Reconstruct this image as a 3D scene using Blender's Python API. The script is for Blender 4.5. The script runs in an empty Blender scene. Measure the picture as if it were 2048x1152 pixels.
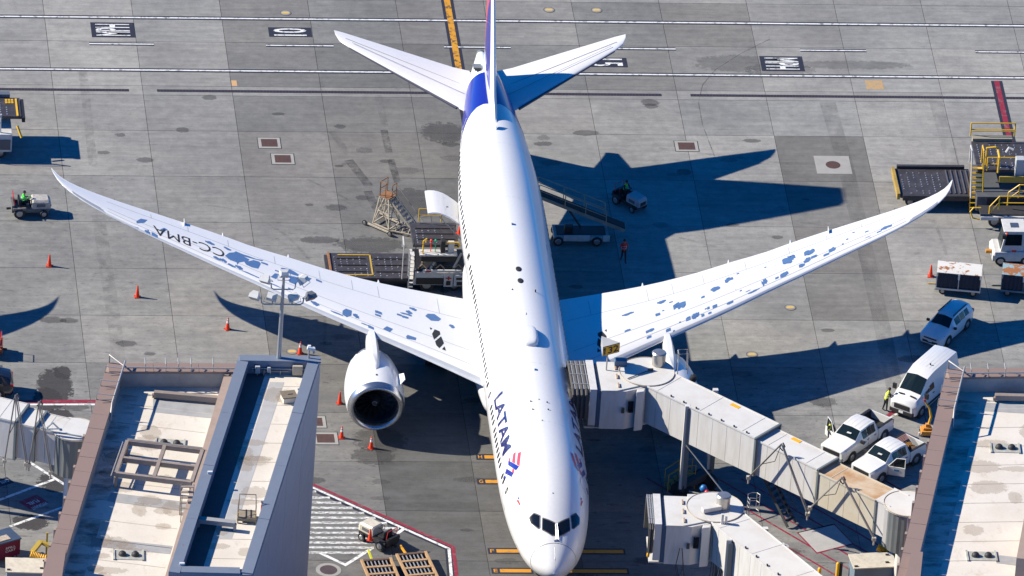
import bpy, bmesh, math, random
from mathutils import Vector, Matrix
random.seed(7)
sc = bpy.context.scene
COL = sc.collection
PI = math.pi

# ---------------------------------------------------------------- camera (a long lens from a helicopter)
cam_d = bpy.data.cameras.new('camera'); cam = bpy.data.objects.new('camera', cam_d); COL.objects.link(cam)
cam_d.sensor_width = 36.0; cam_d.lens = 476.127
cam_d.clip_start = 5.0; cam_d.clip_end = 6000.0
cam.matrix_world = Matrix([[0.9941728, -0.0072203, -0.1075561, -67.8432871], [-0.0887414, 0.5116325, -0.8546094, -771.231233], [0.0611997, 0.8591741, 0.5080103, 457.5075417], [0.0, 0.0, 0.0, 1.0]])
sc.camera = cam

# ---------------------------------------------------------------- sky, sun, exposure
SUN_TRAVEL = Vector((1.43, -0.36, -1.0)).normalized()
to_sun = -SUN_TRAVEL
world = bpy.data.worlds.new('World'); sc.world = world; world.use_nodes = True
wn = world.node_tree
sky = wn.nodes.new('ShaderNodeTexSky'); sky.sky_type = 'NISHITA'; sky.sun_disc = False
sky.sun_elevation = math.asin(to_sun.z); sky.sun_rotation = math.atan2(to_sun.x, to_sun.y)
sky.altitude = 0.0; sky.air_density = 0.6; sky.dust_density = 0.0; sky.ozone_density = 10.0
bg = wn.nodes['Background']; bg.inputs['Strength'].default_value = 0.125
hs = wn.nodes.new('ShaderNodeHueSaturation'); hs.inputs['Saturation'].default_value = 1.2; hs.inputs['Value'].default_value = 1.0   # the clear, deep blue sky this picture was taken under
wn.links.new(sky.outputs['Color'], hs.inputs['Color']); wn.links.new(hs.outputs['Color'], bg.inputs['Color'])
sun_d = bpy.data.lights.new('sun', 'SUN'); sun_d.energy = 5.0; sun_d.angle = math.radians(0.53); sun_d.color = (1.0, 0.92, 0.77)
sun = bpy.data.objects.new('sun', sun_d); COL.objects.link(sun)
sun.rotation_euler = SUN_TRAVEL.to_track_quat('-Z', 'Y').to_euler(); sun.location = (-60, 10, 80)
sc.view_settings.view_transform = 'Standard'; sc.view_settings.look = 'None'
sc.view_settings.gamma = 1.0; sc.view_settings.exposure = 0.68
try: sc.view_settings.use_curve_mapping = False
except Exception: pass
sc.cycles.max_bounces = 5; sc.cycles.diffuse_bounces = 1

# ---------------------------------------------------------------- helpers
def frame(o, parent=None, loc=(0, 0, 0), rz=0.0):
    COL.objects.link(o); o.parent = parent; o.location = loc; o.rotation_euler = (0, 0, rz)
    return o
def tag(o, label=None, cat=None, group=None, kind=None):
    if label: o['label'] = label
    if cat: o['category'] = cat
    if group: o['group'] = group
    if kind: o['kind'] = kind
    return o
def thing(name, label, cat, loc=(0, 0, 0), rz=0.0, group=None):
    o = bpy.data.objects.new(name, None); o.empty_display_size = 0.3
    frame(o, None, loc, rz)
    return tag(o, label, cat, group)
def copy_tree(o, parent=None):
    c = o.copy(); COL.objects.link(c); c.parent = parent
    for ch in o.children: copy_tree(ch, c)
    return c
def lerp(a, b, t): return a + (b - a) * t
def V(*a): return Vector(a)

class MB:
    """collects shapes and links them as ONE mesh object"""
    def __init__(s): s.v = []; s.f = []; s.m = []; s.cur = 0
    def add(s, vs, fs):
        b = len(s.v); s.v += [tuple(x) for x in vs]
        for f in fs: s.f.append(tuple(b + i for i in f)); s.m.append(s.cur)
        return s
    def mat(s, i): s.cur = i; return s
    def box(s, c, d, rz=0.0, rx=0.0, ry=0.0):
        R = Matrix.Rotation(rz, 3, 'Z') @ Matrix.Rotation(ry, 3, 'Y') @ Matrix.Rotation(rx, 3, 'X')
        c = Vector(c); vs = []
        for z in (-.5, .5):
            for x, y in ((-.5, -.5), (.5, -.5), (.5, .5), (-.5, .5)):
                vs.append(c + R @ Vector((x * d[0], y * d[1], z * d[2])))
        return s.add(vs, [(3, 2, 1, 0), (4, 5, 6, 7), (0, 1, 5, 4), (1, 2, 6, 5), (2, 3, 7, 6), (3, 0, 4, 7)])
    def bb(s, x0, x1, y0, y1, z0, z1): return s.box(((x0+x1)/2, (y0+y1)/2, (z0+z1)/2), (x1-x0, y1-y0, z1-z0))
    def beam(s, a, b, w, h=None, up=(0, 0, 1)):
        a = Vector(a); b = Vector(b); h = h or w; d = (b - a)
        if d.length < 1e-6: return s
        d.normalize(); u = Vector(up)
        if abs(d.dot(u)) > .98: u = Vector((1, 0, 0))
        r = d.cross(u).normalized() * w / 2; q = r.normalized().cross(d).normalized() * h / 2
        vs = [p + i * r + j * q for p in (a, b) for i, j in ((-1, -1), (1, -1), (1, 1), (-1, 1))]
        return s.add(vs, [(0, 1, 2, 3), (7, 6, 5, 4), (0, 4, 5, 1), (1, 5, 6, 2), (2, 6, 7, 3), (3, 7, 4, 0)])
    def tube(s, pts, r, n=6, closed=False):
        P = [Vector(p) for p in pts]; rings = []; L = len(P)
        prev = None
        for i, p in enumerate(P):
            if closed: d = P[(i + 1) % L] - P[i - 1]
            else: d = P[min(i + 1, L - 1)] - P[max(i - 1, 0)]
            if d.length < 1e-9: d = Vector((0, 0, 1))
            d.normalize()
            if prev is None:
                u = Vector((0, 0, 1)) if abs(d.z) < .9 else Vector((1, 0, 0))
                u = (u - d * u.dot(d)).normalized()
            else:
                u = prev - d * prev.dot(d)
                u = u.normalized() if u.length > 1e-6 else Vector((1, 0, 0))
            prev = u; w = d.cross(u)
            rr = r[i] if isinstance(r, (list, tuple)) else r
            rings.append([p + (u * math.cos(2 * PI * k / n) + w * math.sin(2 * PI * k / n)) * rr for k in range(n)])
        return s.loft(rings, caps=not closed, loop=closed)
    def loft(s, rings, caps=True, loop=False, close=True):
        n = len(rings[0]); vs = [p for r in rings for p in r]; fs = []
        m = len(rings)
        for i in range(m if loop else m - 1):
            j = (i + 1) % m
            for k in range(n if close else n - 1):
                l = (k + 1) % n
                fs.append((i * n + k, i * n + l, j * n + l, j * n + k))
        if caps and not loop:
            fs.append(tuple(range(n - 1, -1, -1))); fs.append(tuple((m - 1) * n + k for k in range(n)))
        return s.add(vs, fs)
    def cyl(s, a, b, r0, r1=None, n=16, caps=True):
        a = Vector(a); b = Vector(b); r1 = r0 if r1 is None else r1
        d = (b - a).normalized(); u = Vector((0, 0, 1)) if abs(d.z) < .9 else Vector((1, 0, 0))
        u = (u - d * u.dot(d)).normalized(); w = d.cross(u)
        rg = [[p + (u * math.cos(2 * PI * k / n) + w * math.sin(2 * PI * k / n)) * r for k in range(n)] for p, r in ((a, r0), (b, r1))]
        return s.loft(rg, caps)
    def lathe(s, prof, c, axis='z', n=24, caps=False):
        """prof: (r, t) along the axis"""
        rg = []
        for r, t in prof:
            ring = []
            for k in range(n):
                a = 2 * PI * k / n; x, y = r * math.cos(a), r * math.sin(a)
                ring.append(Vector(c) + (Vector((x, y, t)) if axis == 'z' else Vector((x, t, y)) if axis == 'y' else Vector((t, x, y))))
            rg.append(ring)
        return s.loft(rg, caps)
    def prism(s, poly, z0, z1):
        n = len(poly); vs = [(p[0], p[1], z0) for p in poly] + [(p[0], p[1], z1) for p in poly]
        a = sum(poly[i][0] * poly[(i+1) % n][1] - poly[(i+1) % n][0] * poly[i][1] for i in range(n))
        if a > 0: fs = [tuple(range(n - 1, -1, -1)), tuple(range(n, 2 * n))] + [(i, (i+1) % n, n + (i+1) % n, n + i) for i in range(n)]
        else: fs = [tuple(range(n)), tuple(range(2 * n - 1, n - 1, -1))] + [((i+1) % n, i, n + i, n + (i+1) % n) for i in range(n)]
        return s.add(vs, fs)
    def quad(s, a, b, c, d): return s.add([a, b, c, d], [(0, 1, 2, 3)])
    def flat(s, poly, z):
        n = len(poly); a = sum(poly[i][0] * poly[(i+1) % n][1] - poly[(i+1) % n][0] * poly[i][1] for i in range(n))
        return s.add([(p[0], p[1], z) for p in poly], [tuple(range(n)) if a > 0 else tuple(range(n - 1, -1, -1))])
    def strip(s, pts, w, z):
        """flat painted line along a polyline"""
        P = [Vector((p[0], p[1])) for p in pts]
        L = []; R = []
        for i, p in enumerate(P):
            d1 = (P[i] - P[i-1]).normalized() if i else (P[1] - P[0]).normalized()
            d2 = (P[i+1] - P[i]).normalized() if i < len(P) - 1 else d1
            nrm = Vector((-(d1 + d2).y, (d1 + d2).x)).normalized(); k = 1 / max(.3, nrm.dot(Vector((-d1.y, d1.x))))
            L.append(p + nrm * w / 2 * k); R.append(p - nrm * w / 2 * k)
        for i in range(len(P) - 1): s.flat([R[i], R[i+1], L[i+1], L[i]], z)
        return s
    def mesh(s, name, mats, smooth=0, bevel=0.0, fix=False):
        me = bpy.data.meshes.new(name); me.from_pydata(s.v, [], s.f)
        for m in (mats if isinstance(mats, (list, tuple)) else [mats]): me.materials.append(m)
        for p, i in zip(me.polygons, s.m): p.material_index = i
        if bevel or fix:
            bm = bmesh.new(); bm.from_mesh(me)
            bmesh.ops.remove_doubles(bm, verts=bm.verts, dist=1e-5)
            bmesh.ops.recalc_face_normals(bm, faces=bm.faces)
            if bevel:
                ed = [e for e in bm.edges if len(e.link_faces) == 2 and e.calc_face_angle(0) > .5]
                bmesh.ops.bevel(bm, geom=ed, offset=bevel, segments=2, profile=.6, affect='EDGES', clamp_overlap=True)
            bm.to_mesh(me); bm.free()
        if smooth:
            me.shade_smooth()
            if smooth < 180: me.set_sharp_from_angle(angle=math.radians(smooth))
        me.update()
        return me
    def build(s, name, mats, parent=None, loc=(0, 0, 0), rz=0.0, smooth=0, bevel=0.0, fix=False):
        return frame(bpy.data.objects.new(name, s.mesh(name, mats, smooth, bevel, fix)), parent, loc, rz)

def text_mesh(body, size=1.0, bold=0.0, cx='LEFT', space=1.0):
    """flat text outline -> (verts, faces) in the XY plane"""
    cu = bpy.data.curves.new('lettering', 'FONT'); cu.body = body; cu.size = size; cu.offset = bold; cu.align_x = cx
    cu.space_character = space; cu.resolution_u = 3
    ob = bpy.data.objects.new('lettering', cu); COL.objects.link(ob)
    bpy.context.view_layer.update()
    me = bpy.data.meshes.new_from_object(ob.evaluated_get(bpy.context.evaluated_depsgraph_get()))
    vs = [v.co.copy() for v in me.vertices]; fs = [tuple(p.vertices) for p in me.polygons]
    bpy.data.objects.remove(ob); bpy.data.curves.remove(cu); bpy.data.meshes.remove(me)
    return vs, fs
def fit_text(body, w, h, bold=0.0):
    """text scaled to fill w x h with its lower left corner at 0,0"""
    vs, fs = text_mesh(body, 1.0, bold)
    x0 = min(v.x for v in vs); x1 = max(v.x for v in vs); y0 = min(v.y for v in vs); y1 = max(v.y for v in vs)
    return [Vector(((v.x - x0) / (x1 - x0) * w, (v.y - y0) / (y1 - y0) * h, 0)) for v in vs], fs

# ---------------------------------------------------------------- materials (all procedural)
def nodes(m):
    m.use_nodes = True; nt = m.node_tree
    return nt, nt.nodes['Principled BSDF'], (lambda t, **k: _mk(nt, t, k))
def _mk(nt, t, k):
    n = nt.nodes.new(t)
    for a, b in k.items(): setattr(n, a, b)
    return n
def noise(nt, src, scale, detail=4.0, rough=.6, vec=None):
    n = nt.nodes.new('ShaderNodeTexNoise'); n.inputs['Scale'].default_value = scale
    n.inputs['Detail'].default_value = detail; n.inputs['Roughness'].default_value = rough
    if vec:
        mp = nt.nodes.new('ShaderNodeMapping'); mp.inputs['Scale'].default_value = vec
        nt.links.new(src, mp.inputs['Vector']); src = mp.outputs['Vector']
    nt.links.new(src, n.inputs['Vector'])
    return n.outputs['Fac']
def ramp(nt, src, a, b, ca=(0, 0, 0, 1), cb=(1, 1, 1, 1)):
    r = nt.nodes.new('ShaderNodeValToRGB'); e = r.color_ramp.elements
    e[0].position = a; e[1].position = b; e[0].color = ca; e[1].color = cb
    nt.links.new(src, r.inputs['Fac']); return r.outputs['Color']
def mix(nt, fac, a, b, mode='MIX'):
    n = nt.nodes.new('ShaderNodeMix'); n.data_type = 'RGBA'; n.blend_type = mode
    for s, v in ((n.inputs['Factor'], fac), (n.inputs['A'], a), (n.inputs['B'], b)):
        if isinstance(v, (int, float)): s.default_value = v
        elif isinstance(v, tuple): s.default_value = v if len(v) == 4 else v + (1,)
        else: nt.links.new(v, s)
    return n.outputs['Result']
MATS = {}
def M(name, col, rough=.5, metal=0.0, dirt=.12, dcol=None, scale=1.2, coat=0.0, bump=0.0, spec=None, vec=None):
    """plain paint, rubber, metal or cloth with a little uneven dirt"""
    if name in MATS: return MATS[name]
    m = bpy.data.materials.new(name); nt, bs, mk = nodes(m)
    tc = mk('ShaderNodeTexCoord').outputs['Object']
    dcol = dcol or tuple(c * .45 for c in col)
    f = ramp(nt, noise(nt, tc, scale, 5, .65, vec), .42, .75)
    mul = mk('ShaderNodeMath', operation='MULTIPLY'); nt.links.new(f, mul.inputs[0]); mul.inputs[1].default_value = dirt * 2
    c = mix(nt, mul.outputs[0], col, dcol)
    f2 = noise(nt, tc, scale * 9, 3, .6)
    c = mix(nt, .10, c, mix(nt, f2, (.35, .35, .35), (1, 1, 1)), 'MULTIPLY') if dirt > 0 else c
    nt.links.new(c, bs.inputs['Base Color'])
    bs.inputs['Roughness'].default_value = rough; bs.inputs['Metallic'].default_value = metal
    bs.inputs['Coat Weight'].default_value = coat; bs.inputs['Coat Roughness'].default_value = .08
    if spec is not None: bs.inputs['Specular IOR Level'].default_value = spec
    if bump:
        b = mk('ShaderNodeBump'); b.inputs['Strength'].default_value = bump; b.inputs['Distance'].default_value = .01
        nt.links.new(f2, b.inputs['Height']); nt.links.new(b.outputs['Normal'], bs.inputs['Normal'])
    MATS[name] = m; return m
def M_worn(name, col, under, amount=.5, scale=3.0, rough=.7, vec=None):
    """paint worn through to what lies under it"""
    if name in MATS: return MATS[name]
    m = bpy.data.materials.new(name); nt, bs, mk = nodes(m)
    g = mk('ShaderNodeNewGeometry').outputs['Position']
    f = ramp(nt, noise(nt, g, scale, 6, .7, vec), amount - .05, amount + .05)
    nt.links.new(mix(nt, f, under, col), bs.inputs['Base Color']); bs.inputs['Roughness'].default_value = rough
    MATS[name] = m; return m
def M_concrete():
    m = bpy.data.materials.new('apron_concrete'); nt, bs, mk = nodes(m)
    g = mk('ShaderNodeNewGeometry').outputs['Position']; oi = mk('ShaderNodeObjectInfo')
    base = oi.outputs['Color']
    broad = ramp(nt, noise(nt, g, .10, 4), .3, .72, (.74, .74, .75, 1), (1.12, 1.11, 1.09, 1))
    c = mix(nt, 1.0, base, broad, 'MULTIPLY')
    streak = ramp(nt, noise(nt, g, 1.0, 6, .65, (.22, 2.6, 1)), .28, .75, (.80, .80, .80, 1), (1.10, 1.10, 1.09, 1))
    c = mix(nt, 1.0, c, streak, 'MULTIPLY')
    mott = ramp(nt, noise(nt, g, 1.4, 7, .72), .3, .75, (.76, .76, .765, 1), (1.12, 1.12, 1.11, 1))
    c = mix(nt, 1.0, c, mott, 'MULTIPLY')
    fine = ramp(nt, noise(nt, g, 11, 4, .7), .25, .8, (.86, .86, .86, 1), (1.08, 1.08, 1.08, 1))
    c = mix(nt, 1.0, c, fine, 'MULTIPLY')
    # small oil and rubber spots, more of them where traffic is (slab alpha)
    sp = ramp(nt, noise(nt, g, 1.9, 4, .6, (.55, 1.5, 1)), .60, .68)
    k = mk('ShaderNodeMath', operation='MULTIPLY'); nt.links.new(sp, k.inputs[0]); nt.links.new(oi.outputs['Alpha'], k.inputs[1])
    c = mix(nt, k.outputs[0], c, (.085, .085, .09))
    sp2 = ramp(nt, noise(nt, g, 5.2, 3, .55, (.6, 1.5, 1)), .63, .69)
    k2 = mk('ShaderNodeMath', operation='MULTIPLY'); nt.links.new(sp2, k2.inputs[0]); nt.links.new(oi.outputs['Alpha'], k2.inputs[1])
    c = mix(nt, k2.outputs[0], c, (.07, .07, .075))
    grime = ramp(nt, noise(nt, g, .55, 6, .7, (.5, 1.2, 1)), .44, .70)
    k3 = mk('ShaderNodeMath', operation='MULTIPLY'); nt.links.new(grime, k3.inputs[0]); nt.links.new(oi.outputs['Alpha'], k3.inputs[1])
    k4 = mk('ShaderNodeMath', operation='MULTIPLY'); nt.links.new(k3.outputs[0], k4.inputs[0]); k4.inputs[1].default_value = .8
    c = mix(nt, k4.outputs[0], c, (.13, .13, .135))
    nt.links.new(c, bs.inputs['Base Color']); bs.inputs['Roughness'].default_value = .85; bs.inputs['Specular IOR Level'].default_value = .25
    b = mk('ShaderNodeBump'); b.inputs['Strength'].default_value = .25; b.inputs['Distance'].default_value = .01
    nt.links.new(noise(nt, g, 18, 4), b.inputs['Height']); nt.links.new(b.outputs['Normal'], bs.inputs['Normal'])
    return m
def M_stain(name, col, lo, hi, scale=1.0, vec=None, most=.8):
    """thin film (rubber, oil, water) lying on the concrete, broken up by noise"""
    m = bpy.data.materials.new(name); nt, bs, mk = nodes(m)
    g = mk('ShaderNodeNewGeometry').outputs['Position']
    f = ramp(nt, noise(nt, g, scale, 5, .65, vec), lo, hi)
    k = mk('ShaderNodeMath', operation='MULTIPLY'); nt.links.new(f, k.inputs[0]); k.inputs[1].default_value = most
    nt.links.new(k.outputs[0], bs.inputs['Alpha']); bs.inputs['Base Color'].default_value = col + (1,); bs.inputs['Roughness'].default_value = .8
    return m
# fuselage: distance from the nose, half width, top, bottom
FUS = [(.30, .02, 4.06, 4.04), (.41, .33, 4.33, 3.77), (.66, .66, 4.62, 3.49), (1.08, 1.03, 4.95, 3.18), (1.7, 1.44, 5.33, 2.88), (2.5, 1.80, 5.76, 2.62),
       (3.5, 2.12, 6.27, 2.40), (4.5, 2.34, 6.76, 2.22), (6, 2.58, 7.25, 2.02), (8, 2.77, 7.6, 1.93), (10, 2.86, 7.75, 1.89), (12.5, 2.885, 7.8, 1.87),
       (20, 2.885, 7.8, 1.86), (40, 2.885, 7.8, 1.86), (43, 2.86, 7.8, 1.98), (46, 2.74, 7.8, 2.38), (49, 2.5, 7.77, 3.0), (52, 2.18, 7.72, 3.65), (55, 1.78, 7.63, 4.3),
       (57.5, 1.4, 7.5, 4.83), (59.5, 1.03, 7.32, 5.27), (61, .7, 7.1, 5.62), (62, .46, 6.9, 5.9), (62.6, .33, 6.75, 6.05)]
def _herm(T, s, k):
    n = len(T)
    if s <= T[0][0]: return T[0][k]
    if s >= T[-1][0]: return T[-1][k]
    i = 0
    while T[i + 1][0] < s: i += 1
    x0, x1 = T[i][0], T[i + 1][0]; h = x1 - x0; t = (s - x0) / h
    d = (T[i + 1][k] - T[i][k]) / h
    def sl(j):
        if j == 0 or j == n - 1: return (T[min(j + 1, n - 1)][k] - T[max(j - 1, 0)][k]) / (T[min(j + 1, n - 1)][0] - T[max(j - 1, 0)][0])
        a = (T[j][k] - T[j - 1][k]) / (T[j][0] - T[j - 1][0]); b = (T[j + 1][k] - T[j][k]) / (T[j + 1][0] - T[j][0])
        return 0.0 if a * b <= 0 else 2 * a * b / (a + b)
    m0, m1 = sl(i), sl(i + 1)
    return (2*t**3 - 3*t*t + 1) * T[i][k] + (t**3 - 2*t*t + t) * h * m0 + (-2*t**3 + 3*t*t) * T[i + 1][k] + (t**3 - t*t) * h * m1
def fus(s, th, off=0.0):
    hw = _herm(FUS, s, 1) + off; top = _herm(FUS, s, 2) + off; bot = _herm(FUS, s, 3) - off
    return (hw * math.sin(th), s, (top + bot) / 2 + (top - bot) / 2 * math.cos(th))
# wing planform: span, leading edge, trailing edge (distance from the nose)
WLE = [(0, 21.6), (2.8, 23.7), (5.5, 25.7), (8.5, 27.8), (12, 30.1), (14.3, 31.65), (16.9, 33.5), (19.6, 35.3), (22, 36.9), (25.6, 39.2), (27.7, 40.75), (29.05, 42.15), (29.75, 43.4), (30.05, 44.6)]
WTE = [(0, 34.4), (2.8, 34.6), (6.2, 35.1), (8.8, 35.6), (12.1, 36.6), (14.8, 37.7), (17, 38.5), (19.2, 39.55), (23, 41.0), (26, 42.0), (28.4, 42.95), (29.5, 43.75), (30.05, 44.68)]
def wz(x): x = abs(x); return 3.9 + (x - 2.9) * .105 + 1.15e-6 * x ** 4
def wing(x, u, side=1, off=0.0):
    """point on the upper (side 1) or lower (-1) skin; u runs from leading to trailing edge"""
    ax = abs(x); a = _herm(WLE, ax, 1); b = _herm(WTE, ax, 1); c = b - a
    f = math.sqrt(max(u, 0)) * (1 - u) * (1.9 - .5 * u) if side > 0 else math.sqrt(max(u, 0)) * (1 - u) * 1.35
    th = (.066 if side > 0 else .055) * c
    return (x, a + u * c, wz(x) + (th * f + off) * side)

# ================================================================= the apron
S = 6.096
conc = M_concrete()
ground = MB().flat([(-900, -900), (1000, -900), (1000, 1500), (-900, 1500)], -.09).build('ground', conc)
ground.color = (.30, .30, .295, .6); tag(ground, kind='structure')
apron = MB().flat([(-13.5, -62), (81, -62), (81, 50.6), (-13.5, 50.6)], -.022).build('apron', M('joint_sealant', (.022, .022, .024), .8, dirt=.1))
tag(apron, kind='structure')
ys = [49.32 - S * 0]
rows = [(43.14, 49.2), (37.07, 43.14), (31.04, 37.07), (24.97, 31.04), (23.72, 24.97), (18.904, 23.72)]
y = 18.904
while y > -60: rows.append((y - S, y)); y -= S
slab_cache = {}
def slab_mesh(d):
    k = round(d, 2)
    if k not in slab_cache:
        h = .016
        slab_cache[k] = MB().bb(-S/2 + h, S/2 - h, -d/2 + h, d/2 - h, -.06, 0).mesh('concrete_slab', conc)
    return slab_cache[k]
def slab_tone(i, y):
    x = (i + .5) * S; r = random.Random(int(i * 131 + round(y) * 17))
    t = .345 + r.uniform(-.018, .018)
    dirt = .25
    # the stand itself is greyer and dirtier than the lanes beside it
    k = math.exp(-((x - 22) / 11) ** 2) * max(0, min(1, (14 - y) / 14))
    t -= .12 * k; dirt += .55 * k
    if y < -14: t -= .035 * max(0, 1 - abs(x - 20) / 18); dirt += .25
    if 25 < y < 37 and 12 < x < 50: t -= .05
    if y > 24 and (x < 12 or x > 48): t += .02; dirt -= .12
    if x > 38 and y < 20: t += .02
    if x > 56 and y < -8: dirt += .3
    if x < 8 and y < 12: dirt += .25; t -= .015
    if y < -14 and 20 < x < 46: t -= .07 * min(1, (-14 - y) / 12); dirt += .3
    return max(.12, t), max(.05, min(.95, dirt))
special = {(8, 15.8): .215, (2, 21.3): .245, (2, 34.1): .26, (2, 28.0): .265, (3, 28.0): .25, (4, 28.0): .25, (5, 28.0): .27, (6, 34.1): .255, (7, 34.1): .26, (4, 34.1): .28, (5, 34.1): .30, (7, 28.0): .30, (6, 28.0): .28,
           (8, 9.8): .262, (8, 3.7): .265, (8, -2.4): .28, (3, 15.8): .25, (2, 15.8): .28, (2, 9.7): .27, (3, 9.7): .25, (3, 21.3): .27, (4, 21.3): .25, (4, 15.8): .235, (4, 9.7): .22, (2, 24.3): .33, (3, 24.3): .35, (4, 24.3): .35, (1, 24.3): .36, (6, 24.3): .37, (7, 24.3): .36}
n_slab = 0
for (y0, y1) in rows:
    for i in range(-2, 13):
        o = bpy.data.objects.new('concrete_slab', slab_mesh(y1 - y0)); COL.objects.link(o); o.parent = apron
        o.location = ((i + .5) * S, (y0 + y1) / 2, random.uniform(-.0015, .0015))
        t, d = slab_tone(i, (y0 + y1) / 2)
        for (si, sy), v in special.items():
            if si == i and abs(sy - (y0 + y1) / 2) < 1.2: t = v * .93 if v < .3 else v
        w = random.uniform(-.006, .006)
        t *= random.uniform(.88, 1.06); t *= .96; o.color = (t * 1.012 + w, t, t * .955 - w * .6, d)

# ---- painted markings: thin sheets on the slabs
ZM = .008
white_p = M_worn('worn_white_paint', (.74, .74, .72), (.24, .24, .24), .44, 2.8)
black_p = M_worn('worn_black_paint', (.018, .02, .035), (.10, .10, .11), .34, 2.2)
yellow_p = M_worn('worn_yellow_paint', (.58, .27, .015), (.12, .07, .025), .45, 2.2)
orange_p = M_worn('orange_yellow_paint', (.62, .27, .02), (.34, .18, .04), .40, 2.6)
red_p = M_worn('worn_red_paint', (.24, .014, .035), (.20, .10, .11), .43, 2.2)
drain_m = M('trench_grate', (.028, .022, .035), .7, dirt=.2)
def mark(name, mb, m): return mb.build(name, m, apron)
def lane_line(y, x0, x1, w=.16, b=.16, z=ZM):
    mark('painted_line_edging', MB().bb(x0, x1, y - w/2 - b, y + w/2 + b, z - .006, z), black_p)
    mark('painted_line', MB().bb(x0, x1, y - w/2, y + w/2, z - .002, z + .004), white_p)
E1 = (-0, 34.344, 0); E2 = (-0.03, 27.116, 0); E1b = (49.981, 34.385, 0)
lane_line(E1[1], -13, 80); lane_line(E2[1], -13, 80)
ym = (5.055, 30.674, 0)[1]
for xa, xb in ((2.85, 7.28), (14.97, 19.61), (27.22, 31.8), (38.53, 43.2), (51.81, 56.39), (63.96, 68.41)):
    lane_line(ym, xa, xb, .13, .14)
# trench drain down the middle of its narrow strip
yd = (0.8, 24.334, 0)[1]
for xa, xb in ((-13.81, 5.16), (7.07, 41.6), (43.59, 78.77)):
    d = mark('trench_drain', MB().bb(xa, xb, yd - .17, yd + .17, -.02, .006), drain_m)
    g = MB(); k = xa + .2
    while k < xb - .2: g.box((k, yd, .008), (.05, .26, .006)); k += .22
    g.build('grate_bars', M('grate_bar', (.06, .045, .05), .6), d)
# speed limit lettering for both lanes of the service road
def road_word(body, c, w, h, flip):
    """block lettering read by a driver going along the lane: w along the lane, h across it"""
    p = mark('lettering_panel', MB().box((c[0], c[1], ZM), (w, h, .006)), black_p)
    vs, fs = fit_text(body, h * .78, w * .78, .012)
    q = []
    for v in vs:
        a, b = v.x - h * .39, v.y - w * .39
        q.append((c[0] + b, c[1] - a, ZM + .008) if not flip else (c[0] - b, c[1] + a, ZM + .008))
    MB().add(q, fs).build('lettering', white_p, p)
road_word('MPH', (4.578, 32.596, 0), 2.98, 2.05, True)
road_word('10', (16.756, 32.513, 0), 2.95, 1.3, True)
road_word('15', (38.201, 28.732, 0), 2.9, 1.3, False)
road_word('MPH', (50.356, 28.78, 0), 2.95, 2.05, False)
# lead-in line
xl = (27.97, 32.687, 0)[0]; ya = (28.005, 27.86, 0)[1]
mark('lead_in_line_edging', MB().bb(xl - .42, xl + .42, 12.0, 49, ZM - .005, ZM + .002), black_p)
mark('lead_in_line', MB().bb(xl - .21, xl + .21, 12.0, 49, ZM, ZM + .007), yellow_p)
# red equipment line at the right
r0 = (64.956, 26.667, 0); r1 = (64.821, 16.717, 0)
mark('red_line_edging', MB().strip([r0, (r1[0] + .05, r1[1] - 2)], .78, ZM), black_p)
mark('red_line', MB().strip([r0, (r1[0] + .05, r1[1] - 2)], .36, ZM + .006), red_p)
# small square painted panels
mark('painted_square', MB().box((12.414, 25.425, 0), (.36, .75, .012)), M_worn('peach_paint', (.55, .33, .16), (.4, .3, .2), .3, 2))
mark('painted_square', MB().box((56.439, 25.966, 0), (1.2, 1.25, .012)), M_worn('faded_orange_paint', (.46, .29, .12), (.30, .27, .22), .46, 4))
# stop bars for the nose wheel, each with its code letter
def stop_bar(px0, px1, letter, y):
    x0, x1 = px0, px1
    b = mark('stop_bar_panel', MB().bb(x0, x1, y - .36, y + .36, ZM - .004, ZM + .002), black_p)
    MB().bb(x0 + .55, x1 - .12, y - .2, y + .2, ZM, ZM + .006).build('stop_bar', orange_p, b)
    if letter:
        vs, fs = fit_text(letter, .26, .40, .01)
        MB().add([(x0 + .14 + v.x, y - .2 + v.y, ZM + .007) for v in vs], fs).build('lettering', orange_p, b)
for (a, yy, l) in (((24.738, -23.146, 0), 0, 'H'), ((24.538, -26.193, 0), 0, 'G'), ((24.507, -34.733, 0), 0, 'F'), ((24.523, -37.134, 0), 0, 'E')):
    stop_bar(a[0], 27.2, l, a[1])
    if l in 'EF': stop_bar(28.8, 33.4, '', a[1])
# safety boundary by the annex: red line beside a white one, hatching inside
bl = [(12.257, -25.274, 0), (13.871, -26.742, 0), (22.282, -34.267, 0), (22.197, -38.276, 0), (22.119, -40.691, 0)]
mark('red_boundary_line', MB().strip(bl, .24, ZM), red_p)
off = [(p[0] - .12, p[1] - .32) for p in bl[:2]] + [(bl[2][0] - .28, bl[2][1] - .22)] + [(p[0] - .34, p[1]) for p in bl[3:]]
mark('boundary_line_edging', MB().strip([(p[0] - .06, p[1] - .1) for p in off[:2]] + off[2:], .52, ZM - .004), black_p)
mark('white_boundary_line', MB().strip(off, .2, ZM + .004), white_p)
w2 = M_worn('thin_white_paint', (.74, .74, .72), (.22, .22, .22), .50, 2.6, vec=(1, 3, 1))
for xa, xb, ya in ((12.09, 13.95, -27.56), (12.03, 14.78, -28.3), (11.98, 15.47, -28.92), (11.94, 16.16, -29.54), (11.89, 16.86, -30.15), (11.85, 17.55, -30.76), (11.8, 18.24, -31.38), (11.75, 18.96, -32.02), (11.71, 18.85, -32.6), (11.66, 18.27, -33.21), (11.62, 17.7, -33.82), (11.57, 17.15, -34.4), (11.53, 16.58, -35.04)):
    mark('hatch_line', MB().bb(xa, xb, ya - .13, ya + .13, ZM - .004, ZM), w2)
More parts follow.
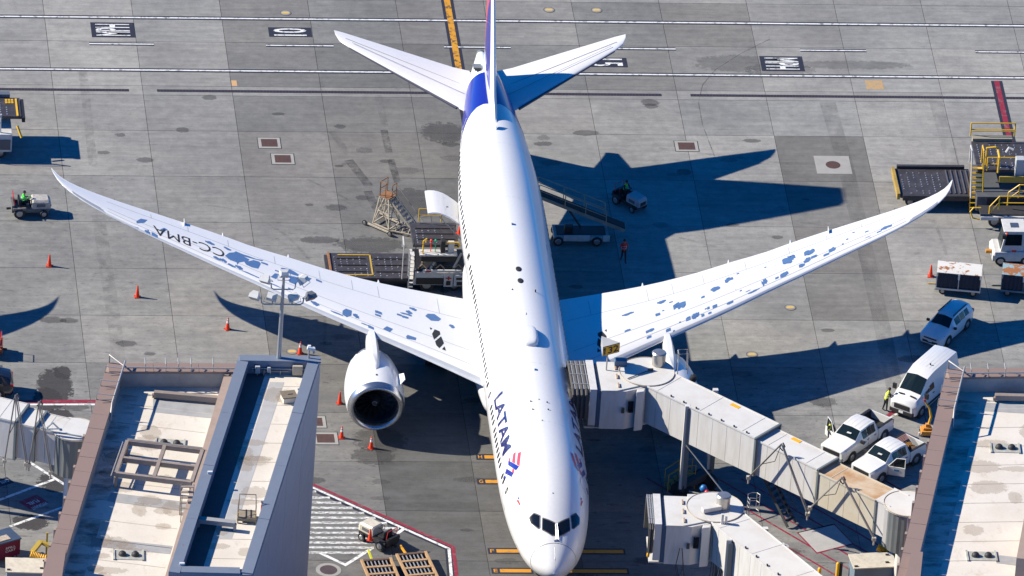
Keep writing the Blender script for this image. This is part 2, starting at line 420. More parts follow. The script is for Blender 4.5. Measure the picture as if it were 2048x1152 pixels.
mark('hatch_outline', MB().strip([(13.619, -35.082, 0), (15.152, -36.525, 0), (17.061, -34.44, 0)], .24, ZM + .002), white_p)
mark('hatch_outline', MB().strip([(18.497, -33.084, 0), (19.258, -32.098, 0)], .24, ZM + .002), white_p)
# left stand: boundary, bay lines, lettered panels
mark('red_boundary_line', MB().strip([(-7.241, -16.571, 0), (1.764, -16.461, 0)], .42, ZM), red_p)
mark('white_boundary_line', MB().strip([(-7.262, -16.948, 0), (1.739, -16.839, 0)], .2, ZM), white_p)
mark('bay_line', MB().strip([(-7.296, -29.246, 0), (-2.981, -26.245, 0)], .22, ZM), white_p)
mark('bay_line', MB().strip([(-4.415, -24.156, 0), (-2.007, -27.283, 0)], .22, ZM), white_p)
mark('bay_line', MB().strip([(-6.165, -32.049, 0), (-2.47, -29.563, 0)], .22, ZM), white_p)
dm = mark('red_diamond_panel', MB().flat([(-5.444, -29.042, 0), (-4.225, -28.107, 0), (-3.507, -29.083, 0), (-4.754, -29.955, 0)], ZM), red_p)
bx = mark('black_lettered_panel', MB().flat([(-7.486, -26.849, 0), (-6.012, -25.969, 0), (-5.564, -26.643, 0), (-7.07, -27.522, 0)], ZM), black_p)
def text_on(par, body, a, b, h, m):
    """lettering from a towards b, its top to the left of that direction"""
    a = Vector(a[:2]); b = Vector(b[:2]); d = (b - a); L = d.length; d.normalize(); n = Vector((-d.y, d.x))
    vs, fs = fit_text(body, L, h, .01)
    MB().add([tuple(a + d * v.x + n * v.y) + (ZM + .006,) for v in vs], fs).build('lettering', m, par)
white_f = M('white_lettering_paint', (.75, .75, .74), .6, dirt=.2)
text_on(bx, 'GATE', (-6.026, -26.216, 0), (-6.562, -26.53, 0), .34, white_f)
text_on(dm, 'FUEL', (-4.229, -28.722, 0), (-4.97, -29.221, 0), .32, white_f)
text_on(dm, 'HYDRANT', (-3.73, -29.024, 0), (-4.743, -29.771, 0), .34, white_f)
# red hatched zone under the bridges, with a plain grey pad
za = (43.944, -30.127, 0); zb = (47.967, -35.116, 0)
dz = ((zb[0] - za[0]), (zb[1] - za[1]))
for k in range(-3, 8):
    t0, t1 = -.9, 2.2
    mark('red_hatch_line', MB().strip([(za[0] + k * 1.55 + dz[0] * t0, za[1] + dz[1] * t0), (za[0] + k * 1.55 + dz[0] * t1, za[1] + dz[1] * t1)], .15, ZM - .003), red_p)
pad = mark('bare_pad', MB().flat([(44.916, -32.331, 0), (47.342, -31.324, 0), (48.267, -33.585, 0), (45.864, -34.709, 0)], ZM + .004), M('bare_pad_concrete', (.42, .41, .39), .85, dirt=.15))
mark('red_pad_outline', MB().strip([(44.883, -32.331, 0), (47.349, -31.262, 0), (48.293, -33.646, 0), (45.857, -34.77, 0), (44.883, -32.331, 0), (47.349, -31.262, 0)], .14, ZM + .002), red_p)
mark('red_kerb_line', MB().strip([(47.341, -22.954, 0), (52.956, -17.041, 0), (53.858, -16.397, 0)], .3, ZM), red_p)
mark('white_kerb_line', MB().strip([(47.505, -23.265, 0), (53.126, -17.292, 0), (54.069, -16.584, 0)], .16, ZM + .001), white_p)

# ---- pits, covers and manholes
rust_m = M('rusty_cover', (.085, .042, .036), .8, dirt=.4, dcol=(.05, .03, .03), scale=4)
collar_m = M('pale_collar', (.34, .33, .31), .85, dirt=.15)
iron_m = M('cast_iron', (.085, .06, .062), .7, dirt=.3)
gold_m = M('pit_lid_yellow', (.62, .44, .14), .6, dirt=.2)
def pit(c, w, h, cw, ch):
    p = MB().bb(-w/2, w/2, -h/2, h/2, -.01, .012).build('pit_collar', collar_m, apron, (c[0], c[1], .002))
    MB().bb(-w/2 - .05, w/2 + .05, -h/2 - .05, h/2 + .05, -.01, .007).build('collar_joint', M('joint_sealant', (.022, .022, .024)), p)
    q = MB().bb(-cw/2, cw/2, -ch/2, ch/2, 0, .022); 
    for k in (-1, 1): q.bb(k * cw * .25 - .02, k * cw * .25 + .02, -.12, .12, .02, .03)
    q.build('pit_cover', rust_m, p)
for c, w, h, cw, ch in (((14.211, 17.361, 0), 1.5, 1.42, 1.08, 1.0), ((14.968, 15.226, 0), 1.52, 1.4, 1.08, .98), ((42.615, 17.396, 0), 1.55, 1.35, 1.12, .95), ((15.067, -20.947, 0), 1.6, 1.5, 1.15, 1.05), ((14.472, -18.886, 0), 1.55, 1.45, 1.1, 1.0)):
    pit(c, w, h, cw, ch)
def round_lid(c, r_o, r_i, mi, square=0):
    p = MB()
    if square: p.bb(-square, square, -square, square, -.01, .010)
    else: p.cyl((0, 0, -.01), (0, 0, .011), r_o, n=28)
    p = p.build('manhole_collar', collar_m if square or mi is iron_m else M('dark_ring', (.12, .115, .12), .7), apron, (c[0], c[1], .002))
    MB().cyl((0, 0, 0), (0, 0, .018), r_i, n=26).build('manhole_cover', mi, p)
    return p
for c in ((16.646, 35.18, 0), (34.935, 35.947, 0), (38.232, 35.975, 0), (44.227, -9.957, 0), (47.429, -3.856, 0), (13.7, -9.97, 0)):
    p = MB().cyl((0, 0, -.01), (0, 0, .012), .40, n=28).build('fuel_pit_ring', M('dark_ring', (.12, .115, .12), .7), apron, (c[0], c[1], .002))
    MB().cyl((0, 0, 0), (0, 0, .017), .33, n=28).build('fuel_pit_collar', M('pit_collar_grey', (.27, .26, .25), .8), p)
    MB().cyl((-.11, 0, 0), (-.11, 0, .023), .15, n=18).cyl((.11, 0, 0), (.11, 0, .0235), .15, n=18).bb(-.11, .11, -.15, .15, 0, .0225).build('fuel_pit_lid', gold_m, p)
round_lid((52.372, 15.032, 0), 0, .5, rust_m, 1.2)
round_lid((14.008, -37.142, 0), .82, .56, iron_m)

# ---- tyre rubber, oil and water on the concrete
rub = M_stain('tyre_rubber_film', (.05, .05, .052), .34, .72, 1.6, None, .6)
rub2 = M_stain('light_rubber_film', (.06, .06, .06), .40, .85, 1.2, None, .32)
oil = M_stain('oil_film', (.025, .024, .026), .30, .58, .8, None, .72)
wet = M_stain('wet_patch', (.05, .045, .045), .12, .34, .9, None, .66)
def smear(name, pts, w, m, z=.004): mark(name, MB().strip(pts, w, z), m)
smear('tyre_mark', [(19.418, 15.165, 0), (20.531, 11.71, 0)], .62, rub); smear('tyre_mark', [(20.376, 11.042, 0), (21.079, 7.21, 0), (21.76, 5.244, 0)], .6, rub)
smear('tyre_mark', [(18.568, 19.051, 0), (19.471, 15.836, 0)], .5, rub2); smear('tyre_mark', [(22.156, 19.247, 0), (22.25, 16.218, 0)], .5, rub); smear('tyre_mark', [(22.28, 15.346, 0), (22.498, 12.208, 0)], .48, rub)
smear('tyre_mark', [(22.164, 23.995, 0), (22.251, 19.586, 0)], .5, rub2)
smear('tyre_mark', [(15.493, 13.429, 0), (17.851, 11.135, 0), (20.485, 8.192, 0)], .2, rub2)
# the two wheel tracks of the lane at the right
smear('wheel_track', [(52.926, 23.509, 0), (53.2, 15.718, 0), (53.275, 9.03, 0), (53.337, 1.114, 0), (53.313, -8.619, 0), (53.259, -14.374, 0)], 1.1, M_stain('worn_lane_film', (.10, .10, .10), .34, .8, .9, (1, .3, 1), .36))
smear('wheel_track', [(60.417, 23.639, 0), (60.572, 18.201, 0), (60.582, 14.493, 0), (60.543, 7.814, 0)], .95, M_stain('worn_lane_film_b', (.11, .11, .11), .38, .8, .9, (1, .3, 1), .34))
smear('wheel_track', [(1.995, 7.577, 0), (2.091, 1.678, 0), (2.196, -6.088, 0), (2.183, -12.473, 0)], .9, rub2)
smear('wheel_track', [(2.16, 27.053, 0), (2.145, 22.965, 0), (2.075, 14.213, 0)], .6, rub2)
rr = random.Random(5)
def M_blot(name, col, most):
    m = bpy.data.materials.new(name); nt, bs, mk = nodes(m)
    tc = mk('ShaderNodeTexCoord').outputs['Object']; g = mk('ShaderNodeNewGeometry').outputs['Position']
    ln = mk('ShaderNodeVectorMath', operation='LENGTH'); nt.links.new(tc, ln.inputs[0])
    n = noise(nt, g, 2.6, 6, .75)
    k = mk('ShaderNodeMath', operation='MULTIPLY_ADD'); nt.links.new(n, k.inputs[0]); k.inputs[1].default_value = -1.9; nt.links.new(ln.outputs['Value'], k.inputs[2])
    f = ramp(nt, k.outputs[0], -.75, .1, (1, 1, 1, 1), (0, 0, 0, 1))
    q = mk('ShaderNodeMath', operation='MULTIPLY'); nt.links.new(f, q.inputs[0]); q.inputs[1].default_value = most
    nt.links.new(q.outputs[0], bs.inputs['Alpha']); bs.inputs['Base Color'].default_value = col + (1,); bs.inputs['Roughness'].default_value = .75
    return m
BL = {id(oil): M_blot('oil_blot', (.05, .049, .051), .34), id(wet): M_blot('wet_blot', (.05, .046, .046), .68), id(rub2): M_blot('rubber_blot', (.08, .08, .08), .22)}
def blot(c, rx, ry, m, z=.0045, n=22):
    o = mark('wet_patch' if m is wet else 'oil_stain', MB().flat([(1.1 * math.cos(2*PI*i/n), 1.1 * math.sin(2*PI*i/n)) for i in range(n)], 0), BL[id(m)])
    o.location = (c[0], c[1], z); o.scale = (rx * 1.15, ry * 1.15, 1)
blot((-2.226, -14.744, 0), 1.0, 2.0, wet); blot((-2.812, -16.328, 0), .8, 1.3, wet, .0052); blot((-2.126, -18.519, 0), .75, 1.0, wet); blot((-1.619, -12.839, 0), .5, .7, wet, .0052)
blot((-1.875, -6.143, 0), .8, .35, oil); blot((-0.787, -6.192, 0), .5, .3, oil); blot((26.118, 18.976, 0), 1.3, 1.2, oil); blot((23.463, 9.563, 0), 2.2, 1.6, oil)
blot((19.973, 3.903, 0), 2.0, .9, oil, .005); blot((16.666, 4.51, 0), 1.2, .4, oil); blot((18.624, -21.093, 0), 1.5, 1.3, oil); blot((17.972, -23.098, 0), 1.2, .9, oil, .0052)
blot((40.702, 23.296, 0), .55, .4, oil); blot((40.758, 22.82, 0), .4, .3, oil, .005); blot((19.194, 19.669, 0), .35, .25, oil); blot((8.443, 19.015, 0), .4, .3, oil); blot((5.631, 14.94, 0), .5, .3, oil)
blot((-4.847, -31.547, 0), 1.0, .8, wet); blot((-2.679, -26.612, 0), 1.2, 1.1, wet); blot((50.126, 27.915, 0), 2.0, .8, rub2)
blot((47.106, 28.756, 0), 2.4, 1.0, rub2, .0042); blot((4.156, 18.269, 0), .3, .22, oil); blot((10.619, 23.453, 0), .45, .3, oil); blot((2.889, 15.898, 0), .4, .2, oil)
blot((23.463, -6.443, 0), 1.0, 1.0, oil); blot((55.05, 28.693, 0), 3.6, .5, rub2, .0043)
# the long curved skid at the upper right
smear('tyre_mark', [(49.888, 32.194, 0), (47.588, 30.075, 0), (45.63, 27.834, 0), (44.557, 25.756, 0), (44.038, 23.354, 0), (44.002, 20.293, 0), (44.41, 15.91, 0)], .07, rub)
smear('tyre_mark', [(58.398, 7.781, 0), (58.608, 5.798, 0), (58.74, 3.162, 0)], .22, rub2)

# scattered drips and rubber scuffs of years of turn-rounds
rs = random.Random(21)
for k in range(95):
    x = rs.gauss(24, 12); y = rs.uniform(-42, 22)
    if rs.random() < .35: x = rs.uniform(-8, 66)
    a = rs.uniform(.18, .6); blot((x, y), a * rs.uniform(.9, 1.8), a * rs.uniform(.5, .9), oil if rs.random() < .7 else rub2, .0042 + k * 2e-5)
for k in range(16):
    x = rs.uniform(4, 62); y = rs.uniform(-20, 20); a = rs.uniform(-.5, .5) + (PI / 2 if rs.random() < .6 else 0); L = rs.uniform(3, 9); c = rs.uniform(-.05, .05)
    smear('tyre_mark', [(x + L * t * math.cos(a + c * t * 6), y + L * t * math.sin(a + c * t * 6)) for t in (0, .2, .4, .6, .8, 1)], rs.uniform(.1, .3), rub2, .0036)

# ================================================================= the airliner
def M_skin():
    m = bpy.data.materials.new('aircraft_white'); nt, bs, mk = nodes(m)
    tc = mk('ShaderNodeTexCoord').outputs['Object']
    f = ramp(nt, noise(nt, tc, .5, 5, .6, (1, .35, 1)), .35, .75, (.72, .72, .72, 1), (.78, .78, .78, 1))
    f = mix(nt, .5, f, ramp(nt, noise(nt, tc, 5, 4, .7), .3, .8, (.69, .69, .685, 1), (.79, .79, .79, 1)))
    nt.links.new(f, bs.inputs['Base Color']); bs.inputs['Roughness'].default_value = .28
    bs.inputs['Coat Weight'].default_value = .35; bs.inputs['Coat Roughness'].default_value = .06
    return m
skin = M_skin()
navy = M('livery_indigo', (.010, .010, .105), .3, dirt=.04, coat=.4)
royal = M('livery_blue', (.010, .018, .26), .28, dirt=.04, coat=.4)
coral = M('livery_coral', (.78, .06, .09), .35, dirt=.04)
glass_d = M('dark_glass', (.008, .010, .014), .07, dirt=0, coat=.3)
chrome = M('satin_lip', (.52, .53, .55), .27, .92, dirt=.08)
metal_g = M('bare_metal', (.42, .43, .45), .38, .8, dirt=.15)
seam_m = M('panel_seam_grey', (.36, .37, .39), .5, dirt=.1)
dark_m = M('dark_rubber', (.018, .018, .02), .7, dirt=.2)
tyre_m = M('tyre_rubber', (.022, .022, .024), .85, dirt=.3, dcol=(.07, .065, .06))
bare_blue = M('bare_primer_blue', (.085, .175, .36), .5, dirt=.25, dcol=(.06, .12, .27), scale=2.5)
air = thing('airliner', 'large white twin-engine airliner parked nose-in at the gate with peeling wing paint', 'airliner', (27.73, -44.33, 0), -.009)

# fuselage
NS = [.30, .32, .36, .41, .49, .60, .78, 1.05, 1.38, 1.75, 2.2, 2.7, 3.3, 3.9, 4.6, 5.3, 6.1, 7, 8, 9, 10, 11.2, 12.5]
NS += [14 + i * 2 for i in range(14)] + [41.5, 43, 44.5, 46, 47.5, 49, 50.5, 52, 53.5, 55, 56.25, 57.5, 58.5, 59.5, 60.3, 61, 61.5, 62, 62.3, 62.6]
NT = 56
fz = MB().loft([[fus(s_, -2 * PI * k / NT) for k in range(NT)] for s_ in NS]).build('fuselage', skin, air, smooth=40)
# belly fairing
rg = []
for i in range(25):
    t = i / 24; s_ = 22.2 + t * 18.2; e = max(.02, math.sin(PI * t) ** .5)
    rg.append([((2.6 + .56 * e) * math.sin(a), s_, 3.2 - .3 * e + (1.2 + .85 * e) * math.cos(a)) for a in [-2 * PI * k / 36 for k in range(36)]])
MB().loft(rg).build('belly_fairing', skin, air, smooth=50)

def cut_grid(vs, fs, du, dv):
    """slice a flat mesh (x = along, y = around) so it can be wrapped"""
    bm = bmesh.new(); bv = [bm.verts.new((v[0], v[1], 0)) for v in vs]
    for f in fs:
        try: bm.faces.new([bv[i] for i in f])
        except ValueError: pass
    bmesh.ops.triangulate(bm, faces=bm.faces[:])
    for ax, d in ((0, du), (1, dv)):
        lo = min(v.co[ax] for v in bm.verts); hi = max(v.co[ax] for v in bm.verts); k = math.floor(lo / d) + 1
        while k * d < hi:
            co = Vector((0, 0, 0)); co[ax] = k * d; no = Vector((0, 0, 0)); no[ax] = 1
            bmesh.ops.bisect_plane(bm, geom=bm.verts[:] + bm.edges[:] + bm.faces[:], plane_co=co, plane_no=no, dist=1e-6); k += 1
    bmesh.ops.triangulate(bm, faces=bm.faces[:])
    bm.verts.index_update()
    out = [tuple(v.co) for v in bm.verts], [tuple(v.index for v in f.verts) for f in bm.faces]
    bm.free(); return out
def wrap(name, vs, fs, m, parent=None, off=.012, du=.6, dv=.09, flip=False):
    vs, fs = cut_grid(vs, fs, du, dv)
    mb = MB().add([fus(v[0], v[1], off) for v in vs], fs)
    o = mb.build(name, m, parent or air, smooth=60)
    return o
def poly(name, pts, m, parent=None, off=.012, mirror=False, du=.6, dv=.09):
    pts = [(p[0], -p[1] if mirror else p[1]) for p in pts]
    return wrap(name, pts, [tuple(range(len(pts)))], m, parent, off, du, dv)
def outline(name, pts, w, m, parent=None, off=.01, closed=True):
    """thin seam line on the fuselage; w in metres"""
    mb = MB(); n = len(pts)
    for i in range(n if closed else n - 1):
        a, b = pts[i], pts[(i + 1) % n]
        L = math.hypot(b[0] - a[0], (b[1] - a[1]) * 2.9); k = max(1, int(L / .25))
        nx, ny = -(b[1] - a[1]) * 2.9 / L, (b[0] - a[0]) / L
        P = []
        for j in range(k + 1):
            t = j / k; s_, th = lerp(a[0], b[0], t), lerp(a[1], b[1], t)
            P.append((fus(s_ + nx * w / 2, th + ny * w / 2 / 2.9, off), fus(s_ - nx * w / 2, th - ny * w / 2 / 2.9, off)))
        for j in range(k): mb.quad(P[j][0], P[j][1], P[j+1][1], P[j+1][0])
    return mb.build(name, m, parent or air)

# cockpit panes
for pane in ([(3.967, -0.721), (4.092, -0.544), (3.777, -0.375), (2.998, -0.444), (2.974, -0.506), (3.548, -0.704)],
             [(3.583, -0.31), (3.181, 0.05), (2.337, 0.046), (2.349, -0.077), (2.818, -0.381)],
             [(3.182, 0.151), (3.734, 0.511), (2.94, 0.585), (2.469, 0.351), (2.334, 0.164)],
             [(3.917, 0.557), (4.349, 0.732), (4.262, 0.888), (3.835, 0.916), (3.19, 0.711), (3.151, 0.643)]):
    w_ = poly('cockpit_window', pane, glass_d, off=.016, du=.2, dv=.06)
    outline('window_seal', pane, .07, M('seal_grey', (.10, .10, .11), .6), w_, off=.019)
# wiper pair
for a, b in (((3.111, 0.075), (2.095, 0.074)), ((3.12, 0.124), (2.081, 0.161))):
    MB().tube([fus(a[0], a[1], .03), fus((a[0]+b[0])/2, (a[1]+b[1])/2, .09), fus(b[0], b[1], .06)], .022, 5).build('wiper', metal_g, air)
MB().tube([fus(*(1.982, -0.018), .03), fus(*(2.028, 0.1), .05), fus(*(1.998, 0.221), .03)], .03, 5).build('wiper_hub', metal_g, air)
# radome joint
outline('radome_joint', [(1.72 + .14 * math.cos(t), t) for t in [-PI + 2 * PI * k / 40 for k in range(41)]], .03, M('seal_grey', (.10, .10, .11), .6), off=.006, closed=False)
MB().tube([fus(.5, 0, .004), fus(.9, 0, .006), fus(1.6, 0, .004)], .012, 4).build('lightning_strip', metal_g, air)

# cabin windows: one mesh, one object per window
def window_mesh():
    mb = MB(); n = 12
    ring = [(.13 * math.cos(2*PI*k/n) * (1.18 if k % 3 else 1), .235 * math.sin(2*PI*k/n)) for k in range(n)]
    mb.add([(0, p[0], p[1]) for p in ring] + [(.02, p[0] * .8, p[1] * .85) for p in ring], [tuple(range(n, 2 * n))] + [(k, (k+1) % n, n + (k+1) % n, n + k) for k in range(n)])
    return mb.mesh('cabin_window', glass_d, smooth=0, fix=True)
wm = window_mesh()
spans = [(8.95, 10.15), (10.9, 15.6), (16.2, 18.3), (20.9, 36.3), (37.3, 37.9), (38.6, 50.4)]
TH_W = math.acos((5.66 - 4.83) / 2.97)
for sd in (-1, 1):
    for a, b in spans:
        n = int((b - a) / .62) + 1
        for k in range(n):
            s_ = a + k * .62
            top = _herm(FUS, s_, 2); bot = _herm(FUS, s_, 3)
            th = math.acos(max(-1, min(1, (5.66 + (.12 if s_ > 46 else 0) - (top + bot) / 2) / ((top - bot) / 2))))
            P = Vector(fus(s_, sd * th, .004)); N = (Vector(fus(s_, sd * th, .1)) - P)
            o = bpy.data.objects.new('cabin_window', wm); COL.objects.link(o); o.parent = air
            o.location = P; ang = math.atan2(N.z, N.x * sd)
            o.rotation_euler = (0, -ang, 0) if sd > 0 else (0, -ang, PI)
# doors: seams, small pane, handle
def door(s0, s1, z0, z1, sd, small=False):
    def th(z, s_):
        t_, b_ = _herm(FUS, s_, 2), _herm(FUS, s_, 3)
        return sd * math.acos(max(-1, min(1, (z - (t_ + b_) / 2) / ((t_ - b_) / 2))))
    c = [(s0, th(z0, s0)), (s1, th(z0, s1)), (s1 , th(z1 - .25, s1)), (s1 - .22, th(z1, s1)), (s0 + .22, th(z1, s0)), (s0, th(z1 - .25, s0))]
    d = outline('door_seam', c, .035, seam_m, off=.007)
    if not small:
        m_ = (s0 + s1) / 2
        outline('door_pane', [(m_ - .09, th(5.5, m_)), (m_ + .09, th(5.5, m_)), (m_ + .09, th(5.85, m_)), (m_ - .09, th(5.85, m_))], .1, glass_d, d, off=.009)
for sd in (-1, 1):
    for a in (7.2, 19.0, 36.45, 51.0): door(a, a + 1.15, 4.55, 6.55, sd)
    door(3.4 if sd < 0 else 11, 4.2 if sd < 0 else 12.0, 3.0, 4.0, sd, True)

# livery lettering and emblem (both sides)
vs_, fs_ = fit_text('LATAM', 7.0, .30, .028)
for sd in (-1, 1):
    q = []
    for v in vs_:
        s_ = 18.2 - v.x if sd < 0 else 11.2 + v.x
        q.append((s_, sd * (1.128 - v.y * (1.128 - .815) / .30)))
    wrap('lettering', q, fs_, navy, du=.5, dv=.08)
EM = [(coral, [(10.019, -0.67), (9.985, -0.59), (8.595, -0.687), (8.968, -0.751)]),
      (coral, [(10.324, -0.786), (10.31, -0.72), (9.193, -0.791), (9.587, -0.861)]),
      (coral, [(8.943, -0.878), (8.652, -0.836), (8.392, -0.873), (8.662, -0.918)]),
      (coral, [(10.236, -0.925), (10.185, -0.882), (9.858, -0.914), (10.088, -0.949)]),
      (royal, [(10.11, -0.958), (8.617, -0.7), (8.448, -0.799), (9.676, -0.988)]),
      (royal, [(9.552, -1.06), (8.409, -0.875), (8.266, -0.962), (9.328, -1.146)]),
      (royal, [(9.253, -1.181), (8.899, -1.133), (8.808, -1.205), (9.241, -1.257)])]
for m_, pts in EM:
    for mr in (False, True): poly('emblem_stripe', pts, m_, off=.014, mirror=mr, du=.3)
for mr in (False, True):
    fl = poly('flag_decal', [(5.896, -0.975), (5.836, -0.916), (5.345, -0.886), (5.31, -0.923)], M('flag_red', (.75, .03, .03), .4), off=.012, mirror=mr, du=.2)
    poly('flag_canton', [(5.988, -0.932), (6.043, -0.896), (5.9, -0.867), (5.786, -0.896)], M('flag_blue', (.03, .10, .36), .4), fl, off=.012, mirror=mr, du=.2)
# tail band, both sides, sweeping down and forward
edge_f = [(53.95, -.03), (54.05, -.30), (53.9, -.55), (53.5, -.8), (52.95, -1.02), (52.0, -1.3), (50.6, -1.75), (49.2, -2.3), (48.4, -2.9)]
edge_a = [(57.3, -2.9), (57.6, -2.3), (57.9, -1.8), (58.2, -1.3), (58.45, -.8), (58.6, -.4), (58.68, -.03)]
for mr in (False, True):
    b_ = poly('tail_band', edge_f + edge_a, royal, off=.010, mirror=mr, du=.6, dv=.1)
    # white ring and lettering low on the band
    outline('tail_ring', [(s_ + .55, (-t if mr else t)) for s_, t in edge_f[4:8]], .06, skin, b_, off=.016, closed=False)
    vs2, fs2 = fit_text('LATAM', 2.6, .16, .02)
    q = [((53.2 - v.x * .9) if not mr else (50.9 + v.x * .9), (-1 if not mr else 1) * (1.40 - v.y)) for v in vs2]
    wrap('lettering', q, fs2, skin, b_, off=.018, du=.5)
for s_ in (12.9, 20.2, 41.5, 48.6): outline('barrel_joint', [(s_, -2.2 + 4.4 * k / 30) for k in range(31)], .022, M('faint_joint', (.56, .57, .58), .4), off=.004, closed=False)
# APU exhaust and its air door
MB().lathe([(.33, 62.58), (.40, 62.2), (.25, 62.9), (.20, 62.75), (.02, 62.7)][0:1] + [(.34, 62.62), (.27, 63.0), (.22, 63.0), (.2, 62.6)], (0, 0, 6.4), 'y', 18).build('exhaust_nozzle', M('exhaust_grey', (.22, .24, .25), .5, .4), air, smooth=40)
MB().box((-.55, 59.55, 7.33), (.55, .7, .1), rx=-.12).build('air_door', M('exhaust_grey', (.22, .24, .25), .5, .4), air)
MB().box((-.55, 59.1, 7.36), (.42, .2, .12)).build('air_intake', dark_m, air)

# roof furniture
sq = lambda v: math.copysign(abs(v) ** .62, v)
MB().loft([[(r_ * .56 * sq(math.cos(a)), 23.4 + r_ * 1.15 * sq(math.sin(a)), z_) for a in [2*PI*k/28 for k in range(28)]] for r_, z_ in ((1, 7.6), (1.0, 7.93), (.93, 8.03), (.72, 8.1), (.35, 8.13))]).build('antenna_radome', skin, air, smooth=50)
for s_, h in ((19.35, .16), (26.4, .06), (37.9, .2), (50.5, .2)):
    MB().loft([[(x_, s_ + y_ - z_ * .3, 7.72 + z_) for x_, y_ in ((-.025, -.18 + z_ * .6), (.025, -.18 + z_ * .6), (.015, .16), (-.015, .16))] for z_ in (0, h + .06)]).build('blade_antenna', skin, air)
for s_ in (30.6, 32.1):
    MB().loft([[(.19 * r_ * math.cos(a), s_ + (.28 if math.sin(a) > 0 else .36) * r_ * math.sin(a), z_) for a in [2*PI*k/16 for k in range(16)]] for r_, z_ in ((1, 7.78), (1, 7.815), (.7, 7.85))]).build('beacon_base', dark_m, air)
for x_, s_ in ((-.55, 15.4), (.0, 15.6), (.5, 15.3), (-.5, 14.4), (.5, 14.4), (0, 13.0), (.1, 5.3), (-.62, 29.5), (.9, 29.4)):
    MB().cyl((x_, s_, 7.5 if s_ > 6 else 6.9), (x_, s_, 7.82 if s_ > 6 else 7.06), .045, n=8).build('static_port', dark_m, air)

# wings
XS = [2.2, 2.8, 4, 5.2, 6.4, 7.6, 8.8, 10, 11.2, 12.4, 13.6, 14.8, 16, 17.2, 18.4, 19.6, 20.8, 22, 23.2, 24.4, 25.6, 26.6, 27.5, 28.3, 28.95, 29.4, 29.7, 29.9, 30.03]
US = [0, .004, .015, .035, .07, .12, .19, .28, .38, .5, .62, .74, .86, 1.0]
def wing_mesh(sg):
    rg = []
    for x in XS:
        up = [wing(sg * x, u, 1) for u in US]; lo = [wing(sg * x, u, -1) for u in reversed(US[1:-1])]
        # a blunt trailing edge
        te = wing(sg * x, 1.0, 1); ring = up[:-1] + [(te[0], te[1], te[2] + .015), (te[0], te[1], te[2] - .015)] + lo
        rg.append(ring if sg < 0 else ring[::-1])
    return MB().loft(rg)
def on_wing(name, pts, m, parent, off=.008, sg=None):
    """flat shape given as (span, chord fraction) laid on the upper skin"""
    vs, fs = cut_grid([(p[0], p[1] * 10) for p in pts], [tuple(range(len(pts)))], .5, .4)
    mb = MB().add([wing(v[0], v[1] / 10, 1, off) for v in vs], fs)
    return mb.build(name, m, parent, fix=False)
def wing_line(name, pts, w, m, parent, off=.006):
    mb = MB()
    for a, b in zip(pts[:-1], pts[1:]):
        L = Vector(wing(*b)) - Vector(wing(*a)); n = max(1, int(L.length / .6)); nr = Vector((-L.y, L.x, 0)).normalized() * w / 2
        for j in range(n):
            p, q = [Vector(wing(lerp(a[0], b[0], t), lerp(a[1], b[1], t), 1, off)) for t in (j / n, (j + 1) / n)]
            mb.quad(p - nr, q - nr, q + nr, p + nr)
    return mb.build(name, m, parent)
wings = {}
for sg in (-1, 1):
    w_ = wing_mesh(sg).build('wing', skin, air, smooth=40, fix=True); wings[sg] = w_
    # metal leading edge
    rg = []
    for x in [2.9 + i * .85 for i in range(31)] + [28.6, 29.2]:
        rg.append([wing(sg * x, u, sd_, .006) for u, sd_ in ((.045, 1), (.02, 1), (.006, 1), (.0005, 1), (.008, -1), (.03, -1))])
    MB().loft(rg, caps=False, close=False).build('leading_edge', M('leading_edge_alloy', (.62, .64, .66), .3, .35, dirt=.1), w_, smooth=60)
    for u_ in (.135, .30, .70):
        wing_line('panel_seam', [(sg * x, u_ + (.02 if x > 20 else 0)) for x in (3.4, 8, 13, 18, 23, 26.5)], .035, seam_m, w_)
    for x in (5.0, 8.9, 10.6, 12.7, 15.6, 18.6, 21.2, 23.6):
        wing_line('panel_seam', [(sg * x, .70), (sg * x, .992)], .03, seam_m, w_)
    for x in (6.5, 9.8, 13.4, 17, 20.4, 24, 26.8):
        wing_line('panel_seam', [(sg * x, .01), (sg * x, .135)], .03, seam_m, w_)
    # flap track fairings whose tails stick out behind the trailing edge
    for x, L, r_ in ((8.75, 4.2, .30), (14.6, 3.6, .26), (18.85, 3.0, .22)):
        tp = wing(sg * x, 1.0); z0 = tp[2] - .30
        MB().tube([(sg * x, tp[1] - L, z0 + .1), (sg * x, tp[1] - L * .8, z0 - .05), (sg * x, tp[1] - L * .4, z0 - .08), (sg * x, tp[1] - .4, z0 + .08), (sg * x, tp[1] + .5, z0 + .22)], [.05, r_, r_ * 1.1, r_ * .75, .03], 10).build('flap_fairing', skin, w_, smooth=60)
    for x in (21.4,):
        tp = wing(sg * x, .97)
        MB().loft([[(sg * x + d_, tp[1] - .35 + z_ * .5, tp[2] + z_) for d_ in (-.02, .02)] + [(sg * x + d_, tp[1] + .2 + z_ * .5, tp[2] + z_) for d_ in (.02, -.02)] for z_ in (0, .22)]).build('static_fin', skin, w_)
    for k in range(6):
        x = 22.5 + k * 1.15; tp = wing(sg * x, 1.0)
        MB().tube([tp, (tp[0], tp[1] + .22, tp[2])], .012, 4).build('static_wick', dark_m, w_)
    on_wing('navigation_light', [(sg * 26.6, .02), (sg * 28.7, .04), (sg * 28.8, .20), (sg * 27.0, .16)], M('lamp_cover_grey', (.42, .44, .47), .12, .3, dirt=0), w_, .01)
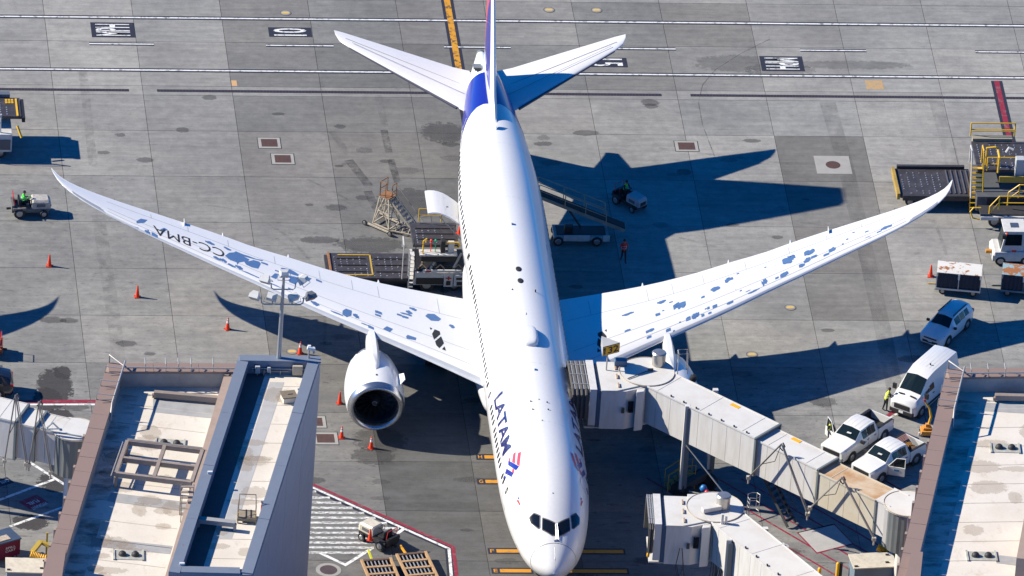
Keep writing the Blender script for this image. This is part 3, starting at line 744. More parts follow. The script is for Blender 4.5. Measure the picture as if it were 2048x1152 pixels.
# walkway marks by the right-hand root and the left-hand one
for sg in (-1, 1):
    for pts in ([(-5.828, 0.432), (-5.67, 0.429), (-5.789, 0.395)],
                [(-5.513, 0.426), (-5.199, 0.42), (-5.186, 0.379), (-5.662, 0.268), (-5.74, 0.341)],
                [(-5.611, 0.25), (-5.162, 0.352), (-5.03, 0.268), (-5.386, 0.177), (-5.559, 0.201)],
                [(-5.036, 0.229), (-4.964, 0.18), (-5.218, 0.177)]):
        on_wing('walkway_mark', [(abs(p[0]) * sg, p[1]) for p in pts], dark_m, wings[sg], .009)
# where the white paint has flaked off
def flake(sg, pts): on_wing('paint_flake', pts, bare_blue, wings[sg], .007)
rf = random.Random(3)
def flake_box(sg, c, w, h, jag=.25, n=12):
    """ragged patch: c = (span, chord fraction), w along the span and h along the chord in metres"""
    ch = _herm(WTE, abs(c[0]), 1) - _herm(WLE, abs(c[0]), 1); sl = .72
    if w < .45 and h < .45:      # a small chip
        x0, x1, y0, y1 = -w/2, w/2, -h/2, h/2; k_ = rf.uniform(.2, .6)
        R = [(x0, y0), (x1, y0), (x1, y1 - h * .25 * rf.random()), (lerp(x0, x1, k_), y1), (x0, y1 - h * .3 * rf.random())]
    else:                        # strips of film torn off panel by panel: stepped edges
        nb_ = rf.choice((4, 5, 6, 7)); R = []; lo = []; hi = []
        for k in range(nb_):
            xa_ = -w/2 + w * k / nb_; xb_ = -w/2 + w * (k + 1) / nb_
            e_ = 1 - .55 * abs((k + .5) / nb_ * 2 - 1) ** 2; a0 = -h/2 * rf.uniform(.45, 1.15) * e_; a1 = h/2 * rf.uniform(.45, 1.15) * e_; sk_ = .12 * h * rf.uniform(-1, 1)
            lo += [(xa_, a0 + sk_), (xb_, a0)]; hi += [(xa_, a1), (xb_ , a1 + sk_)]
        R = lo + hi[::-1]
    flake(sg, [(c[0] + dx, max(.02, min(.96, c[1] + dy / ch))) for dx, dy in R])
big = [(-18.932, 0.35), (-18.622, 0.502), (-18.263, 0.587), (-18.146, 0.642), (-17.681, 0.634), (-17.342, 0.649), (-16.807, 0.648), (-16.357, 0.689), (-16.474, 0.641), (-17.087, 0.61), (-17.666, 0.574), (-17.305, 0.553), (-17.431, 0.47), (-17.03, 0.58), (-16.656, 0.597), (-16.571, 0.551), (-16.794, 0.376), (-17.204, 0.344), (-17.567, 0.351), (-17.68, 0.418), (-18.039, 0.329), (-18.163, 0.244), (-18.212, 0.306), (-18.616, 0.29)]
flake(-1, big)
flake(-1, [(-15.268, 0.639), (-15.025, 0.663), (-14.615, 0.686), (-14.324, 0.66), (-14.103, 0.627), (-14.188, 0.581), (-14.527, 0.567), (-14.895, 0.566), (-15.193, 0.571)])
flake(-1, [(-14.86, 0.392), (-14.508, 0.531), (-14.136, 0.546), (-14.127, 0.485), (-14.445, 0.348), (-14.812, 0.343)])
flake(-1, [(-14.033, 0.553), (-13.796, 0.644), (-13.274, 0.647), (-13.538, 0.542)])
flake(-1, [(-16.026, 0.286), (-15.712, 0.428), (-15.417, 0.451), (-15.694, 0.286)])
flake(-1, [(-11.494, 0.187), (-11.255, 0.25), (-10.883, 0.253), (-10.957, 0.158), (-11.267, 0.099), (-11.545, 0.116)])
flake(-1, [(-6.007, 0.591), (-5.809, 0.644), (-5.362, 0.668), (-4.947, 0.618), (-5.164, 0.572), (-5.664, 0.545)])
flake(-1, [(-8.96, 0.141), (-8.682, 0.209), (-8.296, 0.201), (-8.533, 0.13)])
flake(-1, [(-7.497, 0.16), (-7.371, 0.196), (-6.821, 0.2), (-6.887, 0.161), (-7.458, 0.136)])
flake(-1, [(-24.637, 0.299), (-24.311, 0.503), (-23.868, 0.56), (-24.119, 0.369), (-24.63, 0.209)])
flake(-1, [(-23.1, 0.354), (-22.803, 0.492), (-22.591, 0.476), (-22.838, 0.322)])
flake(-1, [(-25.351, 0), (-24.523, 0.068), (-24.583, 0), (-25.321, 0)])
for c in (((-9.11, 0.403)), ((-9.174, 0.344)), ((-7.524, 0.476)), ((-7.278, 0.53)), ((-7.053, 0.581)), ((-6.746, 0.657)), ((-9.74, 0.094)), ((-4.324, 0.552)), ((-18.078, 0.192)), ((-19.476, 0.184)), ((-19.075, 0.194)), ((-19.838, 0.582)), ((-18.688, 0.619)), ((-16.322, 0.597)), ((-16.52, 0.192)), ((-12.803, 0.654)), ((-13.42, 0.257)), ((-13.276, 0.115)), ((-18.552, 0.158)), ((-15.415, 0.512)), ((-14.821, 0.496)), ((-23.956, 0.062)), ((-23.495, 0.068)), ((-10.651, 0.181))):
    flake_box(-1, c, rf.uniform(.35, .75), rf.uniform(.25, .5), .35, 9)
for c, w in (((-17.362, 0.145), 1.1), ((-15.91, 0.132), .9), ((-11.897, 0.1), .8), ((-14.798, 0.198), .3), ((-10.105, 0.101), .5)):
    flake_box(-1, c, w, .16, .2, 8)
for c, w, h in (((7.381, 0.569), 1.0, .32), ((9.706, 0.609), .75, .4), ((10.823, 0.436), 1.05, 1.0), ((9.311, 0.405), .4, .35), ((7.163, 0.318), .5, .25), ((8.622, 0.192), .7, .42), ((8.497, 0.11), .4, .25), ((9.829, 0.097), .4, .3), ((12.433, 0.436), .3, .25), ((13.346, 0.512), .8, .65), ((14.343, 0.594), .7, .55), ((14.996, 0.665), .22, .15), ((11.74, 0.157), .65, .8), ((11.235, 0.145), .4, .4), ((12.229, 0.101), .25, .25), ((12.723, 0.092), .25, .2), ((13.102, 0.166), .4, .35), ((12.662, 0.188), .22, .3), ((14.131, 0.112), .55, .3), ((15.801, 0.129), 1.0, .2), ((16.607, 0.221), .5, .7), ((18.465, 0.534), 1.1, .9), ((19.883, 0.515), .9, .75), ((19.628, 0.292), .6, .6), ((19.226, 0.229), .5, .45), ((20.109, 0.324), .5, .3), ((17.979, 0.186), .7, .55), ((21.384, 0.308), .6, .5), ((20.945, 0.234), .5, .25), ((22.487, 0.448), .2, .16), ((22.988, 0.607), .22, .12), ((23.843, 0.45), .32, .15), ((23.834, 0.226), .55, .08), ((25.157, 0.282), .95, .36), ((22.132, 0.344), .16, .14), ((14.957, 0.255), .18, .15), ((16.85, 0.579), .18, .14)):
    flake_box(1, (c[0], c[1]), w * .82, h * 1.05, .3, 11)
    if rf.random() < .4: flake_box(1, (c[0] + rf.uniform(-.7, .7), min(.8, max(.05, c[1] + rf.uniform(-.08, .08)))), w * .35, h * .4)
# registration on the left-hand wing, read from ahead of the aircraft
vs2, fs2 = fit_text('CC-BMA', 5.15, 1.08, .0)
a_ = Vector((-18.95, .33)); b_ = Vector((-23.45, .42))
mbr = MB(); q = []
xa = -18.95; xb = -23.55
def reg_pt(v):
    t = v.x / 5.15; x = lerp(xa, xb, t); ch = _herm(WTE, abs(x), 1) - _herm(WLE, abs(x), 1)
    return (x, .50 - v.y / ch + (.02 - .10 * t) )
vv, ff = cut_grid([(v.x, v.y) for v in vs2], fs2, .4, .4)
MB().add([wing(*reg_pt(Vector((v[0], v[1], 0))), 1, .010) for v in vv], ff).build('registration_lettering', dark_m, wings[-1])

# tailplane and fin
def plate(rows_, n=10):
    """rows: (leading point, trailing point, thickness) -> lens-shaped section loft; thickness along t axis given per row"""
    rg = []
    for le, te, t, ax in rows_:
        le = Vector(le); te = Vector(te); ax = Vector(ax); r1 = []; r2 = []
        for k in range(n + 1):
            u = (k / n) ** 1.7; f = 1.9 * math.sqrt(u) * (1 - u) * t
            p = le.lerp(te, u); r1.append(p + ax * f)
            if 0 < k < n: r2.append(p - ax * f)
        rg.append(r1 + r2[::-1])
    return MB().loft(rg)
for sg in (-1, 1):
    up = (0, 0, 1)
    st = plate([((sg * .9, 55.35, 5.85), (sg * .9, 60.9, 6.2), .36, up), ((sg * 2.0, 56.2, 5.98), (sg * 2.0, 61.2, 6.3), .33, up), ((sg * 5.6, 59.3, 6.55), (sg * 5.6, 62.6, 6.78), .22, up), ((sg * 9.0, 62.25, 7.12), (sg * 9.2, 63.95, 7.28), .1, up), ((sg * 9.6, 62.95, 7.2), (sg * 9.75, 64.15, 7.33), .06, up), ((sg * 9.85, 63.7, 7.3), (sg * 9.9, 64.2, 7.34), .02, up)])
    t_ = st.build('tailplane', skin, air, smooth=40, fix=True)
    MB().tube([(sg * 2.1, 56.23, 5.99), (sg * 5.6, 59.27, 6.55), (sg * 9.0, 62.2, 7.12)], [.10, .07, .04], 8).build('leading_edge', M('leading_edge_dark', (.10, .10, .13), .35, .4, dirt=.1), t_, smooth=60)
    for a, b in (((sg * 1.6, 58.9, 6.32), (sg * 9.2, 63.2, 7.31)), ((sg * 1.5, 57.6, 6.33), (sg * 8.8, 62.65, 7.3))):
        MB().beam(a, b, .03, .012).build('panel_seam', seam_m, t_)
sx = (1, 0, 0)
fin = plate([((0, 50.9, 7.5), (0, 60.4, 6.9), .30, sx), ((0, 51.7, 7.85), (0, 60.55, 7.6), .34, sx), ((0, 53.2, 8.7), (0, 60.75, 8.6), .36, sx), ((0, 54.3, 10.2), (0, 61.1, 10.2), .34, sx), ((0, 57.2, 13.6), (0, 61.8, 13.6), .24, sx), ((0, 60.0, 16.8), (0, 62.4, 16.8), .1, sx), ((0, 60.5, 17.05), (0, 62.45, 17.05), .03, sx)], 12)
def M_fin():
    m = bpy.data.materials.new('fin_livery'); nt, bs, mk = nodes(m)
    sp = mk('ShaderNodeSeparateXYZ'); nt.links.new(mk('ShaderNodeTexCoord').outputs['Object'], sp.inputs[0])
    # slanted livery bands across the fin
    d = mk('ShaderNodeMath', operation='MULTIPLY_ADD'); nt.links.new(sp.outputs['Z'], d.inputs[0]); d.inputs[1].default_value = .45; nt.links.new(sp.outputs['Y'], d.inputs[2])
    r = mk('ShaderNodeValToRGB'); r.color_ramp.interpolation = 'CONSTANT'
    mr = mk('ShaderNodeMapRange'); mr.inputs['From Min'].default_value = 58; mr.inputs['From Max'].default_value = 72; nt.links.new(d.outputs[0], mr.inputs['Value'])
    nt.links.new(mr.outputs[0], r.inputs['Fac']); e = r.color_ramp.elements
    e[0].position = 0; e[0].color = (.024, .024, .28, 1); e[1].position = .44; e[1].color = (.75, .06, .09, 1)
    x = e.new(.56); x.color = (.024, .024, .28, 1); x = e.new(.78); x.color = (.75, .06, .09, 1)
    z = mk('ShaderNodeMapRange'); z.inputs['From Min'].default_value = 8.6; z.inputs['From Max'].default_value = 8.62; nt.links.new(sp.outputs['Z'], z.inputs['Value'])
    c = mix(nt, z.outputs[0], (.8, .8, .8), r.outputs['Color'])
    nt.links.new(c, bs.inputs['Base Color']); bs.inputs['Roughness'].default_value = .3; bs.inputs['Coat Weight'].default_value = .3
    return m
fo = fin.build('fin', M_fin(), air, smooth=40, fix=True)
rg = []
for le, te, t in (((0, 50.6, 7.55), (0, 60.4, 6.9), .34), ((0, 51.6, 7.85), (0, 60.55, 7.6), .38), ((0, 53.15, 8.7), (0, 60.75, 8.6), .40), ((0, 54.25, 10.2), (0, 61.1, 10.2), .37), ((0, 57.15, 13.6), (0, 61.8, 13.6), .26), ((0, 59.97, 16.8), (0, 62.4, 16.8), .11)):
    le = Vector(le); te = Vector(te); ring = []
    for sd_, us in ((1, (.10, .05, .02, .004)), (-1, (0, .004, .02, .05, .10))):
        for u in us: ring.append(le.lerp(te, u) + Vector((sd_ * (1.9 * math.sqrt(u) * (1 - u) * t + .004), 0, 0)))
    rg.append(ring)
MB().loft(rg, caps=False, close=False).build('fin_leading_edge', skin, fo, smooth=50)
MB().loft([[(x_, s_, z_) for x_ in (-.012, .012)] + [(x_, s_ + .5, z_ + .12) for x_ in (.012, -.012)] for s_, z_ in ((50.3, 7.72), (50.5, 8.05))]).build('blade_antenna', skin, air)

# engines
def nacelle_prof():
    return [(1.38, .55), (1.40, .25), (1.47, .08), (1.56, .01), (1.64, .0), (1.72, .06), (1.80, .22), (1.86, .5), (1.92, 1.0), (1.95, 1.7), (1.93, 2.5), (1.84, 3.4), (1.70, 4.2), (1.55, 4.85)]
def engine(sg):
    cx, s0, cz = sg * 9.72, 22.85, 2.52
    N = 48; prof = nacelle_prof(); rg = []
    for r_, t in prof[4:]:
        ring = []
        for k in range(N):
            a = 2 * PI * k / N; tt = t
            ring.append((cx + r_ * math.cos(a), s0 + tt + .10 * math.sin(a) * (1 - t / 4.85) * -1, cz + r_ * math.sin(a) * (.985 if math.sin(a) < 0 else 1)))
        rg.append(ring)
    # chevrons on the trailing edge of the cowl
    ch = []
    for k in range(N):
        a = 2 * PI * k / N; f = abs(((k * 2 / 3) % 2) - 1)
        r_ = 1.55 - .12 * f; ch.append((cx + r_ * math.cos(a), s0 + 4.85 + .42 * f, cz + r_ * math.sin(a)))
    rg.append(ch)
    e = MB().loft(rg[3:], caps=False).build('engine', skin, air, smooth=40)
    lip = []
    for r_, t in prof[:8]:
        lip.append([(cx + r_ * math.cos(a), s0 + t - .10 * math.sin(a) * (1 - t / 4.85), cz + r_ * math.sin(a) * (.985 if math.sin(a) < 0 else 1)) for a in [2*PI*k/N for k in range(N)]])
    MB().loft(lip, caps=False).build('intake_lip', chrome, e, smooth=60)
    MB().lathe([(1.38, .5), (1.40, 1.0), (1.42, 1.7)], (cx, s0, cz), 'y', N).build('intake_duct', M('duct_grey', (.05, .055, .07), .4, .2), e, smooth=60)
    fb = MB()
    for k in range(18):
        a = 2 * PI * k / 18; rg2 = []
        for r_, tw, w2_ in ((.34, .9, .13), (.8, .65, .20), (1.36, .35, .26)):
            u = Vector((math.cos(a), 0, math.sin(a))); v = Vector((-math.sin(a), 0, math.cos(a)))
            d_ = v * math.cos(tw) * w2_ + Vector((0, 1, 0)) * math.sin(tw) * w2_; p = Vector((cx, s0 + 1.35, cz)) + u * r_; th_ = d_.cross(u).normalized() * .012
            rg2.append([p - d_ + th_, p + d_ + th_, p + d_ - th_, p - d_ - th_])
        fb.loft(rg2)
    fb.build('fan_blades', M('fan_titanium', (.014, .016, .022), .4, .2, dirt=.1), e)
    MB().cyl((cx, s0 + 1.7, cz), (cx, s0 + 1.72, cz), 1.42, n=N).build('fan_shroud', dark_m, e)
    sp = MB().lathe([(.0, .62), (.12, .7), (.26, .95), (.36, 1.3), (.38, 1.5)], (cx, s0, cz), 'y', 20).build('spinner', M('spinner_grey', (.035, .035, .04), .4), e, smooth=60)
    MB().tube([(cx + (.10 + .014 * k) * math.cos(.5 + k * .42), s0 + .66 + .025 * k, cz + (.10 + .014 * k) * math.sin(.5 + k * .42)) for k in range(12)], .026, 5).build('spinner_swirl', M('swirl_white', (.3, .3, .32), .6), sp)
    MB().lathe([(1.42, 4.6), (1.05, 5.4), (.92, 6.3), (.62, 6.35), (.5, 6.6), (.15, 7.4)], (cx, s0, cz), 'y', 28).build('core_cowl', metal_g, e, smooth=50)
    # pylon
    rg3 = []
    for s_, zb, zt, hw in ((s0 + 1.7, 4.36, 4.42, .05), (s0 + 2.3, 4.2, 4.66, .26), (s0 + 3.4, 4.0, 4.82, .34), (s0 + 4.8, 3.6, 4.92, .36), (s0 + 5.9, 3.5, 4.86, .34), (s0 + 8.2, 3.7, 4.5, .22)):
        rg3.append([(cx - hw, s_, zb), (cx + hw, s_, zb), (cx + hw, s_, lerp(zb, zt, .7)), (cx + hw * .5, s_, zt), (cx - hw * .5, s_, zt), (cx - hw, s_, lerp(zb, zt, .7))])
    MB().loft(rg3).build('pylon', skin, e, smooth=45, fix=True)
    # chine on the inboard side
    a = math.radians(38); ux, uz = -sg * math.cos(a), math.sin(a)
    MB().prism([(0, 0), (.2, .62), (1.5, .62), (1.75, 0)], -.02, .02)
    mbc = MB(); pr = [(1.0, 1.90), (1.35, 2.42), (2.15, 2.38), (2.45, 1.90)]
    nrm = Vector((-uz, 0, ux)) * .02; P1 = [Vector((cx + ux * r_, s0 + t, cz + uz * r_)) for t, r_ in pr]
    mbc.add([p + nrm for p in P1] + [p - nrm for p in P1], [(0, 1, 2, 3), (7, 6, 5, 4)] + [(i, i + 4, (i + 1) % 4 + 4, (i + 1) % 4) for i in range(4)])
    mbc.build('chine', skin, e, fix=True)
    MB().box((cx, s0 + 1.15, cz + 1.935), (.12, .16, .02)).build('cowl_vent', dark_m, e)
    return e
engine(-1); engine(1)
# landing gear
def wheel_set(parent, name, pos, r_, w_):
    q = MB()
    for p in pos: q.lathe([(r_ * .55, -w_/2), (r_ * .93, -w_/2), (r_, -w_ * .3), (r_, w_ * .3), (r_ * .93, w_/2), (r_ * .55, w_/2)], p, 'x', 18, caps=True)
    return q.build(name, tyre_m, parent, smooth=40)
ng = MB().cyl((0, 6.9, .5), (0, 6.6, 2.9), .13).cyl((-.4, 6.9, .51), (.4, 6.9, .51), .09).tube([(0, 6.7, 1.6), (0, 5.2, 2.7)], .06).build('nose_gear', metal_g, air, smooth=40)
for x in (-.3, .3): wheel_set(ng, 'wheel', [(x, 6.9, .51)], .51, .32)
for x in (-.62, .62): MB().box((x, 6.7, 1.75), (.04, 1.9, .8)).build('gear_door', skin, ng)
for sg in (-1, 1):
    mg = MB().cyl((sg * 4.9, 33.6, .7), (sg * 4.6, 33.4, 4.0), .2).cyl((sg * 4.9, 32.8, .68), (sg * 4.9, 34.4, .68), .13).tube([(sg * 4.8, 33.5, 2.2), (sg * 2.9, 33.2, 3.0)], .08).build('main_gear', metal_g, air, smooth=40)
    for y_ in (32.85, 34.35):
        for x in (-.55, .55): wheel_set(mg, 'wheel', [(sg * 4.9 + x, y_, .68)], .68, .5)
# aft cargo door, swung up
rg = []
for s_ in (43.4, 46.3):
    ring = []
    for k in range(9):
        t = k / 8; ring.append((-2.62 - 2.35 * t, s_, 4.35 + 1.15 * math.sin(t * 1.9) * .9))
    ring += [(p[0], p[1], p[2] - .12) for p in ring[::-1]]
    rg.append(ring)
cd = MB().loft(rg).build('cargo_door', skin, air, smooth=40, fix=True)
MB().box((-3.6, 44.4, 5.23), (.14, .09, .03)).build('door_latch', dark_m, cd)
MB().tube([(-2.6, 43.55, 3.2), (-4.2, 43.55, 5.0)], .04).build('door_strut', metal_g, cd)
MB().tube([(-2.6, 46.15, 3.2), (-4.2, 46.15, 5.0)], .04).build('door_strut', metal_g, cd)

# the same type of aircraft on the next stand, outside the picture: its wing shades the apron at the left
nb = thing('airliner', 'white airliner on the neighbouring stand whose wing shadow falls on the apron', 'airliner', (27.73 - 70.5, -44.33 - 9.3, 0), -.009)
nb.scale = (1, 1.2, 1)
for ch in air.children:
    if ch.name.split('.')[0] in ('fuselage', 'belly_fairing', 'wing', 'tailplane', 'fin', 'engine', 'nose_gear', 'main_gear'):
        c = ch.copy(); COL.objects.link(c); c.parent = nb
        for g in ch.children:
            if g.name.split('.')[0] in ('leading_edge', 'intake_lip', 'pylon', 'core_cowl', 'wheel', 'fin_leading_edge', 'flap_fairing'):
                d = g.copy(); COL.objects.link(d); d.parent = c

# ================================================================= terminal roofs and the grey annex
tan_w = M('tan_wall', (.36, .27, .22), .8, dirt=.15)
cope_m = M('brown_coping', (.265, .185, .155), .65, dirt=.10, dcol=(.20, .14, .12), scale=.8)
inner_m = M('parapet_render', (.40, .38, .36), .8, dirt=.3, dcol=(.22, .20, .19), scale=1.0)
steel_t = M('tan_steel', (.30, .245, .21), .6, dirt=.2, scale=2)
pipe_m = M('galvanised_pipe', (.42, .40, .38), .45, .4, dirt=.2)
grey_pad = M('grey_walk_pad', (.36, .36, .365), .85, dirt=.2)
black_m = M('black_dome', (.03, .03, .032), .6, dirt=.2)
def M_roof():
    m = bpy.data.materials.new('roof_membrane'); nt, bs, mk = nodes(m)
    g = mk('ShaderNodeNewGeometry').outputs['Position']
    c = ramp(nt, noise(nt, g, .35, 5, .6), .3, .75, (.63, .57, .49, 1), (.72, .67, .60, 1))
    st = ramp(nt, noise(nt, g, 1.6, 6, .7, (.8, .5, 1)), .56, .78)
    k = mk('ShaderNodeMath', operation='MULTIPLY'); nt.links.new(st, k.inputs[0]); k.inputs[1].default_value = .6
    c = mix(nt, k.outputs[0], c, (.42, .31, .21))
    c = mix(nt, .5, c, ramp(nt, noise(nt, g, 7, 4, .7), .3, .8, (.86, .86, .86, 1), (1.04, 1.04, 1.04, 1)), 'MULTIPLY')
    nt.links.new(c, bs.inputs['Base Color']); bs.inputs['Roughness'].default_value = .8
    return m
roof_m = M_roof()
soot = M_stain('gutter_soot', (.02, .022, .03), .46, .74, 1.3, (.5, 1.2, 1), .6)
def v2(p): return Vector((p[0], p[1]))
def along(a, b, t): return (lerp(a[0], b[0], t), lerp(a[1], b[1], t))
def coping_run(parent, a, b, w, z, step, side, m, h=.16):
    """loose coping panels laid end to end from a to b; side = +1/-1 which way the width goes"""
    a = v2(a); b = v2(b); d = b - a; L = d.length; d.normalize(); n = Vector((-d.y, d.x)) * side
    k = max(1, round(L / step)); l = L / k
    for i in range(k):
        p0 = a + d * (i * l + .012); p1 = a + d * ((i + 1) * l - .012)
        MB().prism([p0, p1, p1 + n * w, p0 + n * w], z - h, z + (.006 if i % 2 else 0)).build('coping_panel', m, parent)
def shell(parent, poly, z1, pw, deck, m_wall, m_in, z0=0.0):
    """outer walls with a parapet standing round a lower roof deck"""
    n = len(poly); P = [v2(p) for p in poly]
    ar = sum(P[i].x * P[(i+1) % n].y - P[(i+1) % n].x * P[i].y for i in range(n)); sg = 1 if ar > 0 else -1
    inn = []
    for i in range(n):
        d1 = (P[i] - P[i-1]).normalized(); d2 = (P[(i+1) % n] - P[i]).normalized()
        n1 = Vector((-d1.y, d1.x)) * sg; n2 = Vector((-d2.y, d2.x)) * sg
        q = (n1 + n2).normalized(); inn.append(P[i] + q * pw / max(.3, q.dot(n1)))
    mb = MB()
    for i in range(n):
        j = (i + 1) % n
        mb.mat(0).quad((*P[i], z0), (*P[j], z0), (*P[j], z1), (*P[i], z1))
        mb.mat(1).quad((*inn[j], deck - .05), (*inn[i], deck - .05), (*inn[i], z1), (*inn[j], z1))
        mb.mat(0).quad((*P[i], z1), (*P[j], z1), (*inn[j], z1), (*inn[i], z1))
    w = mb.build('wall', [m_wall, m_in], parent, fix=False)
    d = MB().flat(inn, deck).build('roof_deck', roof_m, parent)
    return w, d, inn
def drain_sump(parent, c, z, ang):
    s_ = MB().box((0, 0, .02), (1.75, 1.05, .04)).box((-.9, 0, .05), (.12, 1.2, .1)).box((.9, 0, .05), (.12, 1.2, .1)).build('drain_sump', M('sump_grey', (.44, .44, .40), .8, dirt=.4, scale=3), parent, (c[0], c[1], z), ang)
    for x in (-.38, .42):
        MB().lathe([(.02, .30), (.14, .28), (.23, .18), (.26, .03)], (x, 0, 0), 'z', 14).build('drain_dome', black_m, s_, smooth=50)
def bracket(parent, p, d, n, z):
    """short bent stanchion of the edge rail"""
    q = v2(p)
    MB().tube([(*(q + n * .12), z), (*(q + n * .12), z + .55), (*(q - n * .35), z + .72), (*(q - n * .42), z + .55)], .04, 6).build('rail_stanchion', pipe_m, parent)
H1 = 17.0; D1 = 15.95
# ---- left terminal
tl = thing('terminal_building', 'terminal wing at the lower left with pale roof and wide brown coping', 'building', (0, 0, 0), 0)
nw = v2((-1.172, -40.065, 17)); w2 = v2((-6.782, -65.284, 17)); ne = v2((6.917, -40.023, 17))
dw = (w2 - nw).normalized(); sw = nw + dw * 52; ne = nw + (ne - nw).normalized() * 8.6; se = ne + dw * 52
wl, dk, inn = shell(tl, [nw, sw, se, ne], H1, 1.0, D1, tan_w, inner_m)
coping_run(tl, nw + dw * 1.05, sw, 1.05, H1 + .16, 1.78, +1, cope_m)
coping_run(tl, nw, ne, 1.05, H1 + .162, 2.5, -1, cope_m)
nd = Vector((-dw.y, dw.x))           # points to the right, across the roof
nn = (ne - nw).normalized(); ns_ = Vector((nn.y, -nn.x))
MB().tube([(*(nw + dw * .2 + nd * 1.15), H1 + .6), (*(nw + dw * 5.4 + nd * 1.12), H1 + .55), (*(nw + dw * 6.2 + nd * 1.15), H1 - .3)], .06, 8).build('edge_rail', pipe_m, tl, smooth=60)
MB().tube([(*(nw + nn * 1.0 + ns_ * 1.12), H1 + .5), (*(nw + nn * 9 + ns_ * 1.12), H1 + .45)], .055, 8).build('edge_rail', pipe_m, tl, smooth=60)
MB().tube([(*(nw + nn * .1), H1 + .2), (*(nw + nn * .1), H1 + .75), (*(nw + nn * 1.0 + ns_ * 1.1), H1 + .55)], .055, 8).build('edge_rail', pipe_m, tl, smooth=60)
for k in (1.2, 2.9, 4.6):
    p = nw + dw * k
    MB().tube([(*p, H1 + .1), (*p, H1 + .62), (*(p + nd * 1.12), H1 + .62)], .035, 6).tube([(*(p + dw * .3 + nd * .2), H1 + .34), (*(p + nd * 1.1), H1 + .34)], .03, 5).build('rail_stanchion', pipe_m, tl)
for k in (1.7, 3.0, 3.8, 4.6, 6.0): bracket(tl, nw + nn * (k + .6) + ns_ * .9, nn, ns_, H1 + .16)
# soot washed down inside the parapet
pa = nw + nd * 1.06 + dw * 1.6; 
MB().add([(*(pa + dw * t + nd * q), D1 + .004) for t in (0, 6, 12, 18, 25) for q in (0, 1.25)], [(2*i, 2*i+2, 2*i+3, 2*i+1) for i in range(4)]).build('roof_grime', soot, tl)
# low beams, pads, sumps, steel frame
b0 = (1.657, -42.35, 16.3); b1 = (6.73, -43.14, 16.3)
MB().beam((*b0[:2], D1 + .34), (*b1[:2], D1 + .34), .34, .36).beam((*b0[:2], D1 + .08), (*b0[:2], D1 + .3), .2).build('roof_beam', steel_t, tl)
MB().flat([(1.607, -42.398, 15.96), (6.613, -43.25, 15.96), (6.175, -44.954, 15.96), (1.498, -44.04, 15.96)], D1 + .01).build('walk_pad', grey_pad, tl)
MB().flat([(-1.772, -53.743, 15.96), (3.093, -54.88, 15.96), (2.89, -56.008, 15.96), (-2.087, -54.756, 15.96)], D1 + .01).build('walk_pad', grey_pad, tl)
MB().flat([(-3.262, -59.079, 15.96), (1.651, -60.03, 15.96), (1.432, -60.97, 15.96), (-3.48, -60.08, 15.96)], D1 + .012).build('walk_pad', grey_pad, tl)
drain_sump(tl, (2.314, -47.88, 15.95), D1, -.12); drain_sump(tl, (-1.157, -61.155, 15.95), D1, -.05)
zf_ = 17.05
fa, fb, fc, fd = [v2(p) for p in ((-0.516, -49.232, 17.05), (4.141, -50.259, 17.05), (3.183, -54.153, 17.05), (-1.467, -53.072, 17.05))]
fm = MB(); bw, bh = .22, .32
def fb_(a, b, dz=0.0): fm.beam((*a, zf_ - .16 + dz), (*b, zf_ - .16 + dz), bw, bh)
fb_(fa, fb); fb_(fd, fc); fb_(fa, fd, .006); fb_(fb, fc, .006); fb_(fa.lerp(fd, .52), fb.lerp(fc, .52), -.006); fb_(fa.lerp(fb, .5), fd.lerp(fc, .5), .012)
sf = fm.build('equipment_frame', steel_t, tl)
for p in (fa, fb, fc, fd): MB().beam((*p, D1), (*p, zf_ - .34), .2).build('frame_post', steel_t, sf)
MB().tube([(*(fa + Vector((-.25, .1))), D1 + .9), (*(fd + Vector((-.3, 0))), D1 + .8)], .04).tube([(*fa, zf_ + .1), (*fb, zf_ + .1)], .03, 5).build('conduit', pipe_m, sf)
# steel steps beside the annex
ld = MB(); lp = v2((2.742, -56.349, 15.95))
for sd_ in (-.4, .4): ld.beam((lp.x + sd_, lp.y, D1), (lp.x + sd_ , lp.y + .1, D1 + 2.2), .06).beam((lp.x + sd_, lp.y - .9, D1), (lp.x + sd_, lp.y - .9, D1 + 1.9), .05)
for k in range(6): ld.box((lp.x, lp.y - .3 + k * .05, D1 + .3 + k * .36), (.8, .22, .05))
ld.build('access_ladder', steel_t, tl)
for k in range(9):
    p = nw + dw * (9 + k * 1.9)
    MB().box((p.x - .09, p.y, H1 - .6), (.14, .3, 1.5), rz=math.atan2(dw.y, dw.x) - PI/2).build('wall_rib', tan_w, tl)
pb = (-5.893, -64.055, 17.4)
MB().prism([(-6.263, -62.863, 17.6), (-5.18, -62.853, 17.6), (-5.981, -68.437, 17.6), (-7.211, -68.448, 17.6)], H1 + .1, 17.6).build('raised_coping', cope_m, tl)

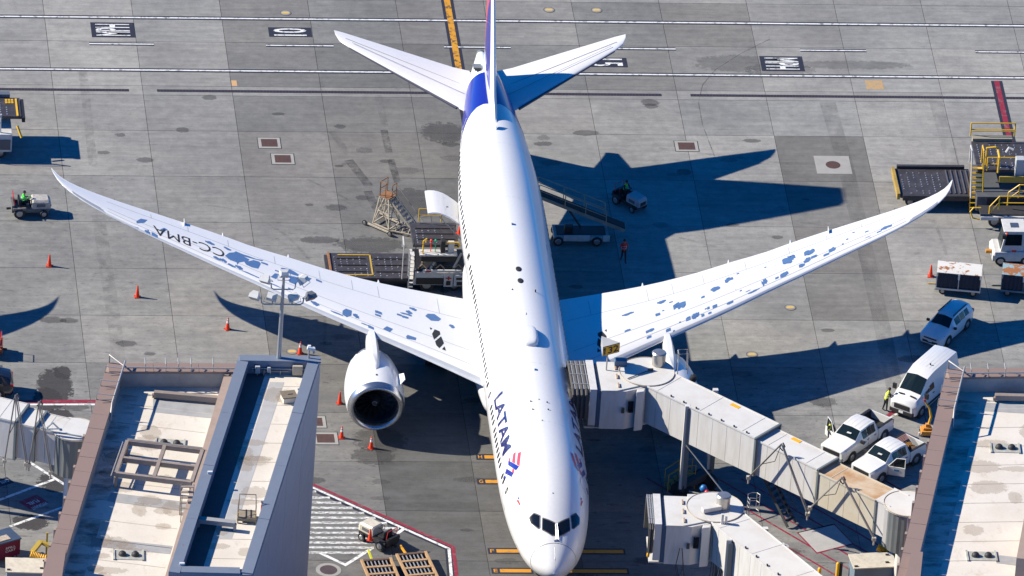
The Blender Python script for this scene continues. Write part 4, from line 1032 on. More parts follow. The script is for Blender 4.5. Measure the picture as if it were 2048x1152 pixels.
# ---- right terminal
tr = thing('terminal_building', 'terminal wing at the lower right with cream roof behind a brown coping', 'building', (0, 0, 0), 0)
nw = v2((52.336, -40.119, 17)); w2 = v2((46.376, -64.789, 17)); ne = v2((57.338, -39.933, 17))
dw = (w2 - nw).normalized(); sw = nw + dw * 50; ne = nw + (ne - nw).normalized() * 26; se = ne + dw * 50
shell(tr, [nw, sw, se, ne], H1, 1.0, D1, tan_w, inner_m)
coping_run(tr, nw + dw * 1.05, sw, 1.05, H1 + .16, 1.78, +1, cope_m)
coping_run(tr, nw, ne, 1.05, H1 + .162, 2.5, -1, cope_m)
nd = Vector((-dw.y, dw.x)); nn = (ne - nw).normalized(); ns_ = Vector((nn.y, -nn.x))
MB().tube([(*(nw + dw * .2 + nd * 1.15), H1 + .6), (*(nw + dw * 5.4 + nd * 1.12), H1 + .55), (*(nw + dw * 6.2 + nd * 1.15), H1 - .3)], .06, 8).build('edge_rail', pipe_m, tr, smooth=60)
MB().tube([(*(nw + nn * 1.0 + ns_ * 1.12), H1 + .5), (*(nw + nn * 16 + ns_ * 1.12), H1 + .45)], .055, 8).build('edge_rail', pipe_m, tr, smooth=60)
MB().tube([(*(nw + nn * .1), H1 + .2), (*(nw + nn * .1), H1 + .75), (*(nw + nn * 1.0 + ns_ * 1.1), H1 + .55)], .055, 8).build('edge_rail', pipe_m, tr, smooth=60)
for k in (1.2, 2.9, 4.6):
    p = nw + dw * k
    MB().tube([(*p, H1 + .1), (*p, H1 + .62), (*(p + nd * 1.12), H1 + .62)], .035, 6).tube([(*(p + dw * .3 + nd * .2), H1 + .34), (*(p + nd * 1.1), H1 + .34)], .03, 5).build('rail_stanchion', pipe_m, tr)
for k in (1.1, 2.2, 3.3, 4.8, 6.4): bracket(tr, nw + nn * (k + .3) + ns_ * .9, nn, ns_, H1 + .16)
pa = nw + nd * 1.06 + dw * 1.6
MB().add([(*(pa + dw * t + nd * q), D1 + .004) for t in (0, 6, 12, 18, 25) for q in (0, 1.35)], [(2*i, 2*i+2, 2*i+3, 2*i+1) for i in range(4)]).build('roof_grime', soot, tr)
b0 = (55.274, -42.058, 16.3)
MB().beam((*b0[:2], D1 + .34), (b0[0] + 9, b0[1] - .35, D1 + .34), .34, .36).beam((*b0[:2], D1 + .08), (*b0[:2], D1 + .3), .2).build('roof_beam', steel_t, tr)
MB().flat([(54.67, -42.24, 15.96), (57.798, -42.63, 15.96), (57.678, -43.61, 15.96), (54.481, -43.282, 15.96)], D1 + .01).build('walk_pad', grey_pad, tr)
MB().flat([(53.228, -60.588, 15.96), (55.535, -61.038, 15.96), (55.404, -62.099, 15.96), (53.051, -61.533, 15.96)], D1 + .01).build('walk_pad', grey_pad, tr)
drain_sump(tr, (55.246, -47.818, 15.95), D1, -.05); drain_sump(tr, (52.201, -60.759, 15.95), D1, -.02)
MB().prism([(47.441, -62.75, 17.6), (48.142, -62.919, 17.6), (47.18, -68.54, 17.6), (46.057, -68.55, 17.6)], H1 + .1, 17.6).build('raised_coping', cope_m, tr)
MB().prism([(55.353, -57.124, 17.5), (56.524, -57.112, 17.5), (55.247, -63.631, 17.5), (53.956, -63.408, 17.5)], D1, 17.5).build('roof_plant_box', tan_w, tr)
for k in range(9):
    p = nw + dw * (9 + k * 1.9)
    MB().box((p.x - .09, p.y, H1 - .6), (.14, .3, 1.5), rz=math.atan2(dw.y, dw.x) - PI/2).build('wall_rib', tan_w, tr)

# membrane laps and ponding marks on both roofs
seam_r = M('membrane_lap', (.50, .45, .38), .8, dirt=.2)
pond = M_blot('ponding_mark', (.38, .28, .19), .22)
def roof_wear(par, o_, dx, dy, nx_, ny_, z, seed):
    r = random.Random(seed)
    for k in range(nx_):
        a = o_ + dy * (1.5 + k * 2.35)
        MB().prism([a, a + dx, a + dx + dy * .05, a + dy * .05], z + .001, z + .012).build('membrane_seam', seam_r, par)
    for k in range(ny_):
        p = o_ + dx * r.uniform(.08, .92) + dy * r.uniform(2, nx_ * 2.3); n = 20
        b_ = MB().flat([(1.1 * math.cos(2*PI*i/n), 1.1 * math.sin(2*PI*i/n)) for i in range(n)], 0).build('ponding_mark', pond, par, (p.x, p.y, z + .016 + k * .0004)); b_.scale = (r.uniform(.4, 1.3), r.uniform(.3, .9), 1)
roof_wear(tr, nw + nd * 1.2 + ns_ * 1.2, nn * 20, dw, 11, 26, D1, 4)
lnw = v2((-1.172, -40.065, 17)); ldw = (v2((-6.782, -65.284, 17)) - lnw).normalized(); lnd = Vector((-ldw.y, ldw.x))
roof_wear(tl, lnw + lnd * 1.2 + Vector((0, -1.2)), lnd * 5.6, ldw, 11, 22, D1, 8)
# ---- the taller annex
HA_ = 19.0; DA = 18.12
blue_w = M('slate_blue_siding', (.20, .235, .30), .55, dirt=.12, scale=.6)
blue_c = M('slate_blue_coping', (.175, .205, .26), .5, dirt=.08)
an = thing('annex_building', 'taller slate-blue annex with a long pale roof and grey walkway beside the terminal', 'building', (0, 0, 0), 0)
ane = v2((12.066, -42.296, 19)); anw = v2((6.914, -42.179, 19)); ase = v2((5.874, -68.253, 19)); asw = v2((0.714, -68.069, 19))
_w, _d, inn = shell(an, [anw, asw, ase, ane], HA_, .66, DA, blue_w, blue_w)
coping_run(an, anw + (asw - anw).normalized() * .7, asw, .7, HA_ + .1, 6.5, +1, blue_c, .1)
coping_run(an, ase, ane - (ane - ase).normalized() * .7, .7, HA_ + .1, 6.5, +1, blue_c, .1)
coping_run(an, anw, ane, .7, HA_ + .102, 6.5, -1, blue_c, .1)
coping_run(an, asw + (ase - asw).normalized() * .75, ase - (ase - asw).normalized() * .75, .7, HA_ + .098, 6, +1, blue_c, .1)
# siding joints on the wall towards the aircraft: long panels, each its own board
de = (ase - ane).normalized(); Le = (ase - ane).length; ou = Vector((-de.y, de.x))
if ou.x < 0: ou = -ou
for zt, zb_ in ((18.9, 17.9), (17.88, 14.9), (14.88, 11.9), (11.88, 8.9), (8.88, 5.9), (5.88, 2.9), (2.88, .05)):
    for k in range(4):
        a = ane + de * (Le * k / 4 + .01); b = ane + de * (Le * (k + 1) / 4 - .01)
        MB().prism([a + ou * .004, b + ou * .004, b + ou * .035, a + ou * .035], zb_, zt).build('siding_panel', blue_w, an)
# walkway strip along the roof
q0 = inn[0].lerp(inn[3], .42); q1 = inn[0].lerp(inn[3], .66); r0_ = inn[1].lerp(inn[2], .40); r1_ = inn[1].lerp(inn[2], .60)
MB().flat([q0.lerp(r0_, .04), q1.lerp(r1_, .04), q1.lerp(r1_, .80), q0.lerp(r0_, .80)], DA + .008).build('walk_pad', M('pale_walk_pad', (.43, .43, .435), .85, dirt=.15), an)
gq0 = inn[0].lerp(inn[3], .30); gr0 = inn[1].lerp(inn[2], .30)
MB().flat([inn[0], gq0, gr0, inn[1]], DA + .006).build('parapet_shade', M('parapet_shade_dark', (.10, .10, .105), .85, dirt=.2), an)  # dark sheet that deepens the west parapet's shadow on the deck by colour
roof_wear(an, inn[0].lerp(inn[3], .3), (inn[3] - inn[0]) * .68, (inn[1] - inn[0]).normalized(), 10, 12, DA, 12)
h0 = (9.8, -46.091, 18.15)
hb = MB().box((0, 0, .2), (.85, .75, .4)).build('roof_hatch', roof_m, an, (h0[0], h0[1], DA), .2)
MB().box((0, 0, .43), (.98, .88, .08)).box((.05, 0, .49), (.3, .12, .05)).build('hatch_lid', M('hatch_lid_brown', (.20, .165, .12), .7, dirt=.3), hb)
red_pipe = M('red_standpipe', (.42, .04, .05), .5, dirt=.2)
for c in ((10.435, -46.139, 18), (7.113, -59.619, 18)):
    sp_ = MB().cyl((0, 0, 0), (0, 0, .62), .075, n=12).build('standpipe', red_pipe, an, (c[0], c[1], DA), smooth=40)
    MB().cyl((0, 0, .62), (0, 0, .85), .06, n=10).box((0, 0, .86), (.2, .1, .1)).build('standpipe_valve', pipe_m, sp_)
MB().lathe([(.02, .12), (.2, .1), (.26, .02)], (0, 0, 0), 'z', 14).build('roof_drain', M('rusty_drain', (.14, .06, .04), .8), an, (10.841, -43.705, 18), smooth=50)
# conduit and boxes on the north parapet
pn = anw.lerp(ane, .15); pm = anw.lerp(ane, .95); iy = Vector((0, -.74))
MB().tube([(*(pn + iy), HA_ - .45), (*(pm + iy), HA_ - .45)], .05, 8).tube([(*(pn + iy), HA_ - .62), (*(anw.lerp(ane, .6) + iy), HA_ - .62)], .035, 6).build('conduit', pipe_m, an)
for t, s_, m_ in ((.22, (.3, .25, .5), 'junction_grey'), (.36, (.2, .2, .35), 'junction_grey'), (.71, (.62, .25, .65), 'junction_tan')):
    p = anw.lerp(ane, t) + iy
    MB().box((p.x, p.y - .1, HA_ - .45), s_).build('junction_box', M(m_, (.46, .47, .47) if m_ == 'junction_grey' else (.46, .40, .31), .6, dirt=.15), an, bevel=.015)
for t in (.22, .3, .38, .5):
    p = anw.lerp(ane, t) + iy
    MB().cyl((p.x, p.y - .12, DA), (p.x, p.y - .12, HA_ - .5), .04, n=6).build('conduit', pipe_m, an)
# beam across the roof, and the safety rail and light near the left edge
b0 = (3.055, -61.219, 18.6); b1 = (5.288, -61.666, 18.6)
MB().beam((*b0[:2], DA + .5), (*b1[:2], DA + .5), .4, .3).beam((*b0[:2], DA), (*b0[:2], DA + .5), .18).beam((*b1[:2], DA), (*b1[:2], DA + .5), .18).build('roof_beam', M('grey_beam', (.34, .335, .33), .6), an)
MB().tube([(*inn[2], 18.2), (*(inn[2] - de * 1.6), 18.2)], .03, 5).build('edge_rail', pipe_m, an)
for c in ((4.071, -56.528, 19.1), (1.593, -67.294, 19.1)):
    MB().box((c[0], c[1], HA_ + .2), (.3, .16, .12)).cyl((c[0] - .2, c[1], HA_), (c[0] - .05, c[1], HA_ + .2), .03, n=6).build('wall_lamp', M('lamp_white', (.7, .7, .7), .5), an)
mark_ = (1.807, -64.945, 18)
MB().tube([(mark_[0], mark_[1], DA), (mark_[0], mark_[1], DA + 1.0)], .05).build('vent_pipe', M('rusty_pipe', (.26, .15, .09), .8), an)
# CCTV post on the corner
c = (11.288, -42.532, 18.4)
cc = thing('camera_post', 'short post with a white camera on the annex corner above the apron', 'camera', (c[0], c[1], HA_ - .7))
MB().cyl((0, 0, 0), (0, 0, 1.45), .06, n=10).build('post', pipe_m, cc)
MB().box((.12, 0, 1.5), (.5, .24, .2), ry=.2).box((.02, .1, 1.6), (.2, .2, .12)).build('camera_housing', M('lamp_white', (.7, .7, .7), .5), cc, bevel=.02)
MB().box((.3, 0, 1.3), (.12, .12, .3)).build('bracket', pipe_m, cc)
# window-cleaning platform on the roof
c = (6.124, -60.395, 18)
gd = thing('roof_platform', 'yellow wheeled access platform with a rail standing on the annex roof', 'platform', (c[0], c[1], DA), -.08)
yel_s = M('ochre_steel', (.50, .33, .10), .6, dirt=.35, scale=4)
MB().box((0, 0, .42), (1.05, .9, .08)).box((0, -.46, .3), (1.2, .1, .2)).build('deck', M('dusty_deck', (.30, .25, .18), .8, dirt=.3), gd)
MB().box((-.05, 0, .47), (.08, .9, .02)).box((.25, 0, .47), (.08, .9, .02)).build('deck_rails', dark_m, gd)
for x, y_ in ((-.55, -.42), (.55, -.42), (-.55, .42), (.55, .42)): MB().beam((x, y_, .08), (x, y_, .75), .07).cyl((x - .04, y_, .09), (x + .04, y_, .09), .09, n=10).build('leg', yel_s, gd)
MB().tube([(-.55, .42, .7), (-.5, .5, 1.55), (.5, .5, 1.55), (.55, .42, .7)], .035, 6).tube([(-.55, -.42, .7), (-.5, .5, 1.5)], .025, 5).tube([(.55, -.42, .7), (.5, .5, 1.5)], .025, 5).build('rail', M('brown_rail', (.12, .07, .05), .6), gd)
MB().box((0, 0, .22), (1.0, .7, .12)).build('chassis', yel_s, gd)

# ---- floodlight mast standing behind the annex parapet
mp_ = (9.407, -42.526, 18.05)
ml = thing('floodlight_mast', 'tall grey floodlight mast with seven lamp heads rising from the annex roof', 'light mast', (mp_[0], mp_[1], DA))
mast_m = M('mast_galvanised', (.36, .38, .40), .4, .5, dirt=.15)
MB().lathe([(.16, 0), (.15, 1.6), (.12, 4.9), (.085, 6.9)], (0, 0, 0), 'z', 14, caps=True).box((0, 0, .05), (.55, .55, .1)).build('pole', mast_m, ml, smooth=50)
MB().tube([(-1.35, 0, 5.35), (-1.3, 0, 5.0), (-1.15, 0, 4.9), (1.15, 0, 4.9), (1.3, 0, 5.0), (1.35, 0, 5.35)], .05, 8).tube([(-.62, 0, 4.9), (-.62, 0, 5.2)], .045, 6).tube([(.62, 0, 4.9), (.62, 0, 5.2)], .045, 6).build('crossarm', mast_m, ml, smooth=60)
MB().tube([(-.78, 0, 6.45), (-.74, 0, 6.1), (-.6, 0, 6.0), (.6, 0, 6.0), (.74, 0, 6.1), (.78, 0, 6.45)], .045, 8).build('crossarm', mast_m, ml, smooth=60)
lamp_w = M('lamp_housing', (.55, .55, .54), .5, dirt=.15); lamp_g = M('lamp_housing_dark', (.16, .17, .19), .5, dirt=.15)
def flood(p, yaw, tilt, m=lamp_w, s_=.82):
    # a wedge: wide glass face, narrower back
    R = Matrix.Rotation(yaw, 3, 'Z') @ Matrix.Rotation(tilt, 3, 'X'); mb = MB(); vs = []
    for y_, w_, h_ in ((-.30, .37, .33), (.0, .36, .32), (.34, .22, .12)):
        vs.append([Vector(p) + R @ Vector((x * w_ * s_, y_ * s_, z * h_ * s_)) for x, z in ((-1, -1), (1, -1), (1, 1), (-1, 1))])
    h = mb.loft(vs).build('floodlight', m, ml, fix=True)
    g = MB(); g.add([Vector(p) + R @ Vector((x * .32 * s_, -.31 * s_, z * .28 * s_)) for x, z in ((-1, -1), (1, -1), (1, 1), (-1, 1))], [(0, 1, 2, 3)])
    g.build('lamp_glass', M('lamp_glass', (.2, .22, .25), .1, dirt=0), h)
    MB().tube([Vector(p) + R @ Vector((-.39, .05, 0)), Vector(p) + R @ Vector((-.39, .05, -.42)), Vector(p) + R @ Vector((.39, .05, -.42)), Vector(p) + R @ Vector((.39, .05, 0))], .022, 5).build('yoke', mast_m, h)
flood((-1.75, 0, 5.55), -.5, .75, lamp_w); flood((-.72, .0, 5.45), 2.6, .55, lamp_w); flood((.72, 0, 5.45), -2.5, .55, lamp_w); flood((1.75, 0, 5.55), .5, .75, lamp_g)
flood((-1.15, 0, 6.75), -.5, .8, lamp_w); flood((1.25, 0, 6.75), -2.2, .6, lamp_w); flood((0, 0, 7.15), PI, .5, lamp_w)
for x in (-.18, .18): MB().cyl((x, -.1, 6.95), (x, -.1, 7.2), .07, n=10).build('obstruction_light', M('obstruction_red', (.6, .02, .05), .3), ml)

# ================================================================= passenger boarding bridges
br_w = M('bridge_white', (.65, .64, .62), .5, dirt=.24, dcol=(.44, .40, .34), scale=1.6, vec=(1.6, 1.6, .22))
br_roof = M('bridge_roof', (.64, .63, .60), .6, dirt=.22, dcol=(.48, .42, .35), scale=.8)
br_rust = M('bridge_roof_rusty', (.56, .45, .32), .75, dirt=.6, dcol=(.40, .20, .07), scale=.6)
br_rustside = M('bridge_side_aged', (.58, .54, .44), .6, dirt=.3, dcol=(.5, .40, .26), scale=.8)
br_edge = M('bridge_edge_grey', (.16, .19, .20), .5, dirt=.1)
br_dark = M('bridge_dark', (.05, .055, .06), .6)
bellow_m = M('bellows_fabric', (.10, .095, .09), .9, dirt=.2); alu = M('aluminium_bar', (.58, .57, .54), .4, .5, dirt=.2)
drum_m = M('stainless_drum', (.50, .48, .45), .32, .75, dirt=.12)
yel = M('safety_yellow', (.80, .42, .02), .5, dirt=.12)
def tunnel(parent, a, b, w, z0, z1, side_m, roof_m_, step=1.15, cap=True):
    """corridor box from a to b with separate wall panels, roof sheet and end frame"""
    a = v2(a); b = v2(b); d = b - a; L = d.length; d.normalize(); n = Vector((-d.y, d.x))
    mid = (a + b) / 2
    t = MB().beam((*a, (z0 + z1) / 2), (*b, (z0 + z1) / 2), w - .06, z1 - z0 - .06).build('tunnel', br_dark, parent)
    k = max(1, round(L / step)); l = L / k
    for sd_ in (-1, 1):
        for i in range(k):
            p = a + d * (l * (i + .5)) + n * sd_ * (w / 2 - .02)
            MB().beam((*(p - d * (l / 2 - .012)), (z0 + z1) / 2), (*(p + d * (l / 2 - .012)), (z0 + z1) / 2), .05, z1 - z0 - .02).build('wall_panel', side_m, t)
    rp = MB()
    rp.beam((*a, z1), (*b, z1), w + .06, .07)
    rp.build('roof_sheet', roof_m_, t)
    for i in range(1, k, 3):
        p = a + d * (l * i)
        MB().beam((*(p - n * (w/2)), z1 + .042), (*(p + n * (w/2)), z1 + .042), .05, .02).build('roof_seam', side_m, t)
    for sd_ in (-1, 1): MB().beam((*(a + n * sd_ * (w/2 + .03)), z1 + .03), (*(b + n * sd_ * (w/2 + .03)), z1 + .03), .05, .12).build('roof_trim', side_m, t)
    if cap:
        e = MB(); c0 = b + d * .06
        for sd_ in (-1, 1): e.beam((*(c0 + n * sd_ * (w/2 + .03)), z0), (*(c0 + n * sd_ * (w/2 + .03)), z1 + .05), .14, .14, up=(d.x, d.y, 0))
        e.beam((*(c0 - n * (w/2 + .1)), z1 + .04), (*(c0 + n * (w/2 + .1)), z1 + .04), .14, .14).beam((*(c0 - n * (w/2)), z0), (*(c0 + n * (w/2)), z0), .14, .14)
        e.build('end_frame', br_edge, t)
    return t
def rotunda(parent, c, r, z0, z1, m_wall, hood=True, slots=True):
    rg = []; N = 48
    mb = MB()
    for z_ in (z0, z1):
        rg.append([(c[0] + (r - (.03 if k % 2 else 0)) * math.cos(2*PI*k/N), c[1] + (r - (.03 if k % 2 else 0)) * math.sin(2*PI*k/N), z_) for k in range(N)])
    o = mb.loft(rg).build('rotunda', m_wall, parent)
    MB().cyl((*c[:2], z1), (*c[:2], z1 + .1), r + .08, n=40).build('rotunda_roof', br_roof, o, smooth=30)
    MB().tube([(c[0] + (r + .08) * math.cos(a), c[1] + (r + .08) * math.sin(a), z1 + .1) for a in [2*PI*k/40 for k in range(40)]], .04, 5, closed=True).build('roof_rim', M('rim_tan', (.42, .36, .29), .6), o)
    return o
def vent_drum(parent, c, z):
    v = MB().cyl((*c[:2], z), (*c[:2], z + .82), .44, n=26).build('vent_drum', drum_m, parent, smooth=30)
    MB().lathe([(.47, 0), (.48, .06), (.40, .14), (.02, .16)], (c[0], c[1], z + .82), 'z', 26).build('drum_cap', drum_m, v, smooth=40)
def cage_ladder(parent, c, z0, z1, ang):
    mb = MB(); ca, sa = math.cos(ang), math.sin(ang)
    for y_ in (-.22, .22): mb.tube([(c[0] - sa * y_, c[1] + ca * y_, z0), (c[0] - sa * y_, c[1] + ca * y_, z1)], .025, 5)
    k = z0 + .2
    while k < z1: mb.tube([(c[0] - sa * .22, c[1] + ca * .22, k), (c[0] + sa * .22, c[1] - ca * .22, k)], .018, 4); k += .3
    for k in (z1 - 1.2, z1 - .6, z1):
        mb.tube([(c[0] + ca * x - sa * y_, c[1] + sa * x + ca * y_, k) for x, y_ in ((0, -.24), (.3, -.36), (.62, -.28), (.74, 0), (.62, .28), (.3, .36), (0, .24))], .02, 5)
    for x, y_ in ((.62, -.28), (.74, 0), (.62, .28)): mb.tube([(c[0] + ca * x - sa * y_, c[1] + sa * x + ca * y_, z1 - 1.2), (c[0] + ca * x - sa * y_, c[1] + sa * x + ca * y_, z1)], .016, 4)
    return mb.build('caged_ladder', pipe_m, parent)
def cab(parent, c, rz, z0, z1, bellows=True, retracted=False):
    """aircraft end: two-part roof, dark side walls, folding canopy"""
    cb = bpy.data.objects.new('cab', None); frame(cb, parent, (c[0], c[1], 0), rz)
    me = MB().prism([(-3.2, -2.2), (-1.6, -2.25), (.5, -1.4), (.5, 1.4), (-1.6, 1.25), (-3.2, 1.25)], z0, z1 - .04)
    body = me.mesh('cab_body', br_w); bo = bpy.data.objects.new('cab_body', body); frame(bo, cb)
    MB().prism([(-3.2, -2.3), (-2.2, -2.3), (.4, -1.2), (.4, 1.2), (-2.0, 1.3), (-3.2, 1.3)], z1 - .04, z1 + .05).build('cab_roof', br_roof, cb)
    MB().prism([(-3.95, -2.3), (-3.5, -2.3), (-3.45, 1.4), (-3.92, 1.4)], z0 + .3, z1 + .12).build('canopy_frame', br_w, cb)
    MB().prism([(-3.48, -2.2), (-3.22, -2.2), (-3.22, 1.25), (-3.46, 1.25)], z0 + .1, z1 - .05).build('cab_gap', M('gap_blue', (.05, .10, .18), .6), cb)
    MB().box((-3.3, -.45, z0 - .06), (1.7, 3.0, .12)).build('cab_floor', br_w, cb)
    n = 8 if not retracted else 5; dep = 1.15 if not retracted else .35
    for k in range(n):
        x = -3.98 - dep * (k + .5) / n; zz = z1 - .02 + (.05 if k % 2 else 0)
        MB().tube([(x, -2.35 - .1 * (k % 2), z0 + .9), (x, -2.35 - .1 * (k % 2), zz - .2), (x, -2.1, zz), (x, 1.3, zz + .02), (x, 1.5, zz - .25), (x, 1.5, z0 + .4)], dep / n * .62, 6).build('bellows_fold', bellow_m, cb)
        if k % 2 == 0: MB().beam((x, -2.15, zz + .07), (x, 1.35, zz + .09), .07, .05).build('bellows_hoop', alu, cb)
    for y_ in (-1.6, -.4, .8): MB().beam((-3.96, y_, z1 + .1), (-3.98 - dep, y_ + .08, z1 + .1), .05).build('bellows_stay', alu, cb)
    MB().prism([(-.95, -2.35), (-.4, -2.2), (-.3, -1.75), (-.85, -1.85)], z0 - .1, z1 - .05).build('shutter_housing', br_w, cb, bevel=.06)
    MB().box((-1.25, -2.36, z0 + 1.75), (.36, .04, .85)).build('cab_window', glass_d, cb)
    MB().box((-1.75, -2.4, z0 + 1.5), (.2, .05, .4)).build('control_box', br_dark, cb)
    for y_ in (-1.7, -.6, .5): MB().box((-2.05, y_, z1 + .1), (.1, .5, .1)).build('roof_fitting', M('rusty_fitting', (.38, .28, .2), .7), cb)
    return cb
def arm_rig(parent, pts, r_=.055):
    a, b, c = [Vector(p) for p in pts]
    m_ = M('cable_arm_steel', (.30, .29, .28), .45, .5, dirt=.2)
    k = MB().tube([a, b], r_, 6).tube([b, c], r_, 6).tube([b + Vector((.12, 0, -.1)), b.lerp(c, .5) + Vector((.14, -.08, -.1)), c + Vector((.1, 0, 0))], .03, 5).build('cable_arm', m_, parent, smooth=60)
    mid = a.lerp(b, .55)
    MB().tube([b + Vector((.1, .05, .05)), b + Vector((.25, .1, -.25)), b + Vector((.1, 0, -.5)), b + Vector((-.1, 0, -.25))], .05, 6).tube([a.lerp(b, .4), a.lerp(b, .7) + Vector((.25, 0, -.55)), b], .025, 5).build('cable_loop', br_dark, k)
    for p in (a, c): MB().box(p, (.26, .2, .22)).tube([p, p + Vector((0, 0, -.45))], .06, 6).build('arm_joint', alu, k)
    return k
# -- the bridge on the aircraft
bz = thing('boarding_bridge', 'long white boarding bridge reaching the aircraft door, yellow 132 sign on its cab', 'boarding bridge', (35.4, -24.1, 0))
bz.location = (0, 0, 0)
d1 = Vector((.7071, -.7071)); n1 = Vector((.7071, .7071))
def bt(t, n_): return d1 * t + n1 * n_
rotunda(bz, (35.35, -24.2), 1.72, 4.35, 7.12, M('rotunda_grey', (.42, .41, .39), .6, dirt=.1))
tA = tunnel(bz, bt(42.9, 7.74), bt(52.3, 7.74), 2.42, 4.4, 7.15, br_w, br_roof)
tB = tunnel(bz, bt(52.2, 7.62), bt(57.4, 7.62), 1.95, 4.42, 6.98, br_w, br_roof)
tC = tunnel(bz, bt(57.2, 7.52), bt(62.2, 7.52), 1.80, 4.42, 6.78, br_rustside, br_rust)
tD = tunnel(bz, bt(62.2, 7.52), bt(63.4, 7.52), 1.86, 4.38, 6.86, br_w, br_roof, cap=False)
rb = rotunda(bz, bt(64.0, 7.7), 1.5, 3.9, 6.8, M('rotunda_slat', (.15, .165, .17), .5, dirt=.1))
MB().cyl((*bt(64.0, 7.7), 0), (*bt(64.0, 7.7), 3.9), .55, n=20).build('rotunda_pillar', br_w, rb)
MB().prism([bt(63.2, 8.7), bt(65.6, 8.9), bt(65.6, 6.6), bt(63.2, 6.3)], 4.2, 6.7).build('wall_connector', br_w, bz)
MB().prism([(50.9, -38.9), (54.6, -39.6), (54.6, -41.6), (50.9, -41.2)], 4.25, 6.72).build('wall_connector', br_w, bz)
for t_, n_ in ((48.5, 8.55), (53.8, 8.3)):
    p = bt(t_, n_); MB().prism([p, p + d1 * .7, p + d1 * .7 + n1 * .32, p + n1 * .32], 6.9, 7.2 if t_ < 50 else 7.04).build('yellow_roof_mark', yel, bz)
vent_drum(bz, (36.201, -23.297, 7.25), 7.22)
cab(bz, (35.4, -24.2), 0.0, 4.2, 7.1)
MB().tube([(34.0, -25.2, 7.28), (35.6, -24.1, 7.3)], .035, 5).box((35.6, -24.1, 7.3), (.35, .14, .14)).build('roof_hatch_bar', br_dark, bz)
MB().box((33.705, -23.326, 7.4), (.8, .5, .4)).build('cab_air_unit', M('blue_grey_box', (.12, .19, .27), .6), bz)
hoop = MB()
for y_ in (0, .55): hoop.tube([(37.35, -24.3 + y_, 7.1), (37.35, -24.3 + y_, 8.6), (37.95, -24.3 + y_, 8.65), (38.0, -24.3 + y_, 7.1)], .03, 6)
hoop.tube([(37.35, -24.3, 8.6), (37.35, -23.75, 8.6)], .03, 6).tube([(37.35, -24.3, 7.9), (37.35, -23.75, 7.9)], .025, 5)
hoop.build('ladder_hoop', pipe_m, bz)
MB().lathe([(.02, .46), (.2, .4), (.26, .2), (.2, .02)], (38.3, -25.0, 7.0), 'z', 16).build('beacon_dome', dark_m, bz, smooth=50)
# gate number
sb = [v2(p) for p in ((32.383, -24.116, 9), (33.547, -23.534, 9), (32.417, -22.731, 9))]
sg_ = MB().prism(sb, 8.28, 9.0).build('gate_sign', M('sign_grey', (.45, .45, .44), .5), bz)
fd_ = sb[1] - sb[0]; Ls = fd_.length; fd_.normalize(); fo_ = Vector((fd_.y, -fd_.x))
MB().add([(*(sb[0] + fd_ * t + fo_ * .01), z_) for t, z_ in ((.02, 8.3), (Ls - .02, 8.3), (Ls - .02, 8.98), (.02, 8.98))], [(0, 1, 2, 3)]).build('sign_border', dark_m, sg_)
MB().add([(*(sb[0] + fd_ * t + fo_ * .016), z_) for t, z_ in ((.05, 8.33), (Ls - .05, 8.33), (Ls - .05, 8.95), (.05, 8.95))], [(0, 1, 2, 3)]).build('sign_face', M('sign_yellow', (.78, .40, .0), .45, dirt=.05), sg_)
vs, fs = fit_text('132', Ls - .2, .5, .02)
MB().add([(*(sb[0] + fd_ * (v.x + .1) + fo_ * .024), 8.39 + v.y) for v in vs] + [(*(sb[0] + fd_ * (a_ + .1) + fo_ * .024), 8.39 + b_) for a_, b_ in ((-.07, .36), (.03, .36), (.03, .5), (.0, .5))], fs + [tuple(len(vs) + i for i in range(4))]).build('lettering', dark_m, sg_)
MB().cyl((*(sb[0].lerp(sb[1], .3)), 7.1), (*(sb[0].lerp(sb[1], .3)), 8.3), .05, n=8).build('sign_post', pipe_m, sg_)
# lift columns, bogie and stair
p = v2((37.727, -28.24, 7.3))
p = p - n1 * .16
for q in (p, p + n1 * 2.85):
    MB().beam((*q, .9), (*q, 7.2), .3, .34).build('lift_column', br_w, bz); MB().beam((*(q + d1 * .2), 1.0), (*(q + d1 * .2), 7.0), .12, .3).build('column_track', br_edge, bz)
pc = p + n1 * 1.4
bo_ = MB().beam((*(pc - n1 * 1.5), .95), (*(pc + n1 * 1.5), .95), .5, .5).build('bogie', br_dark, bz)
for s1_ in (-1, 1):
    for s2_ in (-.45, .45):
        q = pc + n1 * s1_ * 1.1 + d1 * s2_
        MB().cyl((*(q - n1 * .2), .5), (*(q + n1 * .2), .5), .5, n=18).build('wheel', tyre_m, bo_)
MB().beam((*(p - n1 * .1 + d1 * .2), 4.3), (*(pc - n1 * .9 + d1 * 3.4), 1.5), .07).beam((*(pc - n1 * 1.2 + d1 * 3.4), 1.5), (*(pc - n1 * 1.6 + d1 * .8), 1.1), .06).build('brace', alu, bz)
stt = MB()
for k in range(12):
    q = bt(50.5 + k * .28, 9.2); stt.box((*q, 4.2 - k * .34), (.9, .3, .05), rz=PI / 4)
stt.beam((*bt(50.4, 8.8), 4.3), (*bt(53.8, 8.8), .1), .06, .2).beam((*bt(50.4, 9.6), 4.3), (*bt(53.8, 9.6), .1), .06, .2)
stt.tube([(*bt(50.4, 8.8), 5.3), (*bt(53.8, 8.8), 1.1)], .03, 5).tube([(*bt(50.4, 9.6), 5.3), (*bt(53.8, 9.6), 1.1)], .03, 5)
stt.build('service_stair', br_dark, bz)
arm_rig(bz, [(41.291, -32.805, 4.48), (43.032, -34.264, 7.915), (44.77, -36.426, 3.975)])
arm_rig(bz, [(44.9, -36.415, 4.423), (46.584, -37.816, 7.595), (48.61, -40.266, 4.492)])
